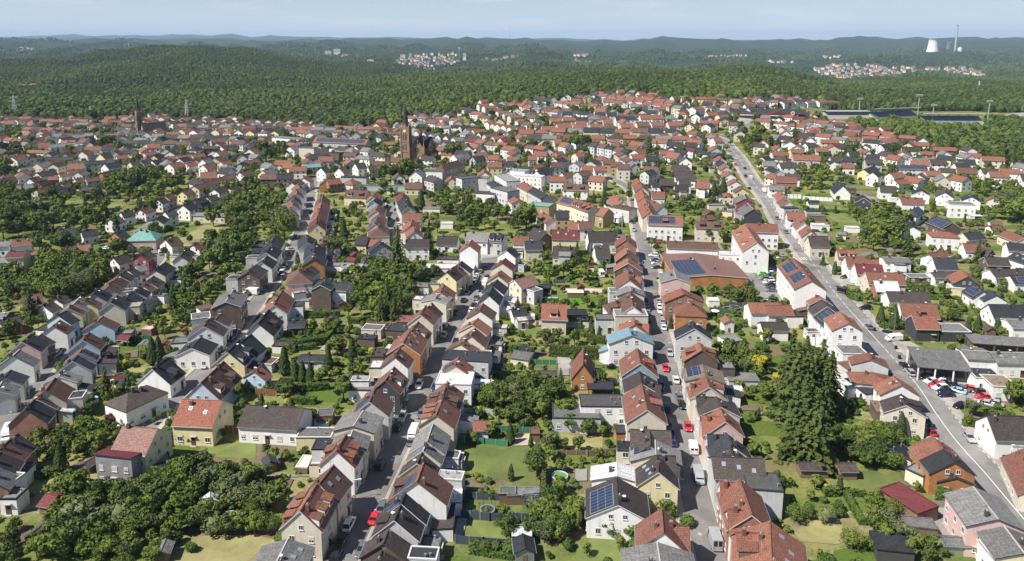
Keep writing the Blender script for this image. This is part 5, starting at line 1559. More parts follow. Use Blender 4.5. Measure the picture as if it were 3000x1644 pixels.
# size in the picture decides which houses are built one by one
for h in HOUSES:
    B = h['blocks'][0]; z = gz(B['c'].x, B['c'].y); x0, y0 = proj(B['c'].x, B['c'].y, z+B['he'])
    dpt = B['c'].y*CP+(CAM_H-z)*SP; h['px'] = F_PX/max(30, dpt)*math.sqrt(max(B['L'],3)*B['w']); h['vis'] = -120 < x0 < 3120 and y0 < 1800
HOUSES = [h for h in HOUSES if h['vis']]
HOUSES.sort(key=lambda h: -h['px'])
NH = 300
for h in HOUSES[:NH]: build_house(h, h['px'])
mats = [ROOF[k][0] for k in ROOF]+[WALL[k][0] for k in WALL]+[M['glass'], M['frame'], M['chim']]; mi = {m.name: i for i, m in enumerate(mats)}
mb = MB()
for h in HOUSES[NH:]:
    for B in h['blocks']:
        z = gz(B['c'].x, B['c'].y); rm = mi[ROOF[B['roof']][0].name]; wm = mi[WALL[B['wall']][0].name]
        mb.add(roof_mb(B), (B['c'].x, B['c'].y, z), B['rz'], 1, [rm, rm, rm, rm]); w = wall_mb(B); mb.add(w, (B['c'].x, B['c'].y, z), B['rz'], 1, [wm])
        q = MB(); w2, L2 = B['w']/2-.3, B['L']/2
        for sg in (1, -1):
            for zz in (1.6, 4.2):
                if zz+.7 > B['he']: continue
                n = max(1, int(B['L']/3.2))
                for k in range(n):
                    y = -L2+B['L']*(k+.5)/n; x = sg*(w2+.04); q.box(min(x, x-sg*.1), max(x, x-sg*.1), y-.5, y+.5, zz-.6, zz+.6, 0, False)
        for e in (1, -1):
            for zz in (1.6, 4.2):
                for k in (-.25, .25): y = e*(L2-.22); q.box(k*B['w']-.45, k*B['w']+.45, min(y, y-e*.1), max(y, y-e*.1), zz-.6, zz+.6, 0, False)
        q.box(-.3, .3, -L2*.3-.3, -L2*.3+.3, B['hr']-.6, B['hr']+.8, 1)
        mb.add(q, (B['c'].x, B['c'].y, z), B['rz'], 1, [mi['window_glass'], mi['chimney_brick']])
EXTRA_TOWN = mb; EXTRA_MI = mi; EXTRA_MATS = mats
print('houses', len(HOUSES), 'smallest px', HOUSES[min(NH, len(HOUSES))-1]['px'])
# ------------------------------------------------------------------ churches
m, t, b = newmat('church_sandstone'); tcn = N(t, 'ShaderNodeTexCoord'); non = N(t, 'ShaderNodeTexNoise'); non.inputs['Scale'].default_value = .7; non.inputs['Detail'].default_value = 9; non.inputs['Roughness'].default_value = .75
mrn = N(t, 'ShaderNodeMixRGB'); mrn.inputs[1].default_value = (.34,.22,.135,1); mrn.inputs[2].default_value = (.18,.12,.08,1); t.links.new(tcn.outputs['Object'], non.inputs['Vector']); mrr = N(t, 'ShaderNodeMapRange'); mrr.inputs[1].default_value = .4; mrr.inputs[2].default_value = .65
t.links.new(non.outputs[0], mrr.inputs[0]); t.links.new(mrr.outputs[0], mrn.inputs[0]); t.links.new(mrn.outputs[0], b.inputs['Base Color']); b.inputs['Roughness'].default_value = .9; M['stone'] = m
M['slate'] = ROOF['A'][0]; M['clock'] = mat_plain('clock_face', (.7,.68,.6), .5)
def arch(mb, x, y, z, w, h, axis, m, d=.06):       # pointed opening, as a thin dark panel with its own thickness
    pts = [(-w/2, 0), (w/2, 0), (w/2, h*.62), (w*.3, h*.85), (0, h), (-w*.3, h*.85), (-w/2, h*.62)]
    if axis == 'y': mb.face([(x+p[0], y-d, z+p[1]) for p in pts], m)
    elif axis == 'x-': mb.face([(x-d, y-p[0], z+p[1]) for p in pts], m)
    else: mb.face([(x+d, y+p[0], z+p[1]) for p in pts], m)
def church(name, label, x, y, rz, s, tower_dx, H_tower, H_spire, nave_w, nave_l, nave_h, ridge, big):
    p = P(x, y); root = bpy.data.objects.new(name, None); C.objects.link(root); root.location = (p.x, p.y, gz(p.x, p.y)); root.rotation_euler = (0,0,rz)
    tag(root, label, 'church')
    tw = 3.1*s; tx = tower_dx
    mb = MB(); mb.box(tx-tw, tx+tw, -tw, tw, -3, H_tower)                      # tower shaft with stepped buttresses and pinnacles
    for sx in (-1, 1):
        for sy in (-1, 1):
            cx_, cy_ = tx+sx*tw, sy*tw
            mb.box(cx_-.5*s, cx_+.5*s, cy_-.5*s, cy_+.5*s, -3, H_tower*.55); mb.box(cx_-.38*s, cx_+.38*s, cy_-.38*s, cy_+.38*s, H_tower*.55, H_tower*.98)
            mb.tube((cx_, cy_, H_tower*.98), (cx_, cy_, H_tower+5*s), .55*s, .05, 6)
    for z in (H_tower*.33, H_tower*.62, H_tower*.97): mb.box(tx-tw-.25, tx+tw+.25, -tw-.25, tw+.25, z-.25, z+.25)
    for sd_ in range(4):                                                        # gablets over each tower face
        c_, s_ = math.cos(sd_*math.pi/2), math.sin(sd_*math.pi/2)
        q = [(-tw*.8, -tw-.05, H_tower), (tw*.8, -tw-.05, H_tower), (0, -tw-.05, H_tower+3.6*s), (0, -tw+1.5, H_tower+3.6*s)]
        r3 = lambda v: (tx+v[0]*c_-v[1]*s_, v[0]*s_+v[1]*c_, v[2])
        mb.face([r3(q[0]), r3(q[1]), r3(q[2])]); mb.face([r3(q[1]), r3((tw*.8, -tw+1.5, H_tower)), r3(q[3]), r3(q[2])]); mb.face([r3((-tw*.8, -tw+1.5, H_tower)), r3(q[0]), r3(q[2]), r3(q[3])])
    tower = link('tower', mb.mesh('tower', [M['stone']]), root)
    mb = MB(); n = 8; R0 = tw*1.02
    for k in range(n):
        a0, a1 = (k+.5)*math.pi/4, (k+1.5)*math.pi/4
        mb.face([(tx+R0*math.cos(a0), R0*math.sin(a0), H_tower), (tx+R0*math.cos(a1), R0*math.sin(a1), H_tower), (tx+R0*.62*math.cos(a1), R0*.62*math.sin(a1), H_tower+H_spire*.28), (tx+R0*.62*math.cos(a0), R0*.62*math.sin(a0), H_tower+H_spire*.28)])
        mb.face([(tx+R0*.62*math.cos(a0), R0*.62*math.sin(a0), H_tower+H_spire*.28), (tx+R0*.62*math.cos(a1), R0*.62*math.sin(a1), H_tower+H_spire*.28), (tx, 0, H_tower+H_spire)])
    sp = link('spire', mb.mesh('spire', [M['slate']]), tower)
    mb = MB(); zt = H_tower+H_spire-.5; mb.tube((tx,0,zt), (tx,0,zt+3.4*s), .16, .1, 6); mb.box(tx-.8*s, tx+.8*s, -.1, .1, zt+2.1*s, zt+2.4*s); mb.lathe([(0,zt+.3),(.4,zt+.6),(0,zt+.95)], 8, 0, (tx,0))
    link('cross', mb.mesh('cross', [M['dark']]), tower)
    mb = MB()
    for ax, cx_, cy_ in (('y', tx, -tw), ('x-', tx-tw, 0), ('x+', tx+tw, 0)):
        for d in (-.9*s, .9*s):
            arch(mb, cx_+(d if ax == 'y' else 0), cy_+(0 if ax == 'y' else d), H_tower*.66, 1.1*s, H_tower*.22, ax, 0, .08)
            arch(mb, cx_+(d if ax == 'y' else 0), cy_+(0 if ax == 'y' else d), H_tower*.38, .9*s, H_tower*.18, ax, 0, .08)
    link('belfry_opening', mb.mesh('belfry_opening', [M['chimd']]), tower)
    mb = MB()
    for k in range(20):
        a0, a1 = k*.3142, (k+1)*.3142; r0 = 1.15*s
        mb.face([(tx, -tw-.3, H_tower*.92), (tx+r0*math.cos(a0), -tw-.3, H_tower*.92+r0*math.sin(a0)), (tx+r0*math.cos(a1), -tw-.3, H_tower*.92+r0*math.sin(a1))])
        mb.face([(tx+r0*math.cos(a0), -tw-.3, H_tower*.92+r0*math.sin(a0)), (tx+r0*math.cos(a0), -tw, H_tower*.92+r0*math.sin(a0)), (tx+r0*math.cos(a1), -tw, H_tower*.92+r0*math.sin(a1)), (tx+r0*math.cos(a1), -tw-.3, H_tower*.92+r0*math.sin(a1))])
    if big: link('clock_face', mb.mesh('clock_face', [M['clock']]), tower)
    # nave, aisles, transept
    x0, x1 = (-nave_w/2, nave_w/2)
    B = dict(w=nave_w, L=nave_l, he=nave_h, hr=ridge, fl=[], c=p, rz=0)
    wm = MB(); wm.add(wall_mb(B), (0, nave_l/2, 0)); B2 = dict(B); B2['w'] = nave_w*.8; B2['L'] = nave_w*1.55
    if big: wm.add(wall_mb(B2), (0, nave_l*.62, 0), math.pi/2)
    for k in range(5):
        for sg in (-1, 1): wm.box(sg*(nave_w/2)-.4, sg*(nave_w/2)+.4, nave_l*(.1+.19*k)-.4, nave_l*(.1+.19*k)+.4, -3, nave_h*.8)
    if big:
        for sg in (-1, 1): wm.box(sg*nave_w/2-.6, sg*nave_w/2+.6, -.6, .6, -3, nave_h+2); wm.tube((sg*nave_w/2, 0, nave_h+2), (sg*nave_w/2, 0, nave_h+7), .55, .05, 6)
    wall = link('nave', wm.mesh('nave', [M['stone']]), root)
    rm = MB(); rm.add(roof_mb(B), (0, nave_l/2, 0), 0, 1, [0,0,0,0])
    if big: rm.add(roof_mb(B2), (0, nave_l*.62, .02), math.pi/2, 1, [0,0,0,0]); rm.tube((0, nave_l*.62, ridge-1), (0, nave_l*.62, ridge+9), .9, .03, 8)
    link('nave_roof', rm.mesh('nave_roof', [M['slate']]), root)
    mb = MB()
    for k in range(4):
        for sg in (-1, 1): arch(mb, sg*(nave_w/2-.32), nave_l*(.19+.19*k), nave_h*.25, 1.6, nave_h*.6, 'x+' if sg > 0 else 'x-', 0, .08)
    link('nave_window', mb.mesh('nave_window', [M['glass']]), wall)
    if big:
        mb = MB(); r0 = 2.0; zc = nave_h*.9
        for k in range(24):
            a0, a1 = k*.2618, (k+1)*.2618
            mb.face([(0,.15,zc), (r0*math.cos(a0), .15, zc+r0*math.sin(a0)), (r0*math.cos(a1), .15, zc+r0*math.sin(a1))], 0)
            for ra, rb in ((r0, r0+.35),): mb.face([(ra*math.cos(a0), -.05, zc+ra*math.sin(a0)), (rb*math.cos(a0), -.05, zc+rb*math.sin(a0)), (rb*math.cos(a1), -.05, zc+rb*math.sin(a1)), (ra*math.cos(a1), -.05, zc+ra*math.sin(a1))], 1)
        for k in range(8): a = k*math.pi/4; mb.tube((0,.05,zc), (r0*math.cos(a),.05,zc+r0*math.sin(a)), .1, .1, 4, 1)
        link('rose_window', mb.mesh('rose_window', [M['glass'], M['stone']]), wall)
        mb = MB(); arch(mb, 0, .15, 0, 2.6, 5.2, 'y', 0, .08); arch(mb, 0, -.02, 0, 2.0, 4.4, 'y', 1, .1); link('portal', mb.mesh('portal', [M['concrete'], M['door']]), wall)
        mb = MB()
        for k in (-1, 0, 1): arch(mb, k*1.3, .15, nave_h*1.32, .7, 3 if k else 3.8, 'y', 0, .08)
        link('gable_window', mb.mesh('gable_window', [M['glass']]), wall)
px_ = P(1222, 477)
church('sandstone_church', 'brown sandstone church with tall slate steeple, clock and rose window', 1222, 478, R_(-10), 1.0, -8.3, 27, 20, 11, 20, 11, 19, True)
church('small_church', 'slender church with pointed dark spire and long slate nave on the left', 418, 404, R_(-48), .72, -7.6, 24, 19, 10, 22, 7, 14, False)
# ------------------------------------------------------------------ power station, masts, turbines
def at_img(x, y, D):                    # a point D metres off whose foot shows at picture (x, y)
    X = (x-CX)/F_PX*D*1.0; Y = D*1.0; d = ray(x, y); X = d.x/d.y*D; return Vector((X, D, CAM_H+D*d.z/d.y))
def mppx(D): return D*1.0/F_PX          # metres for one picture pixel at that distance
M['towerwhite'] = mat_plain('cooling_tower_concrete', (.75,.72,.66), .8, var=.05)
D = 6400; k = mppx(D); p = at_img(2731, 157, D); root = bpy.data.objects.new('cooling_tower', None); C.objects.link(root); root.location = p
mb = MB(); mb.lathe([(17*k,-60),(16.2*k,6*k),(13.9*k,18*k),(12.3*k,30*k),(12.0*k,34*k),(12.7*k,39.5*k),(12.2*k,39.5*k),(11.6*k,34*k),(11.9*k,30*k),(13.3*k,18*k)], 40)
link('shell', mb.mesh('shell', [M['towerwhite']], True), root); mb = MB(); mb.lathe([(12.75*k,38.6*k),(12.95*k,38.6*k),(12.95*k,40*k),(12.4*k,40*k)], 40); link('rim', mb.mesh('rim', [M['concrete']]), root)
tag(root, 'white hyperbolic cooling tower on the right of the horizon', 'cooling tower')
p = at_img(2797, 158, D); root = bpy.data.objects.new('chimney_stack', None); C.objects.link(root); root.location = p
mb = MB(); mb.tube((0,0,-60), (0,0,81*k), 3.4*k, 2.1*k, 20); link('shaft', mb.mesh('shaft', [mat_plain('stack_concrete', (.36,.37,.4), .8)]), root)
mb = MB(); mb.tube((0,0,79.5*k), (0,0,82*k), 2.3*k, 2.3*k, 20); link('stack_head', mb.mesh('stack_head', [M['dark']]), root)
tag(root, 'tall slim grey power station chimney beside the cooling tower', 'chimney')
p = at_img(2811, 158, D); mb = MB(); mb.lathe([(6*k,-60),(6*k,16*k),(4.5*k,17.5*k),(0,18*k)], 20); so_ = bpy.data.objects.new('silo', None); C.objects.link(so_); so_.location = p
link('silo_shell', mb.mesh('silo_shell', [M['towerwhite']], True), so_); mb = MB(); mb.box(-1.5*k, 1.5*k, -1*k, 1*k, 17*k, 20*k); link('silo_head', mb.mesh('silo_head', [M['concrete']]), so_); tag(so_, 'short round white silo right of the tall chimney', 'silo')
p = at_img(2777, 158, D); mb = MB(); mb.box(-9*k,9*k,-8*k,8*k,-60,12*k); mb.box(-3*k,4*k,-6*k,6*k,12*k,32*k); mb.box(6*k,9*k,-3*k,3*k,12*k,36*k); mb.box(-14*k,-9*k,-5*k,5*k,-60,7*k); mb.tube((-8*k,0,6*k),(2*k,0,28*k),1.2*k,1.2*k,6)
so_ = bpy.data.objects.new('boiler_house', None); C.objects.link(so_); so_.location = p; link('hall', mb.mesh('hall', [mat_plain('boiler_cladding', (.17,.14,.16), .7)]), so_)
mb = MB(); mb.box(-3.2*k,4.2*k,-6.2*k,6.2*k,32*k,33*k); link('roof', mb.mesh('roof', [M['metal']]), so_); tag(so_, 'dark boiler house between the cooling tower and the chimney', 'power station')
def lattice(name, label, cat, x, yb, yt, D, arms=3, wb=.11, group=None, light=False):
    p = at_img(x, yb, D)
    if light: p = P(x, yb); D = p.y
    k = mppx(D); H_ = (yb-yt)*k; root = bpy.data.objects.new(name, None); C.objects.link(root); root.location = p; tag(root, label, cat, group)
    mb = MB(); t_ = max(.2, k*.3)
    if not light:
        w0 = H_*wb
        for sx in (-1,1):
            for sy in (-1,1): mb.tube((sx*w0, sy*w0, -4), (sx*w0*.12, sy*w0*.12, H_), t_, t_*.7, 4)
        for i in range(9):
            za, zb = H_*i/9, H_*(i+1)/9; wa, wb_ = w0*(1-.88*i/9), w0*(1-.88*(i+1)/9)
            for s in (-1, 1): mb.tube((-wa, s*wa, za), (wb_, s*wb_, zb), t_*.6, t_*.6, 3, 0, False); mb.tube((wa, s*wa, za), (-wb_, s*wb_, zb), t_*.6, t_*.6, 3, 0, False); mb.tube((s*wa, -wa, za), (s*wb_, wb_, zb), t_*.6, t_*.6, 3, 0, False)
        link('lattice_mast', mb.mesh('lattice_mast', [M['frame']]), root)
        for i in range(arms):
            z = H_*(.62+.15*i); a = H_*(.27-.05*i); mb = MB(); mb.tube((-a, 0, z), (a, 0, z), t_*.8, t_*.8, 4); mb.tube((-a, 0, z), (0, 0, z+H_*.05), t_*.5, t_*.5, 3); mb.tube((a, 0, z), (0, 0, z+H_*.05), t_*.5, t_*.5, 3)
            link('cross_arm', mb.mesh('cross_arm', [M['metal']]), root)
    else:
        mb.tube((0,0,-3), (0,0,H_), .5, .35, 8); link('mast', mb.mesh('mast', [M['concrete']]), root)
        mb = MB(); mb.box(-3.2, 3.2, -.3, .3, H_-2.4, H_-1.9); mb.box(-2.6, 2.6, -.3, .3, H_-.2, H_)
        for i in range(5):
            for j in range(2): mb.box(-3.1+i*1.3, -2.0+i*1.3, -.8, -.1, H_-1.7+j*1.0-.2, H_-1.0+j*1.0-.2)
        link('lamp_array', mb.mesh('lamp_array', [M['concrete']]), root)
    return root
s_ = 2.576
for x, yb, yt, D, pos in ((120,910,722,930,'second from the left edge'),(18,790,690,1300,'at the left edge'),(690,905,800,900,'left of the small church'),(1415,905,752,900,'right of the small church')):
    lattice('power_pylon', f'grey lattice power pylon against the wood, {pos}', 'power pylon', x/s_, yb/s_, yt/s_, D, group='power pylons')
for x, yb, yt, D, pos in ((2225,745,612,1400,'above the stadium'),(2455,885,712,1150,'at the stadium car park')):
    lattice('power_pylon', f'grey lattice power pylon {pos}', 'power pylon', 2000+x/s_, yb/s_, yt/s_, D, group='power pylons')
for x, yb, yt, D, pos in ((1330,860,738,1000,'leftmost'),(1768,925,712,900,'tallest, between the two stands'),(1883,925,786,900,'in front of the right stand'),(2298,940,756,900,'rightmost, by the car park')):
    lattice('floodlight_mast', f'stadium floodlight mast with lamp panel, {pos}', 'floodlight', 2000+x/s_, yb/s_, yt/s_, D, light=True, group='stadium floodlights')
k = mppx(9000); p = at_img(1000+1272/s_, 296/s_, 9000); mb = MB(); mb.tube((0,0,-50),(0,0,42*k),.5*k,.28*k,6); o = bpy.data.objects.new('radio_mast', None); C.objects.link(o); o.location = p; link('mast', mb.mesh('mast', [M['metal']]), o)
mb = MB(); mb.tube((0,0,20*k),(0,0,22*k),.9*k,.9*k,8); link('platform', mb.mesh('platform', [M['metal']]), o); tag(o, 'very thin tall radio mast on the horizon hill at the centre', 'radio mast')
for x, yb, yt, D, lb in ((1790/1,315,255,8800,'left of the two wind turbines on the central horizon'),(1880,315,270,8800,'right of the two wind turbines on the central horizon'),(356*s_,305,280,15000,'faint wind turbine on the far left horizon'),(389*s_,312,272,15000,'second faint wind turbine on the far left horizon'),(2582-100+0,300,268,8600,'wind turbine on the ridge above the right hills')):
    X = 1000+(x-1000)/s_ if 1700 < x < 1900 else (x/s_ if x < 1100 else 2578)
    k = mppx(D); p = at_img(X, yb/s_, D); Ht = (yb-yt)/s_*k*.9+5; o = bpy.data.objects.new('wind_turbine', None); C.objects.link(o); o.location = p; tag(o, lb, 'wind turbine', 'wind turbines on the horizon')
    mb = MB(); mb.tube((0,0,-30),(0,0,Ht),.55*k,.35*k,8); link('tower', mb.mesh('tower', [M['towerwhite']]), o); mb = MB(); mb.box(-.5*k,.5*k,-1.2*k,1*k,Ht-.4*k,Ht+.5*k); link('nacelle', mb.mesh('nacelle', [M['towerwhite']]), o)
    for j in range(3):
        mb = MB(); a = .5+j*2.094; mb.tube((0,-1.3*k,Ht),(math.sin(a)*6*k,-1.3*k,Ht+math.cos(a)*6*k),.3*k,.1*k,4); link('blade', mb.mesh('blade', [M['towerwhite']]), o)
for X, Y_, T_, D, lb in ((1000+890/s_, 408/s_, 360/s_, 3900, 'white mushroom water tower above the far central town'),(972/s_, 362/s_, 330/s_, 5400, 'grey water tower on the far left ridge')):
    k = mppx(D); p = at_img(X, Y_, D); h_ = (Y_-T_)*k; o = bpy.data.objects.new('water_tower', None); C.objects.link(o); o.location = p; tag(o, lb, 'water tower')
    mb = MB(); mb.lathe([(.9*k,-30),(.7*k,h_*.7)], 14); link('shaft', mb.mesh('shaft', [M['concrete']]), o); mb = MB(); mb.lathe([(.7*k,h_*.7),(2*k,h_*.82),(2*k,h_*.96),(0,h_)], 16); link('tank', mb.mesh('tank', [M['towerwhite']]), o)
# ------------------------------------------------------------------ stadium, supermarket, motorway bridge
def stand(label, x0, y0, x1, y1, D0, D1, depth, hb_, hf, seats=True):
    a = P(x0, y0); b_ = P(x1, y1); d = b_-a; d.z = 0; Ln = d.length; c = (a+b_)/2; z = min(gz(a.x, a.y), gz(b_.x, b_.y)); o = bpy.data.objects.new('grandstand', None); C.objects.link(o)
    o.location = (c.x, c.y, z); o.rotation_euler = (0,0,math.atan2(d.y, d.x)); tag(o, label, 'grandstand', 'stands of the stadium')
    mb = MB()
    for i in range(10): mb.box(-Ln/2, Ln/2, depth*(.1*i)-depth*.5+2, depth*(.1*i+.1)-depth*.5+2, -3, .8+i*.85)
    link('terrace', mb.mesh('terrace', [M['concrete']]), o)
    mb = MB(); mb.box(-Ln/2, Ln/2, depth*.5+2.05, depth*.5+3, -3, hb_-1); link('rear_wall', mb.mesh('rear_wall', [M['dark']]), o)
    mb = MB()
    n = int(Ln/9)
    for i in range(n+1): X = -Ln/2+Ln*i/n; mb.box(X-.2, X+.2, depth*.5+1, depth*.5+1.6, 0, hb_+.5); mb.tube((X, depth*.5+1.4, hb_-.5), (X, -depth*.05, hf), .18, .15, 4)
    link('roof_girder', mb.mesh('roof_girder', [M['metal']]), o)
    mb = MB(); 
    mb.face([(-Ln/2-1,-depth*.05,hf+.3),(Ln/2+1,-depth*.05,hf+.3),(Ln/2+1,depth*.6+2,hb_+.4),(-Ln/2-1,depth*.6+2,hb_+.4)]); mb.face([(-Ln/2-1,-depth*.05,hf),(-Ln/2-1,depth*.6+2,hb_+.1),(Ln/2+1,depth*.6+2,hb_+.1),(Ln/2+1,-depth*.05,hf)])
    mb.box(-Ln/2-1,Ln/2+1,-depth*.05-.3,-depth*.05,hf-.7,hf+.35); link('roof', mb.mesh('roof', [ROOF['W'][0]]), o)
    if not seats: return
    mb = MB()
    for i in range(10):
        for j in range(int(Ln/7)): X = -Ln/2+1+j*7; mb.box(X, X+6, depth*(.1*i)-depth*.5+2.3, depth*(.1*i)-depth*.5+2.8, .8+i*.85, 1.25+i*.85)
    link('seating', mb.mesh('seating', [mat_plain('seat_blue', (.14,.18,.26), .6)]), o)
stand('left stadium stand with thin white sweeping roof', 2420, 346, 2560, 349, 905, 880, 16, 7.5, 8.5, False)
stand('middle stadium stand with white roof rising to the right', 2560, 352, 2690, 350, 870, 850, 18, 9, 13)
stand('right stadium stand with long dark glass front', 2702, 358, 2880, 368, 860, 800, 18, 10, 12.5)
p = P(2230, 345); mb = MB(); o = bpy.data.objects.new('supermarket', None); C.objects.link(o); o.location = p; o.rotation_euler = (0,0,R_(-14)); tag(o, 'low white supermarket with grey roof, red gable band and yellow blue sign', 'supermarket')
mb.box(-42, 30, -3, 26, -4, 4.6); mb.box(-24, 26, -12, -3, -4, 4.0); link('wall', mb.mesh('wall', [WALL['w'][0]]), o)
mb = MB(); mb.prism([(-4, 4.6), (27, 4.6), (11, 8.2)], -43, 31); rt = link('roof', mb.mesh('roof', [ROOF['A'][0]]), o, (0,0,0), R_(-90)); rt.location = (0,0,.02); rt.rotation_euler = (0,0,R_(90)); rt.location = (0,0,.02)
bpy.context.view_layer.update()
rt.data.transform(Matrix.Rotation(R_(90), 4, 'Z')); rt.rotation_euler = (0,0,0); rt.data.transform(Matrix.Translation((-0, 0, 0)))
rt.data.transform(Matrix.Scale(-1, 4, (1,0,0))) if False else None
mb = MB(); mb.face([(4,-12.1,4),(26,-12.1,4),(15,-12.1,7.4)]); mb.face([(4,-12.1,4),(15,-12.1,7.4),(15,4,7.4),(4,4,4)]); mb.face([(26,-12.1,4),(26,4,4),(15,4,7.4),(15,-12.1,7.4)]); mb.face([(-24,-12.1,4),(4,-12.1,4),(4,-3,5),(-24,-3,5)]); link('porch_roof', mb.mesh('porch_roof', [ROOF['M'][0]]), o)
mb = MB(); mb.box(-22, 24, -12.15, -12.02, .3, 3.2); link('shop_window', mb.mesh('shop_window', [M['glass']]), o)
mb = MB(); mb.box(26, 31, -12.6, -12.2, 4, 9, 0); mb.tube((28.5,-12.65,6.5),(28.5,-12.62,6.5),1.8,1.8,18,1); mb.tube((28.5,-12.7,6.5),(28.5,-12.66,6.5),1.1,1.1,12,2)
link('sign_board', mb.mesh('sign_board', [mat_plain('sign_blue', (.03,.08,.35)), mat_plain('sign_yellow', (.8,.65,.03)), mat_plain('sign_red', (.6,.03,.03))]), o)
a = at_img(2022, 214, 3000); b_ = at_img(2128, 208, 3300); d = b_-a; o = bpy.data.objects.new('motorway_bridge', None); C.objects.link(o); o.location = (a+b_)/2; o.rotation_euler = (0,0,math.atan2(d.y,d.x)); Ln = d.length; tag(o, 'long low grey motorway viaduct among the far woods', 'bridge')
mb = MB(); mb.box(-Ln/2,Ln/2,-9,9,3,6); link('deck', mb.mesh('deck', [M['concrete']]), o)
for i in range(7): mb = MB(); X = -Ln/2+Ln*(i+.5)/7; mb.box(X-1.5,X+1.5,-5,5,-40,3); link('pier', mb.mesh('pier', [M['concrete']]), o)
# ------------------------------------------------------------------ far towns, joined to the houses too many to build one by one
mb = EXTRA_TOWN; mi = EXTRA_MI
def far_town(poly, n, D0, D1, s=1.0, roofs='ROOBDAG', walls='lclcyg'):
    xs = [p[0] for p in poly]; ys = [p[1] for p in poly]; k = 0; tries = 0
    n = int(n*.8)
    while k < n and tries < n*30:
        tries += 1; x = rnd.uniform(min(xs), max(xs)); y = rnd.uniform(min(ys), max(ys))
        if not inpoly(x, y, poly): continue
        D = D0+(D1-D0)*(max(ys)-y)/(max(ys)-min(ys)); q = at_img(x, y, D); g = gz(q.x, q.y)
        B = dict(w=9*s, L=rnd.uniform(9, 17)*s, hr=rnd.uniform(8, 10)*s, he=5.4*s, fl=[], c=Vector((q.x, q.y, 0)), rz=rnd.choice((0, 1.57, .9, 1.2))+rnd.uniform(-.2, .2))
        rm = mi[ROOF[rnd.choice(roofs)][0].name]; wm = mi[WALL[rnd.choice(walls)][0].name]
        z = q.z-2; mb.add(roof_mb(B), (q.x, q.y, z), B['rz'], 1, [rm]*4); mb.add(wall_mb(B), (q.x, q.y, z), B['rz'], 1, [wm]); k += 1
FAR_POLYS = [([(1140,186),(1170,168),(1240,158),(1330,153),(1350,162),(1345,180),(1300,192),(1180,198)],150,3400,4000,1.0),
 ([(1400,172),(1520,163),(1690,172),(1730,182),(1600,181),(1410,177)],90,3900,4300,1.1), ([(1680,160),(1725,157),(1722,164),(1690,164)],18,4600,4800,1.2),
 ([(1805,180),(1895,184),(1898,191),(1815,188)],34,3700,3900,1.0),([(1200,195),(1290,200),(1250,210),(1210,205)],26,3100,3300,.9),
 ([(2372,196),(2440,187),(2560,188),(2680,196),(2830,198),(2890,214),(2880,222),(2760,210),(2650,228),(2500,232),(2390,224),(2395,212)],300,2950,3500,1.0),
 ([(2245,178),(2320,176),(2325,182),(2245,184)],14,4200,4300,1.1), ([(2070,163),(2190,160),(2190,166),(2080,170)],26,5000,5300,1.2),
 ([(2400,164),(2465,162),(2462,169),(2410,168)],14,5000,5100,1.1),([(200,148),(330,141),(335,150),(260,158),(195,155)],60,5300,5800,1.4),
 ([(35,145),(105,143),(105,150),(40,151)],10,5200,5400,1.5),([(360,139),(392,137),(392,143),(362,144)],6,5400,5500,1.4),([(1000,163),(1050,162),(1050,169),(1005,169)],12,4200,4300,1.4),([(65,252),(125,256),(120,262),(70,258)],4,1400,1450,1.0),([(180,253),(190,253),(190,257),(180,257)],1,1400,1450,1.0)]
for f in FAR_POLYS: far_town(*f)
tag(link('distant_houses', mb.mesh('distant_houses', EXTRA_MATS)), 'the many small red and grey roofed houses of the back rows and the far towns', 'houses', kind='stuff')
for x, yb, yt, w, D, lb in ((163/s_,376/s_,357/s_,9,5300,'left pale tower block on the far left slope'),(214/s_,380/s_,360/s_,9,5300,'right pale tower block on the far left slope'),(1000+222/s_,482/s_,452/s_,17,3400,'pale apartment tower at the edge of the far central town'),(2478/s_,410/s_,385/s_,18,4800,'grey apartment slab left of the far central town'),(2545/s_,398/s_,372/s_,18,4900,'paler grey apartment slab beside the far central town'),(1000+523/s_,420/s_,406/s_,8,4000,'white block at the top of the far central town'),(1000+466/s_,426/s_,414/s_,14,3900,'long white block on the far central town slope'),(1000+930/s_,432/s_,405/s_,9,3900,'pale block right of the mushroom water tower')):
    k = mppx(D); p = at_img(x, yb, D); H_ = (yb-yt)*k; o = bpy.data.objects.new('tower_block', None); C.objects.link(o); o.location = p; tag(o, lb, 'apartment block')
    mb = MB(); mb.box(-w*k/2,w*k/2,-7,7,-20,H_); link('wall', mb.mesh('wall', [WALL['w'][0]]), o); mb = MB(); mb.box(-w*k/2-.3,w*k/2+.3,-7.3,7.3,H_,H_+.8); mb.box(-3,3,-3,3,H_+.8,H_+3.6); link('roof', mb.mesh('roof', [M['concrete']]), o)
    mb = MB()
    for i in range(int(H_/3)): mb.box(-w*k/2+1, w*k/2-1, -7.1, -7.02, i*3+1, i*3+2.2)
    link('window_band', mb.mesh('window_band', [M['glass']]), o)
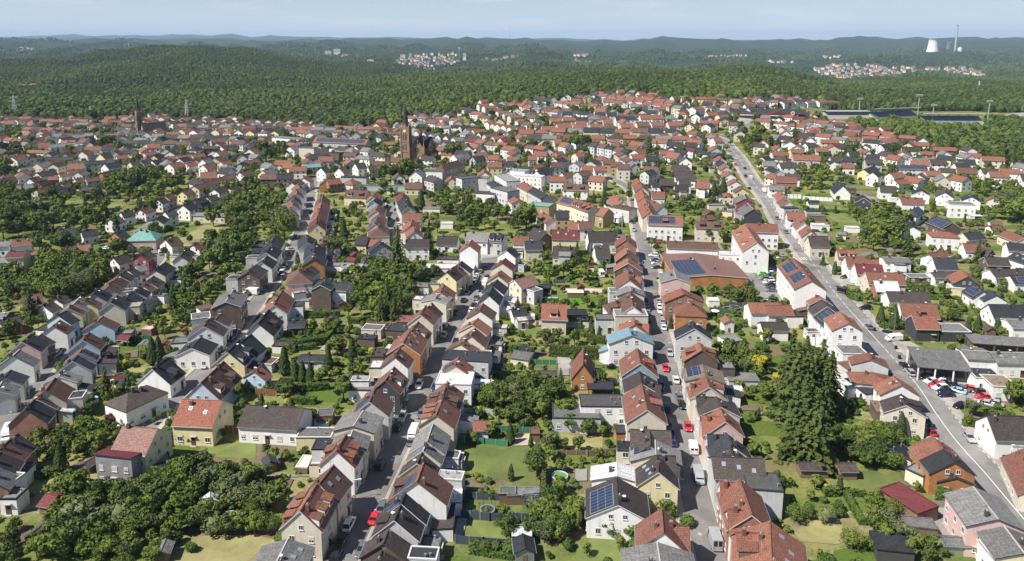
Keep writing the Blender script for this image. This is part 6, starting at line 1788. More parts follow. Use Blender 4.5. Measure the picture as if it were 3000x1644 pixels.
# ------------------------------------------------------------------ vehicles
CARCOL = {'w':((.75,.75,.74),'white'),'s':((.42,.43,.45),'silver'),'g':((.14,.15,.17),'dark grey'),'k':((.012,.013,.016),'black'),'b':((.025,.06,.18),'blue'),'n':((.018,.026,.055),'dark blue'),'r':((.55,.02,.03),'red'),'m':((.16,.02,.03),'maroon'),'v':((.16,.62,.02),'bright green'),'y':((.32,.36,.08),'olive yellow'),'l':((.33,.55,.68),'light blue')}
CM = {}
for k_, (c_, n_) in CARCOL.items():
    m, t, b = newmat('car_paint_'+n_.replace(' ', '_')); b.inputs['Base Color'].default_value = (*c_, 1); b.inputs['Roughness'].default_value = .28; b.inputs['Coat Weight'].default_value = .5; b.inputs['Metallic'].default_value = .0 if k_ in 'wr' else .25; CM[k_] = m
m, t, b = newmat('headlight_glass'); b.inputs['Base Color'].default_value = (.7,.72,.75,1); b.inputs['Roughness'].default_value = .1; M['lamp'] = m
m, t, b = newmat('tail_light_red'); b.inputs['Base Color'].default_value = (.4,.01,.01,1); b.inputs['Roughness'].default_value = .2; M['tail'] = m
m, t, b = newmat('car_glass'); b.inputs['Base Color'].default_value = (.015,.018,.022,1); b.inputs['Roughness'].default_value = .05; M['carglass'] = m
def loft(mb, secs, m=0):     # secs: list of rings with equal count
    for a, b_ in zip(secs, secs[1:]):
        n = len(a)
        for i in range(n): mb.face((a[i], b_[i], b_[(i+1)%n], a[(i+1)%n]), m)
    mb.face(secs[0], m); mb.face(secs[-1][::-1], m)
def ring(y, w, z0, z1, c=.14):
    return [(-w, y, z0+c), (-w+c, y, z0), (w-c, y, z0), (w, y, z0+c), (w, y, z1-c*1.3), (w-c, y, z1), (-w+c, y, z1), (-w, y, z1-c*1.3)]
def car_meshes(kind):
    b_ = MB(); g = MB(); Ln = {'hatch':4.0,'car':4.55,'van':5.3,'suv':4.6,'camper':6.0}[kind]; h = Ln/2; W2 = .9 if kind not in ('van','camper') else 1.0
    if kind in ('hatch','car','suv'):
        zb = .98 if kind == 'suv' else .88; zr = 1.68 if kind == 'suv' else 1.46
        loft(b_, [ring(-h, W2*.8, .38, .66), ring(-h+.15, W2*.93, .26, zb*.86), ring(-h*.62, W2, .22, zb), ring(0, W2, .22, zb+.04), ring(h*.45, W2, .22, zb+.02), ring(h*.78, W2*.97, .24, zb*.86), ring(h-.12, W2*.88, .28, zb*.74), ring(h, W2*.72, .36, .56)])
        # cabin glass and roof: rear slope, roof, windscreen
        rear = -h+.25 if kind != 'car' else -h+.75; r1 = rear+.45; f1 = h*.08; f0 = h*.45
        def cab(z, y0, y1, w): return [(-w, y0, z), (w, y0, z), (w, y1, z), (-w, y1, z)]
        A = cab(zb-.04, rear, f0, W2*.9); Bq = cab(zr-.06, r1, f1, W2*.72)
        for i in range(4): g.face((A[i], A[(i+1)%4], Bq[(i+1)%4], Bq[i]))
        T0 = cab(zr-.07, r1-.06, f1+.05, W2*.745); T1 = cab(zr, r1+.1, f1-.12, W2*.66)
        for i in range(4): b_.face((T0[i], T0[(i+1)%4], T1[(i+1)%4], T1[i]))
        b_.face(T1); b_.face(T0[::-1])
        for sx in (-1, 1):      # pillars
            for ya, yb_ in ((rear, r1), (f0, f1), (-.1, -.12)): b_.tube((sx*W2*.9, ya, zb-.03), (sx*W2*.73, yb_, zr-.06), .045, .04, 4)
            b_.box(min(sx*W2, sx*(W2+.16)), max(sx*W2, sx*(W2+.16)), f0*.86-.08, f0*.86+.06, zb, zb+.13)
    else:
        zr = 2.05 if kind == 'van' else 2.7
        loft(b_, [ring(-h, W2*.95, .35, zr-.06), ring(-h+.08, W2, .25, zr), ring(h*.32, W2, .22, zr), ring(h*.52, W2*.98, .22, zr*.86), ring(h*.72, W2*.97, .24, 1.12), ring(h-.12, W2*.92, .28, .98), ring(h, W2*.8, .36, .8)])
        g.face([(-W2*.85,h*.5+.05,zr*.84),(-W2*.88,h*.72,1.15),(W2*.88,h*.72,1.15),(W2*.85,h*.5+.05,zr*.84)][::-1]); 
        for sx in (-1, 1):
            q = [(sx*(W2+.012), h*.16, 1.12), (sx*(W2+.012), h*.55, 1.12), (sx*(W2+.008), h*.46, zr*.80), (sx*(W2+.012), h*.16, zr*.84)]; g.face(q if sx > 0 else q[::-1])
        for sx in (-1, 1): g.face([(sx*.1, -h-.01, 1.3), (sx*.8, -h-.01, 1.3), (sx*.8, -h-.01, zr-.3), (sx*.1, -h-.01, zr-.3)][::-sx])
        b_.box(-.35, .35, -.4, .3, zr, zr+.1)
    wh = MB()
    wh.tube((-.11,0,0), (.11,0,0), .32, .32, 14, 0); rim = MB(); rim.tube((-.115,0,0), (.115,0,0), .2, .2, 10, 0)
    hl = MB(); hl.box(-.16, .16, -.05, .05, -.07, .07); 
    return b_, g, wh, rim, hl, h, W2
CARM = {}
for kd in ('hatch','car','suv','van','camper'):
    b_, g, wh, rim, hl, h, W2 = car_meshes(kd); CARM[kd] = (b_.mesh('car_body', [CM['w']]), g.mesh('car_windows', [M['carglass']]), wh.mesh('tyre', [M['rubber']]), rim.mesh('rim', [M['metal']]), hl.mesh('headlight', [M['lamp']]), hl.mesh('tail_light', [M['tail']]), h, W2)
CARS = []
def vehicle(tile, x, y, col, kd, where, ang=None, path=None):
    p = P(*T(tile, x, y)); 
    if ang is None:
        best = None
        for pa, w in ROADS:
            for i in range(len(pa)-1):
                dd = (pa[i]-p).length
                if best is None or dd < best[0]: best = (dd, pa[i+1]-pa[i])
        d = best[1]; rz = math.atan2(-d.x, d.y)
        if rnd.random() < .5: rz += math.pi
    else: rz = R_(ang)
    bm_, gm_, tm_, rm_, hm_, lm_, h, W2 = CARM[kd]; nm = {'hatch':'car','car':'car','suv':'car','van':'van','camper':'camper_van'}[kd]
    root = bpy.data.objects.new(nm, None); C.objects.link(root); root.location = (p.x, p.y, gz(p.x, p.y)+.06); root.rotation_euler = (0,0,rz)
    bo = link('body', bm_, root); bo.material_slots[0].link = 'OBJECT'; bo.material_slots[0].material = CM[col]
    link('windows', gm_, root)
    for sx in (-1, 1):
        for sy in (-h*.62, h*.62): w_ = link('wheel', tm_, root, (sx*(W2-.1), sy, .32)); link('rim', rm_, w_)
        link('headlight', hm_, root, (sx*W2*.66, h-.06, .66 if kd in ('hatch','car','suv') else .8)); link('tail_light', lm_, root, (sx*W2*.74, -h+.02, .72 if kd in ('hatch','car','suv') else .95))
    tag(root, f"{CARCOL[col][1]} {'camper van' if kd=='camper' else 'van' if kd=='van' else 'small hatchback' if kd=='hatch' else 'tall car' if kd=='suv' else 'car'} {where}", 'van' if kd in ('van','camper') else 'car', 'vehicles in the streets')
    CARS.append((root, col, kd, where, p))
def cars(where, text):
    for ln in text.strip().split('\n'):
        for it in ln.split(';'):
            tk = it.split()
            if not tk: continue
            vehicle(tk[0], float(tk[1]), float(tk[2]), tk[3], tk[4], where, float(tk[5]) if len(tk) > 5 else None)
cars('on the central street', '''
a1 1365 90 s suv;a1 1318 185 k hatch;a1 1160 530 n suv;a1 1185 925 g suv;a1 868 1090 w suv;a1 785 1265 k car;a1 745 1380 k car;a1 990 1330 g car;a1 1108 1030 r car;a1 1465 245 w van;a1 1450 315 g car
b1 1520 1060 w suv;b1 1750 595 y hatch;b1 1865 380 m car;b1 1762 505 g suv;b1 1862 655 n car;b1 1935 265 k car;b1 1970 195 b car;b1 2098 165 k car;b1 2052 245 g car;b1 2030 310 n car;b1 2010 358 w car;b1 2005 148 k car;b1 2030 98 g car;b1 2050 62 s suv;b1 2058 40 w car;b1 2132 108 w van;b1 2152 55 k car;b1 1668 1080 b car;b1 1487 955 k hatch;b1 1412 1090 k hatch;b1 1540 1330 g car
c1 2130 1235 m car;c1 2090 1268 y hatch;c1 2312 1068 v hatch;c1 1975 1330 g car''')
cars('on the straight street', '''
a2 1640 180 r hatch;a2 1685 375 w van;a2 1738 650 s van;a2 1885 1240 s camper;a2 1550 540 s hatch;a2 1495 320 b hatch;a2 1455 155 n car;a2 1480 240 n car
b2 1470 758 s car;b2 1430 903 r hatch;b2 1528 1010 w car;b2 1560 1168 g car;b2 1584 1245 k car;b2 1385 1070 k suv;b2 1440 1275 n suv;b2 1325 775 k car;b2 1275 450 m car;b2 1272 412 k car;b2 1262 350 g car;b2 1255 320 k car;b2 1242 262 n car;b2 1366 240 k car;b2 1367 270 s car;b2 1375 328 w car;b2 1378 365 w car;b2 1398 412 s car;b2 1404 465 s car;b2 1414 520 w car;b2 1225 100 k car;b2 1358 75 y suv;b2 1378 95 w hatch;b2 1385 28 w car
c2 1197 1175 n car;c2 1200 1215 b car;c2 1203 1250 m car;c2 1322 1118 w suv 80;c2 1332 1162 b car 80;c2 1348 1188 s car 80;c2 1350 1232 k car 80;c2 1135 878 s car;c2 1270 968 k car;c2 1372 985 r hatch 80;c2 1160 655 w van;c2 1125 805 k car''')
cars('on the main road', '''
a3 1520 225 r hatch;a3 1475 135 k hatch;a3 1873 280 s car;a3 2205 452 k hatch;b3 940 515 g car;b3 1265 875 k car;b3 1322 942 s suv;b3 1108 935 b car
c3 85 772 g car;c3 170 900 g car;c2 2308 655 g car;c2 2210 490 k car;c2 2224 392 w van;c2 2175 376 k car;c2 2170 303 k hatch;c2 2082 268 r car;c2 2052 218 k car;c2 2086 209 w car;c2 1952 102 w car;c2 1967 68 r car;c2 2075 320 n car;c2 2350 515 w van''')
cars('beside the main road', '''
b3 910 340 k suv 95;b3 1170 628 w van 100;b3 580 700 w suv 90;b3 725 50 k car 110;b3 815 95 w hatch 95;c3 722 1322 k car 100;c3 125 1140 s car 80;b3 30 270 k suv 60''')
cars('in the car dealer yard', '''
b3 1505 1000 k car 100;b3 1522 1025 w car 100;b3 1566 1058 r car 100;b3 1605 1088 w suv 95;b3 1655 1118 k car 95;b3 1660 1152 n car 95;b3 1712 1065 k car 60;b3 1760 1112 l car 50;b3 1798 1092 g car 50;b3 1865 1090 r hatch 60;b3 1970 1122 k hatch 70;b3 2008 1170 r car 85;b3 2012 1228 s car 50;b3 2108 1228 s car 50;b3 1785 1255 k hatch 110;b3 1630 995 w hatch 100''')
cars('in the parking lot', '''
c2 2295 1252 r suv 85;c2 2330 1292 v hatch 85;c2 2352 1338 g suv 85;c3 10 1262 g car 85;c3 20 1285 w car 85;c3 25 1300 k car 85;c3 10 1345 s car 85;c3 5 1372 w car 85;c3 20 1392 k car 85
b3 25 102 w suv 85;b3 35 28 k car 85;b3 30 150 k car 85;b3 30 172 g car 85;c2 2270 1232 s car 85''')
cars('on the leftmost street', '''
b0 670 625 w van;b0 125 1275 w suv;b0 255 1110 g car;b0 290 988 k car;b0 520 780 s car;b0 550 740 g car;b0 770 535 g car;a0 75 262 w camper;b0 820 452 w van''')
cars('on the sloping street', '''
b0 2195 568 b car;b0 2160 625 n car;b0 2045 725 g suv;b0 1985 780 k suv;b0 1915 878 s hatch;b0 2250 985 w hatch 60;b0 2352 1028 w car 80;b0 2340 200 w camper 80
c1 205 1215 w van;c1 250 1248 w hatch;c1 240 1282 k car;c1 270 1218 k car;c1 315 1102 g car;c1 455 662 w car;c1 410 802 w car;c1 515 706 k car;c1 450 655 g hatch;c1 370 940 g car;c1 560 515 w car''')
cars('in the short cul de sac', '''
c1 1240 768 n car;c1 1318 782 k hatch;c1 1330 826 w hatch;c1 1347 896 r hatch;c1 1292 636 b car;c1 1222 660 k car;c1 1247 838 k car;c1 1270 985 g car;c1 1298 690 g hatch;c1 1228 620 k car''')
cars('in a garden drive', '''
b2 140 440 w van 92;b2 905 1035 k suv 70;c2 830 1298 w camper 5;b2 655 440 w hatch 90;a1 1640 1010 g hatch 60;c0 980 1052 w car 80;c0 1120 1056 w van 80;c0 1500 1098 w van 30''')
# repeated colour + kind + place: say which one, from the front
grp = {}
for c in CARS: grp.setdefault((c[1], c[2], c[3]), []).append(c)
for k_, L_ in grp.items():
    if len(L_) < 2: continue
    L_.sort(key=lambda c: c[4].y)
    for i, c in enumerate(L_): c[0]['label'] = c[0]['label']+f', {"nearest" if i == 0 else ORD[i+1]+" nearest"} of {len(L_)}'
# ------------------------------------------------------------------ street lamps
def lamp_mesh(h):
    mb = MB(); mb.tube((0,0,-.3), (0,0,h), .09, .06, 8); mb.tube((0,0,h), (.9,0,h+.18), .05, .04, 6)
    hd = MB(); hd.box(.75, 1.45, -.14, .14, h+.12, h+.26); return mb.mesh('pole', [M['metal']]), hd.mesh('lamp_head', [M['frame']])
LM = {h: lamp_mesh(h) for h in (4.6, 8.0)}
for i, (tl, x, y, h, fl, wh) in enumerate([('a1',925,842,4.6,0,'nearest, left kerb of the central street'),('a1',1172,332,4.6,0,'second nearest on the central street'),('b1',1368,1236,4.6,0,'third nearest on the central street'),('b1',1522,890,4.6,0,'fourth nearest on the central street'),('b1',1665,665,4.6,0,'fifth nearest on the central street'),('b1',1783,462,4.6,0,'sixth nearest on the central street'),('b1',1885,262,4.6,0,'seventh nearest on the central street'),('b1',1965,100,4.6,0,'eighth nearest on the central street'),
  ('b3',815,266,8,1,'tall, in front of the clipped hedge by the main road'),('b3',953,478,8,1,'tall, beside the black parked car by the main road'),('b3',1168,600,8,1,'tall, beside the white van by the main road'),('b3',1405,960,8,1,'tall, in front of the car showroom'),('a3',2290,650,8,1,'tall, beside the cream cottage'),('a3',1815,140,8,1,'tall, at the hedge by the white slate gabled house'),('c3',145,1090,8,1,'tall, in the side street by the parking lot'),('b0',1556,1275,4.6,0,'on the sloping street by the hipped roof'),('b1',240,120,4.6,0,'beside the sloping street further up')]):
    p = P(*T(tl, x, y)); o = bpy.data.objects.new('street_lamp', None); C.objects.link(o); o.location = (p.x, p.y, gz(p.x,p.y)); o.rotation_euler = (0,0,R_(180*fl)); tag(o, 'slim grey street lamp, '+wh, 'street lamp', 'street lamps')
    link('pole', LM[h][0], o); link('lamp_head', LM[h][1], o)
p = P(*T('c2', 1024, 908)); o = bpy.data.objects.new('power_pole', None); C.objects.link(o); o.location = p; tag(o, 'tall pale pole with cross arms at the crossing of the straight street', 'pole')
mb = MB(); mb.tube((0,0,-.5),(0,0,11),.2,.12,8); link('pole', mb.mesh('pole', [M['concrete']]), o); mb = MB(); mb.box(-1.4,1.4,-.07,.07,9.8,9.95); mb.box(-1,1,-.07,.07,8.8,8.95); link('cross_arm', mb.mesh('cross_arm', [M['metal']]), o)
# ------------------------------------------------------------------ hedges, fences, sheds, pools
def hedge_mesh(pts, w, h, mat, leaf=.2, dens=16):
    r = random.Random(int(pts[0].x*10)); mb = MB()
    for a, b_ in zip(pts, pts[1:]):
        d = b_-a; Ln = d.length; t = d.normalized(); n = Vector((t.y, -t.x, 0)); n.normalize()
        for (o0, o1, z0, z1) in ((-w/2*.86, w/2*.86, -.3, h*.93),):
            A, B_, C_, D_ = a+n*o0, a+n*o1, b_+n*o1, b_+n*o0; up = Vector((0,0,h*.93))
            for q in ((A,B_,B_+up,A+up),(B_,C_,C_+up,B_+up),(C_,D_,D_+up,C_+up),(D_,A,A+up,D_+up),(A+up,B_+up,C_+up,D_+up)): mb.face(q)
        for k in range(int(Ln*(w+2*h)*dens)):
            s = r.uniform(-.02, 1.02); q = r.uniform(0, w+2*h); c = a.lerp(b_, s)
            if q < h: c = c-n*w/2+Vector((0,0,q)); nn = -n
            elif q < h+w: c = c+n*(q-h-w/2)+Vector((0,0,h)); nn = Vector((0,0,1))
            else: c = c+n*w/2+Vector((0,0,q-h-w)); nn = n
            leafquad(mb, c+nn*r.uniform(-.15, .12), nn+rdir(r)*.7, leaf*r.uniform(.6, 1.4), r)
    return mb.mesh('hedge', [mat])
BLOCKED = []
def pathpts(tile, co): return [P(*T(tile, co[i], co[i+1])) for i in range(0, len(co), 2)]
HED = [('b2',[350,770,600,790,830,800],1.8,3.6,'d','tall dark clipped hedge behind the A shaped brick house'),
 ('b1',[200,690,420,690,640,660],2.2,2.6,'h','long clipped hedge behind the white garage wall, left gardens'),
 ('b1',[640,660,690,600,760,490],2.0,2.4,'h','dark clipped hedge climbing along the garden lane'),
 ('b1',[380,415,560,420,780,405],2.0,2.2,'h','long yellow green hedge below the dark brown tower house'),
 ('b1',[400,720,560,705],1.6,1.8,'h','short clipped hedge below the long left hedge'),
 ('b1',[860,470,960,468,1060,440],1.4,1.8,'h','bright hedge behind the red and grey outbuildings'),
 ('b1',[340,1105,500,1095,680,1080],1.6,2.0,'h','rough hedge between two left gardens'),
 ('b1',[330,1205,450,1215,560,1215],1.8,1.8,'h','hedge above the white bungalow'),
 ('b1',[700,480,760,450],1.2,1.6,'d','short dark hedge end beside the garden lane'),
 ('a2',[287,900,290,760,292,650],1.1,3.0,'d','narrow tall hedge beside the round pool garden'),
 ('a3',[725,800,790,930,880,1080],1.3,1.3,'h','long bright hedge running down the lower right garden'),
 ('a3',[730,800,910,815],1.0,1.4,'h','short bright hedge across the lower right garden'),
 ('a3',[520,800,660,800],1.4,1.8,'h','dark hedge block beside the golden conifer'),
 ('a3',[1560,840,1680,880],3.0,2.6,'h','broad green hedge beside the grey roofed corner building'),
 ('b3',[715,170,770,240,850,270],1.6,2.2,'h','trimmed hedge by the tall lamp, main road'),
 ('b3',[1280,130,1460,150],1.4,1.5,'h','bright low hedge in front of the pale metal roof'),
 ('b3',[1490,240,1570,250],1.6,1.8,'h','hedge behind the dark roofed house, right quarter'),
 ('a3',[1815,150,1925,160],1.6,1.5,'h','clipped hedge beside the white slate gabled house'),
 ('b0',[800,1340,830,1270,850,1200],1.8,2.6,'h','curved bright hedge beside the white hipped roof house'),
 ('b0',[720,1390,820,1400],1.8,1.6,'h','low bright hedge at the curved hedge foot'),
 ('b0',[1110,985,1300,975],1.0,1.3,'h','narrow hedge behind the slate gabled house'),
 ('b0',[670,1200,790,1190],1.2,1.4,'h','bright hedge beside the blue covered pool'),
 ('a0',[0,1400,100,1370,210,1330],1.4,1.5,'h','bright hedge at the lower left corner'),
 ('a0',[260,630,460,620,540,600],2.2,1.8,'d','dark hedge below the slim cypress, lower left'),
 ('a0',[1590,300,1740,310],2.2,2.6,'d','dark hedge beside the large yellow house'),
 ('a0',[1990,250,2050,180,2130,110],1.6,2.6,'d','dark hedge rising beside the pinkish red roof'),
 ('b2',[700,640,860,660],1.4,2.4,'d','dark hedge behind the pale blue roofed annex'),
 ('b2',[170,275,430,272],1.0,1.4,'h','thin hedge behind the white garden tent'),
 ('b2',[130,430,270,430],1.4,2.0,'h','hedge block behind the white van in the gardens'),
 ('c1',[920,475,1050,478],1.6,2.0,'h','trimmed green hedge below the church lane'),
 ('c3',[510,700,760,720],1.4,1.6,'h','hedge line in the upper right gardens'),
 ('c2',[1860,610,2020,608],2.0,2.4,'d','dark hedge behind the copper trees'),
 ('c3',[1040,620,1180,640],1.0,1.4,'h','narrow hedge at the lane, right quarter'),
 ('a1',[2000,1340,2385,1400],.9,1.0,'h','low bushy border at the bottom fence'),
 ('b3',[2080,560,2300,600],1.4,2.2,'h','hedge behind the long timber shed')]
for tl, co, w, h, mt, lb in HED:
    pts = pathpts(tl, co); o = link('hedge', hedge_mesh(pts, w, h, LEAF['h' if mt == 'h' else 'd'])); tag(o, lb, 'hedge')
    for a, b_ in zip(pts, pts[1:]):
        for k in range(5): q = a.lerp(b_, k/4); BLOCKED.append((q.x, q.y, w))
def fence(tile, co, h, mat, label, name='fence', posts=True, th=.05, cap=None):
    pts = pathpts(tile, co); mb = MB(); pm = MB(); root = bpy.data.objects.new(name, None); C.objects.link(root); root.location = pts[0]
    for a, b_ in zip(pts, pts[1:]):
        a = a-pts[0]; b_ = b_-pts[0]; d = b_-a; n = max(1, round(d.length/2.4)); t = d.normalized(); nn = Vector((t.y, -t.x, 0))*th
        A, B_, C_, D_ = a-nn, a+nn, b_+nn, b_-nn; up = Vector((0,0,h)); dn = Vector((0,0,-.2))
        for q in ((A+dn,B_+dn,B_+up,A+up),(B_+dn,C_+dn,C_+up,B_+up),(C_+dn,D_+dn,D_+up,C_+up),(D_+dn,A+dn,A+up,D_+up),(A+up,B_+up,C_+up,D_+up)): mb.face(q)
        for k in range(n+1): q = a.lerp(b_, k/n); pm.box(q.x-.06-th, q.x+.06+th, q.y-.06-th, q.y+.06+th, q.z-.2, q.z+h+.08)
    link('panel', mb.mesh('panel', [mat]), root); link('post', pm.mesh('post', [cap or M['metal']]), root); tag(root, label, 'fence' if name == 'fence' else 'wall')
M['bluefence'] = mat_plain('anthracite_panel', (.055,.075,.10), .6); M['greenfence'] = mat_plain('green_screen', (.05,.2,.12), .8); M['brownfence'] = mat_plain('brown_boards', (.22,.10,.05), .8)
for a in [('a1',[1940,830,2290,850],1.6,M['bluefence'],'dark blue grey panel fence beside the white terrace roof'),
 ('a1',[1735,960,1900,985],1.7,M['bluefence'],'dark panel fence below the white terrace roof'),
 ('a1',[1905,1010,2180,1040,2420,1040],1.8,M['bluefence'],'dark panel fence behind the round trampoline'),
 ('a1',[1855,1250,2120,1270,2385,1290],1.8,M['bluefence'],'dark panel fence in the lowest middle garden'),
 ('a2',[0,1040,180,1050],1.9,M['bluefence'],'dark panel fence beside the solar roofed pergola'),
 ('a1',[1850,300,2130,320,2340,345],1.5,M['greenfence'],'dark green mesh fence above the large lawn'),
 ('a1',[2190,205,2385,205],1.5,M['greenfence'],'green mesh fence right of the small red shed'),
 ('a2',[0,215,200,215],1.5,M['greenfence'],'green mesh fence behind the yellow slide'),
 ('a2',[700,440,960,420],1.6,M['wood'],'weathered board fence above the white membrane roof'),
 ('a2',[420,425,690,425],1.2,M['wood'],'low board fence across the middle gardens'),
 ('a1',[70,640,320,630,520,625],.5,M['concrete'],'low concrete kerb wall in the left gardens','garden_wall'),
 ('b1',[0,1140,190,1150],2.0,M['brownfence'],'brown board fence beside the blue bin'),
 ('b2',[150,855,415,858],1.7,M['greenfence'],'bright green screen in the middle gardens'),
 ('b2',[520,290,650,290],2.2,mat_plain('lime_wall', (.14,.5,.03), .8),'lime green garden wall below the timber stack','garden_wall'),
 ('b2',[170,270,430,268],1.8,WALL['w'][0],'long white garden wall behind the orange roofed house','garden_wall'),
 ('b3',[370,680,640,700],3.0,WALL['w'][0],'long white retaining wall above the white parked car','garden_wall'),
 ('b3',[440,765,640,775],1.2,M['bluefence'],'dark low fence below the white parked car'),
 ('b2',[1840,355,2110,390],1.5,M['bluefence'],'dark garden fence in front of the netted trampoline'),
 ('b2',[1970,305,2210,320],1.6,M['bluefence'],'dark fence behind the netted trampoline'),
 ('c3',[320,590,600,610],2.4,WALL['w'][0],'long white garden wall in the upper right','garden_wall'),
 ('c3',[160,575,310,580],2.6,WALL['w'][0],'white flat garage wall beside the long garden wall','garden_wall'),
 ('a3',[1400,890,1680,905],1.2,M['metal'],'wire fence above the concrete yard'),
 ('a0',[700,195,860,160,1020,140],1.1,M['metal'],'galvanised railing on the slope, left'),
 ('a0',[2080,225,2270,230],2.2,M['brownfence'],'dark red board fence beside the white bungalow'),
 ('b0',[1040,645,1400,615],1.4,M['greenfence'],'green mesh fence in the leftmost gardens'),
 ('b1',[70,690,205,695],2.6,WALL['w'][0],'white garage wall beside the clipped hedge','garden_wall'),
 ('b1',[1925,1310,2225,1330],1.7,WALL['l'][0],'pale glass topped garden wall right of the central street','garden_wall'),
 ('c1',[1480,1250,1560,1190,1590,1170],1.0,M['concrete'],'concrete wall round the garage yard','garden_wall')]:
    fence(*a)
def shed(tile, x, y, w, d, h, roofm, wallm, label, ang=8, cat='garden shed', gable=True, open_=False):
    p = P(*T(tile, x, y)); o = bpy.data.objects.new(cat.replace(' ', '_'), None); C.objects.link(o); o.location = (p.x, p.y, gz(p.x, p.y)); o.rotation_euler = (0,0,R_(ang))
    B = dict(w=w+.5, L=d+.5, he=h, hr=h+(w*.28 if gable else .001), fl=[] if gable else ['f'], c=p, rz=0)
    if open_:
        mb = MB()
        for sx in (-1,1):
            for sy in (-1,1): mb.box(sx*w/2-.08, sx*w/2+.08, sy*d/2-.08, sy*d/2+.08, -.3, h-.15)
        link('post', mb.mesh('post', [wallm]), o)
    else: link('wall', wall_mb(B).mesh('wall', [wallm]), o)
    link('roof', roof_mb(B).mesh('roof', [roofm, roofm, roofm, M['metal']]), o)
    if not open_:
        mb = MB(); mb.box(-.4, .4, -.03, .03, 0, 1.8); link('door', mb.mesh('door', [M['wood']]), o, (0, -d/2-.03, 0))
    tag(o, label, cat); BLOCKED.append((p.x, p.y, max(w, d)*.7)); return o
RR, OO, BB, DD, AA, GG, MM, WW = [ROOF[k][0] for k in 'ROBDAGMW']; wd = M['wood']; ww = WALL['w'][0]
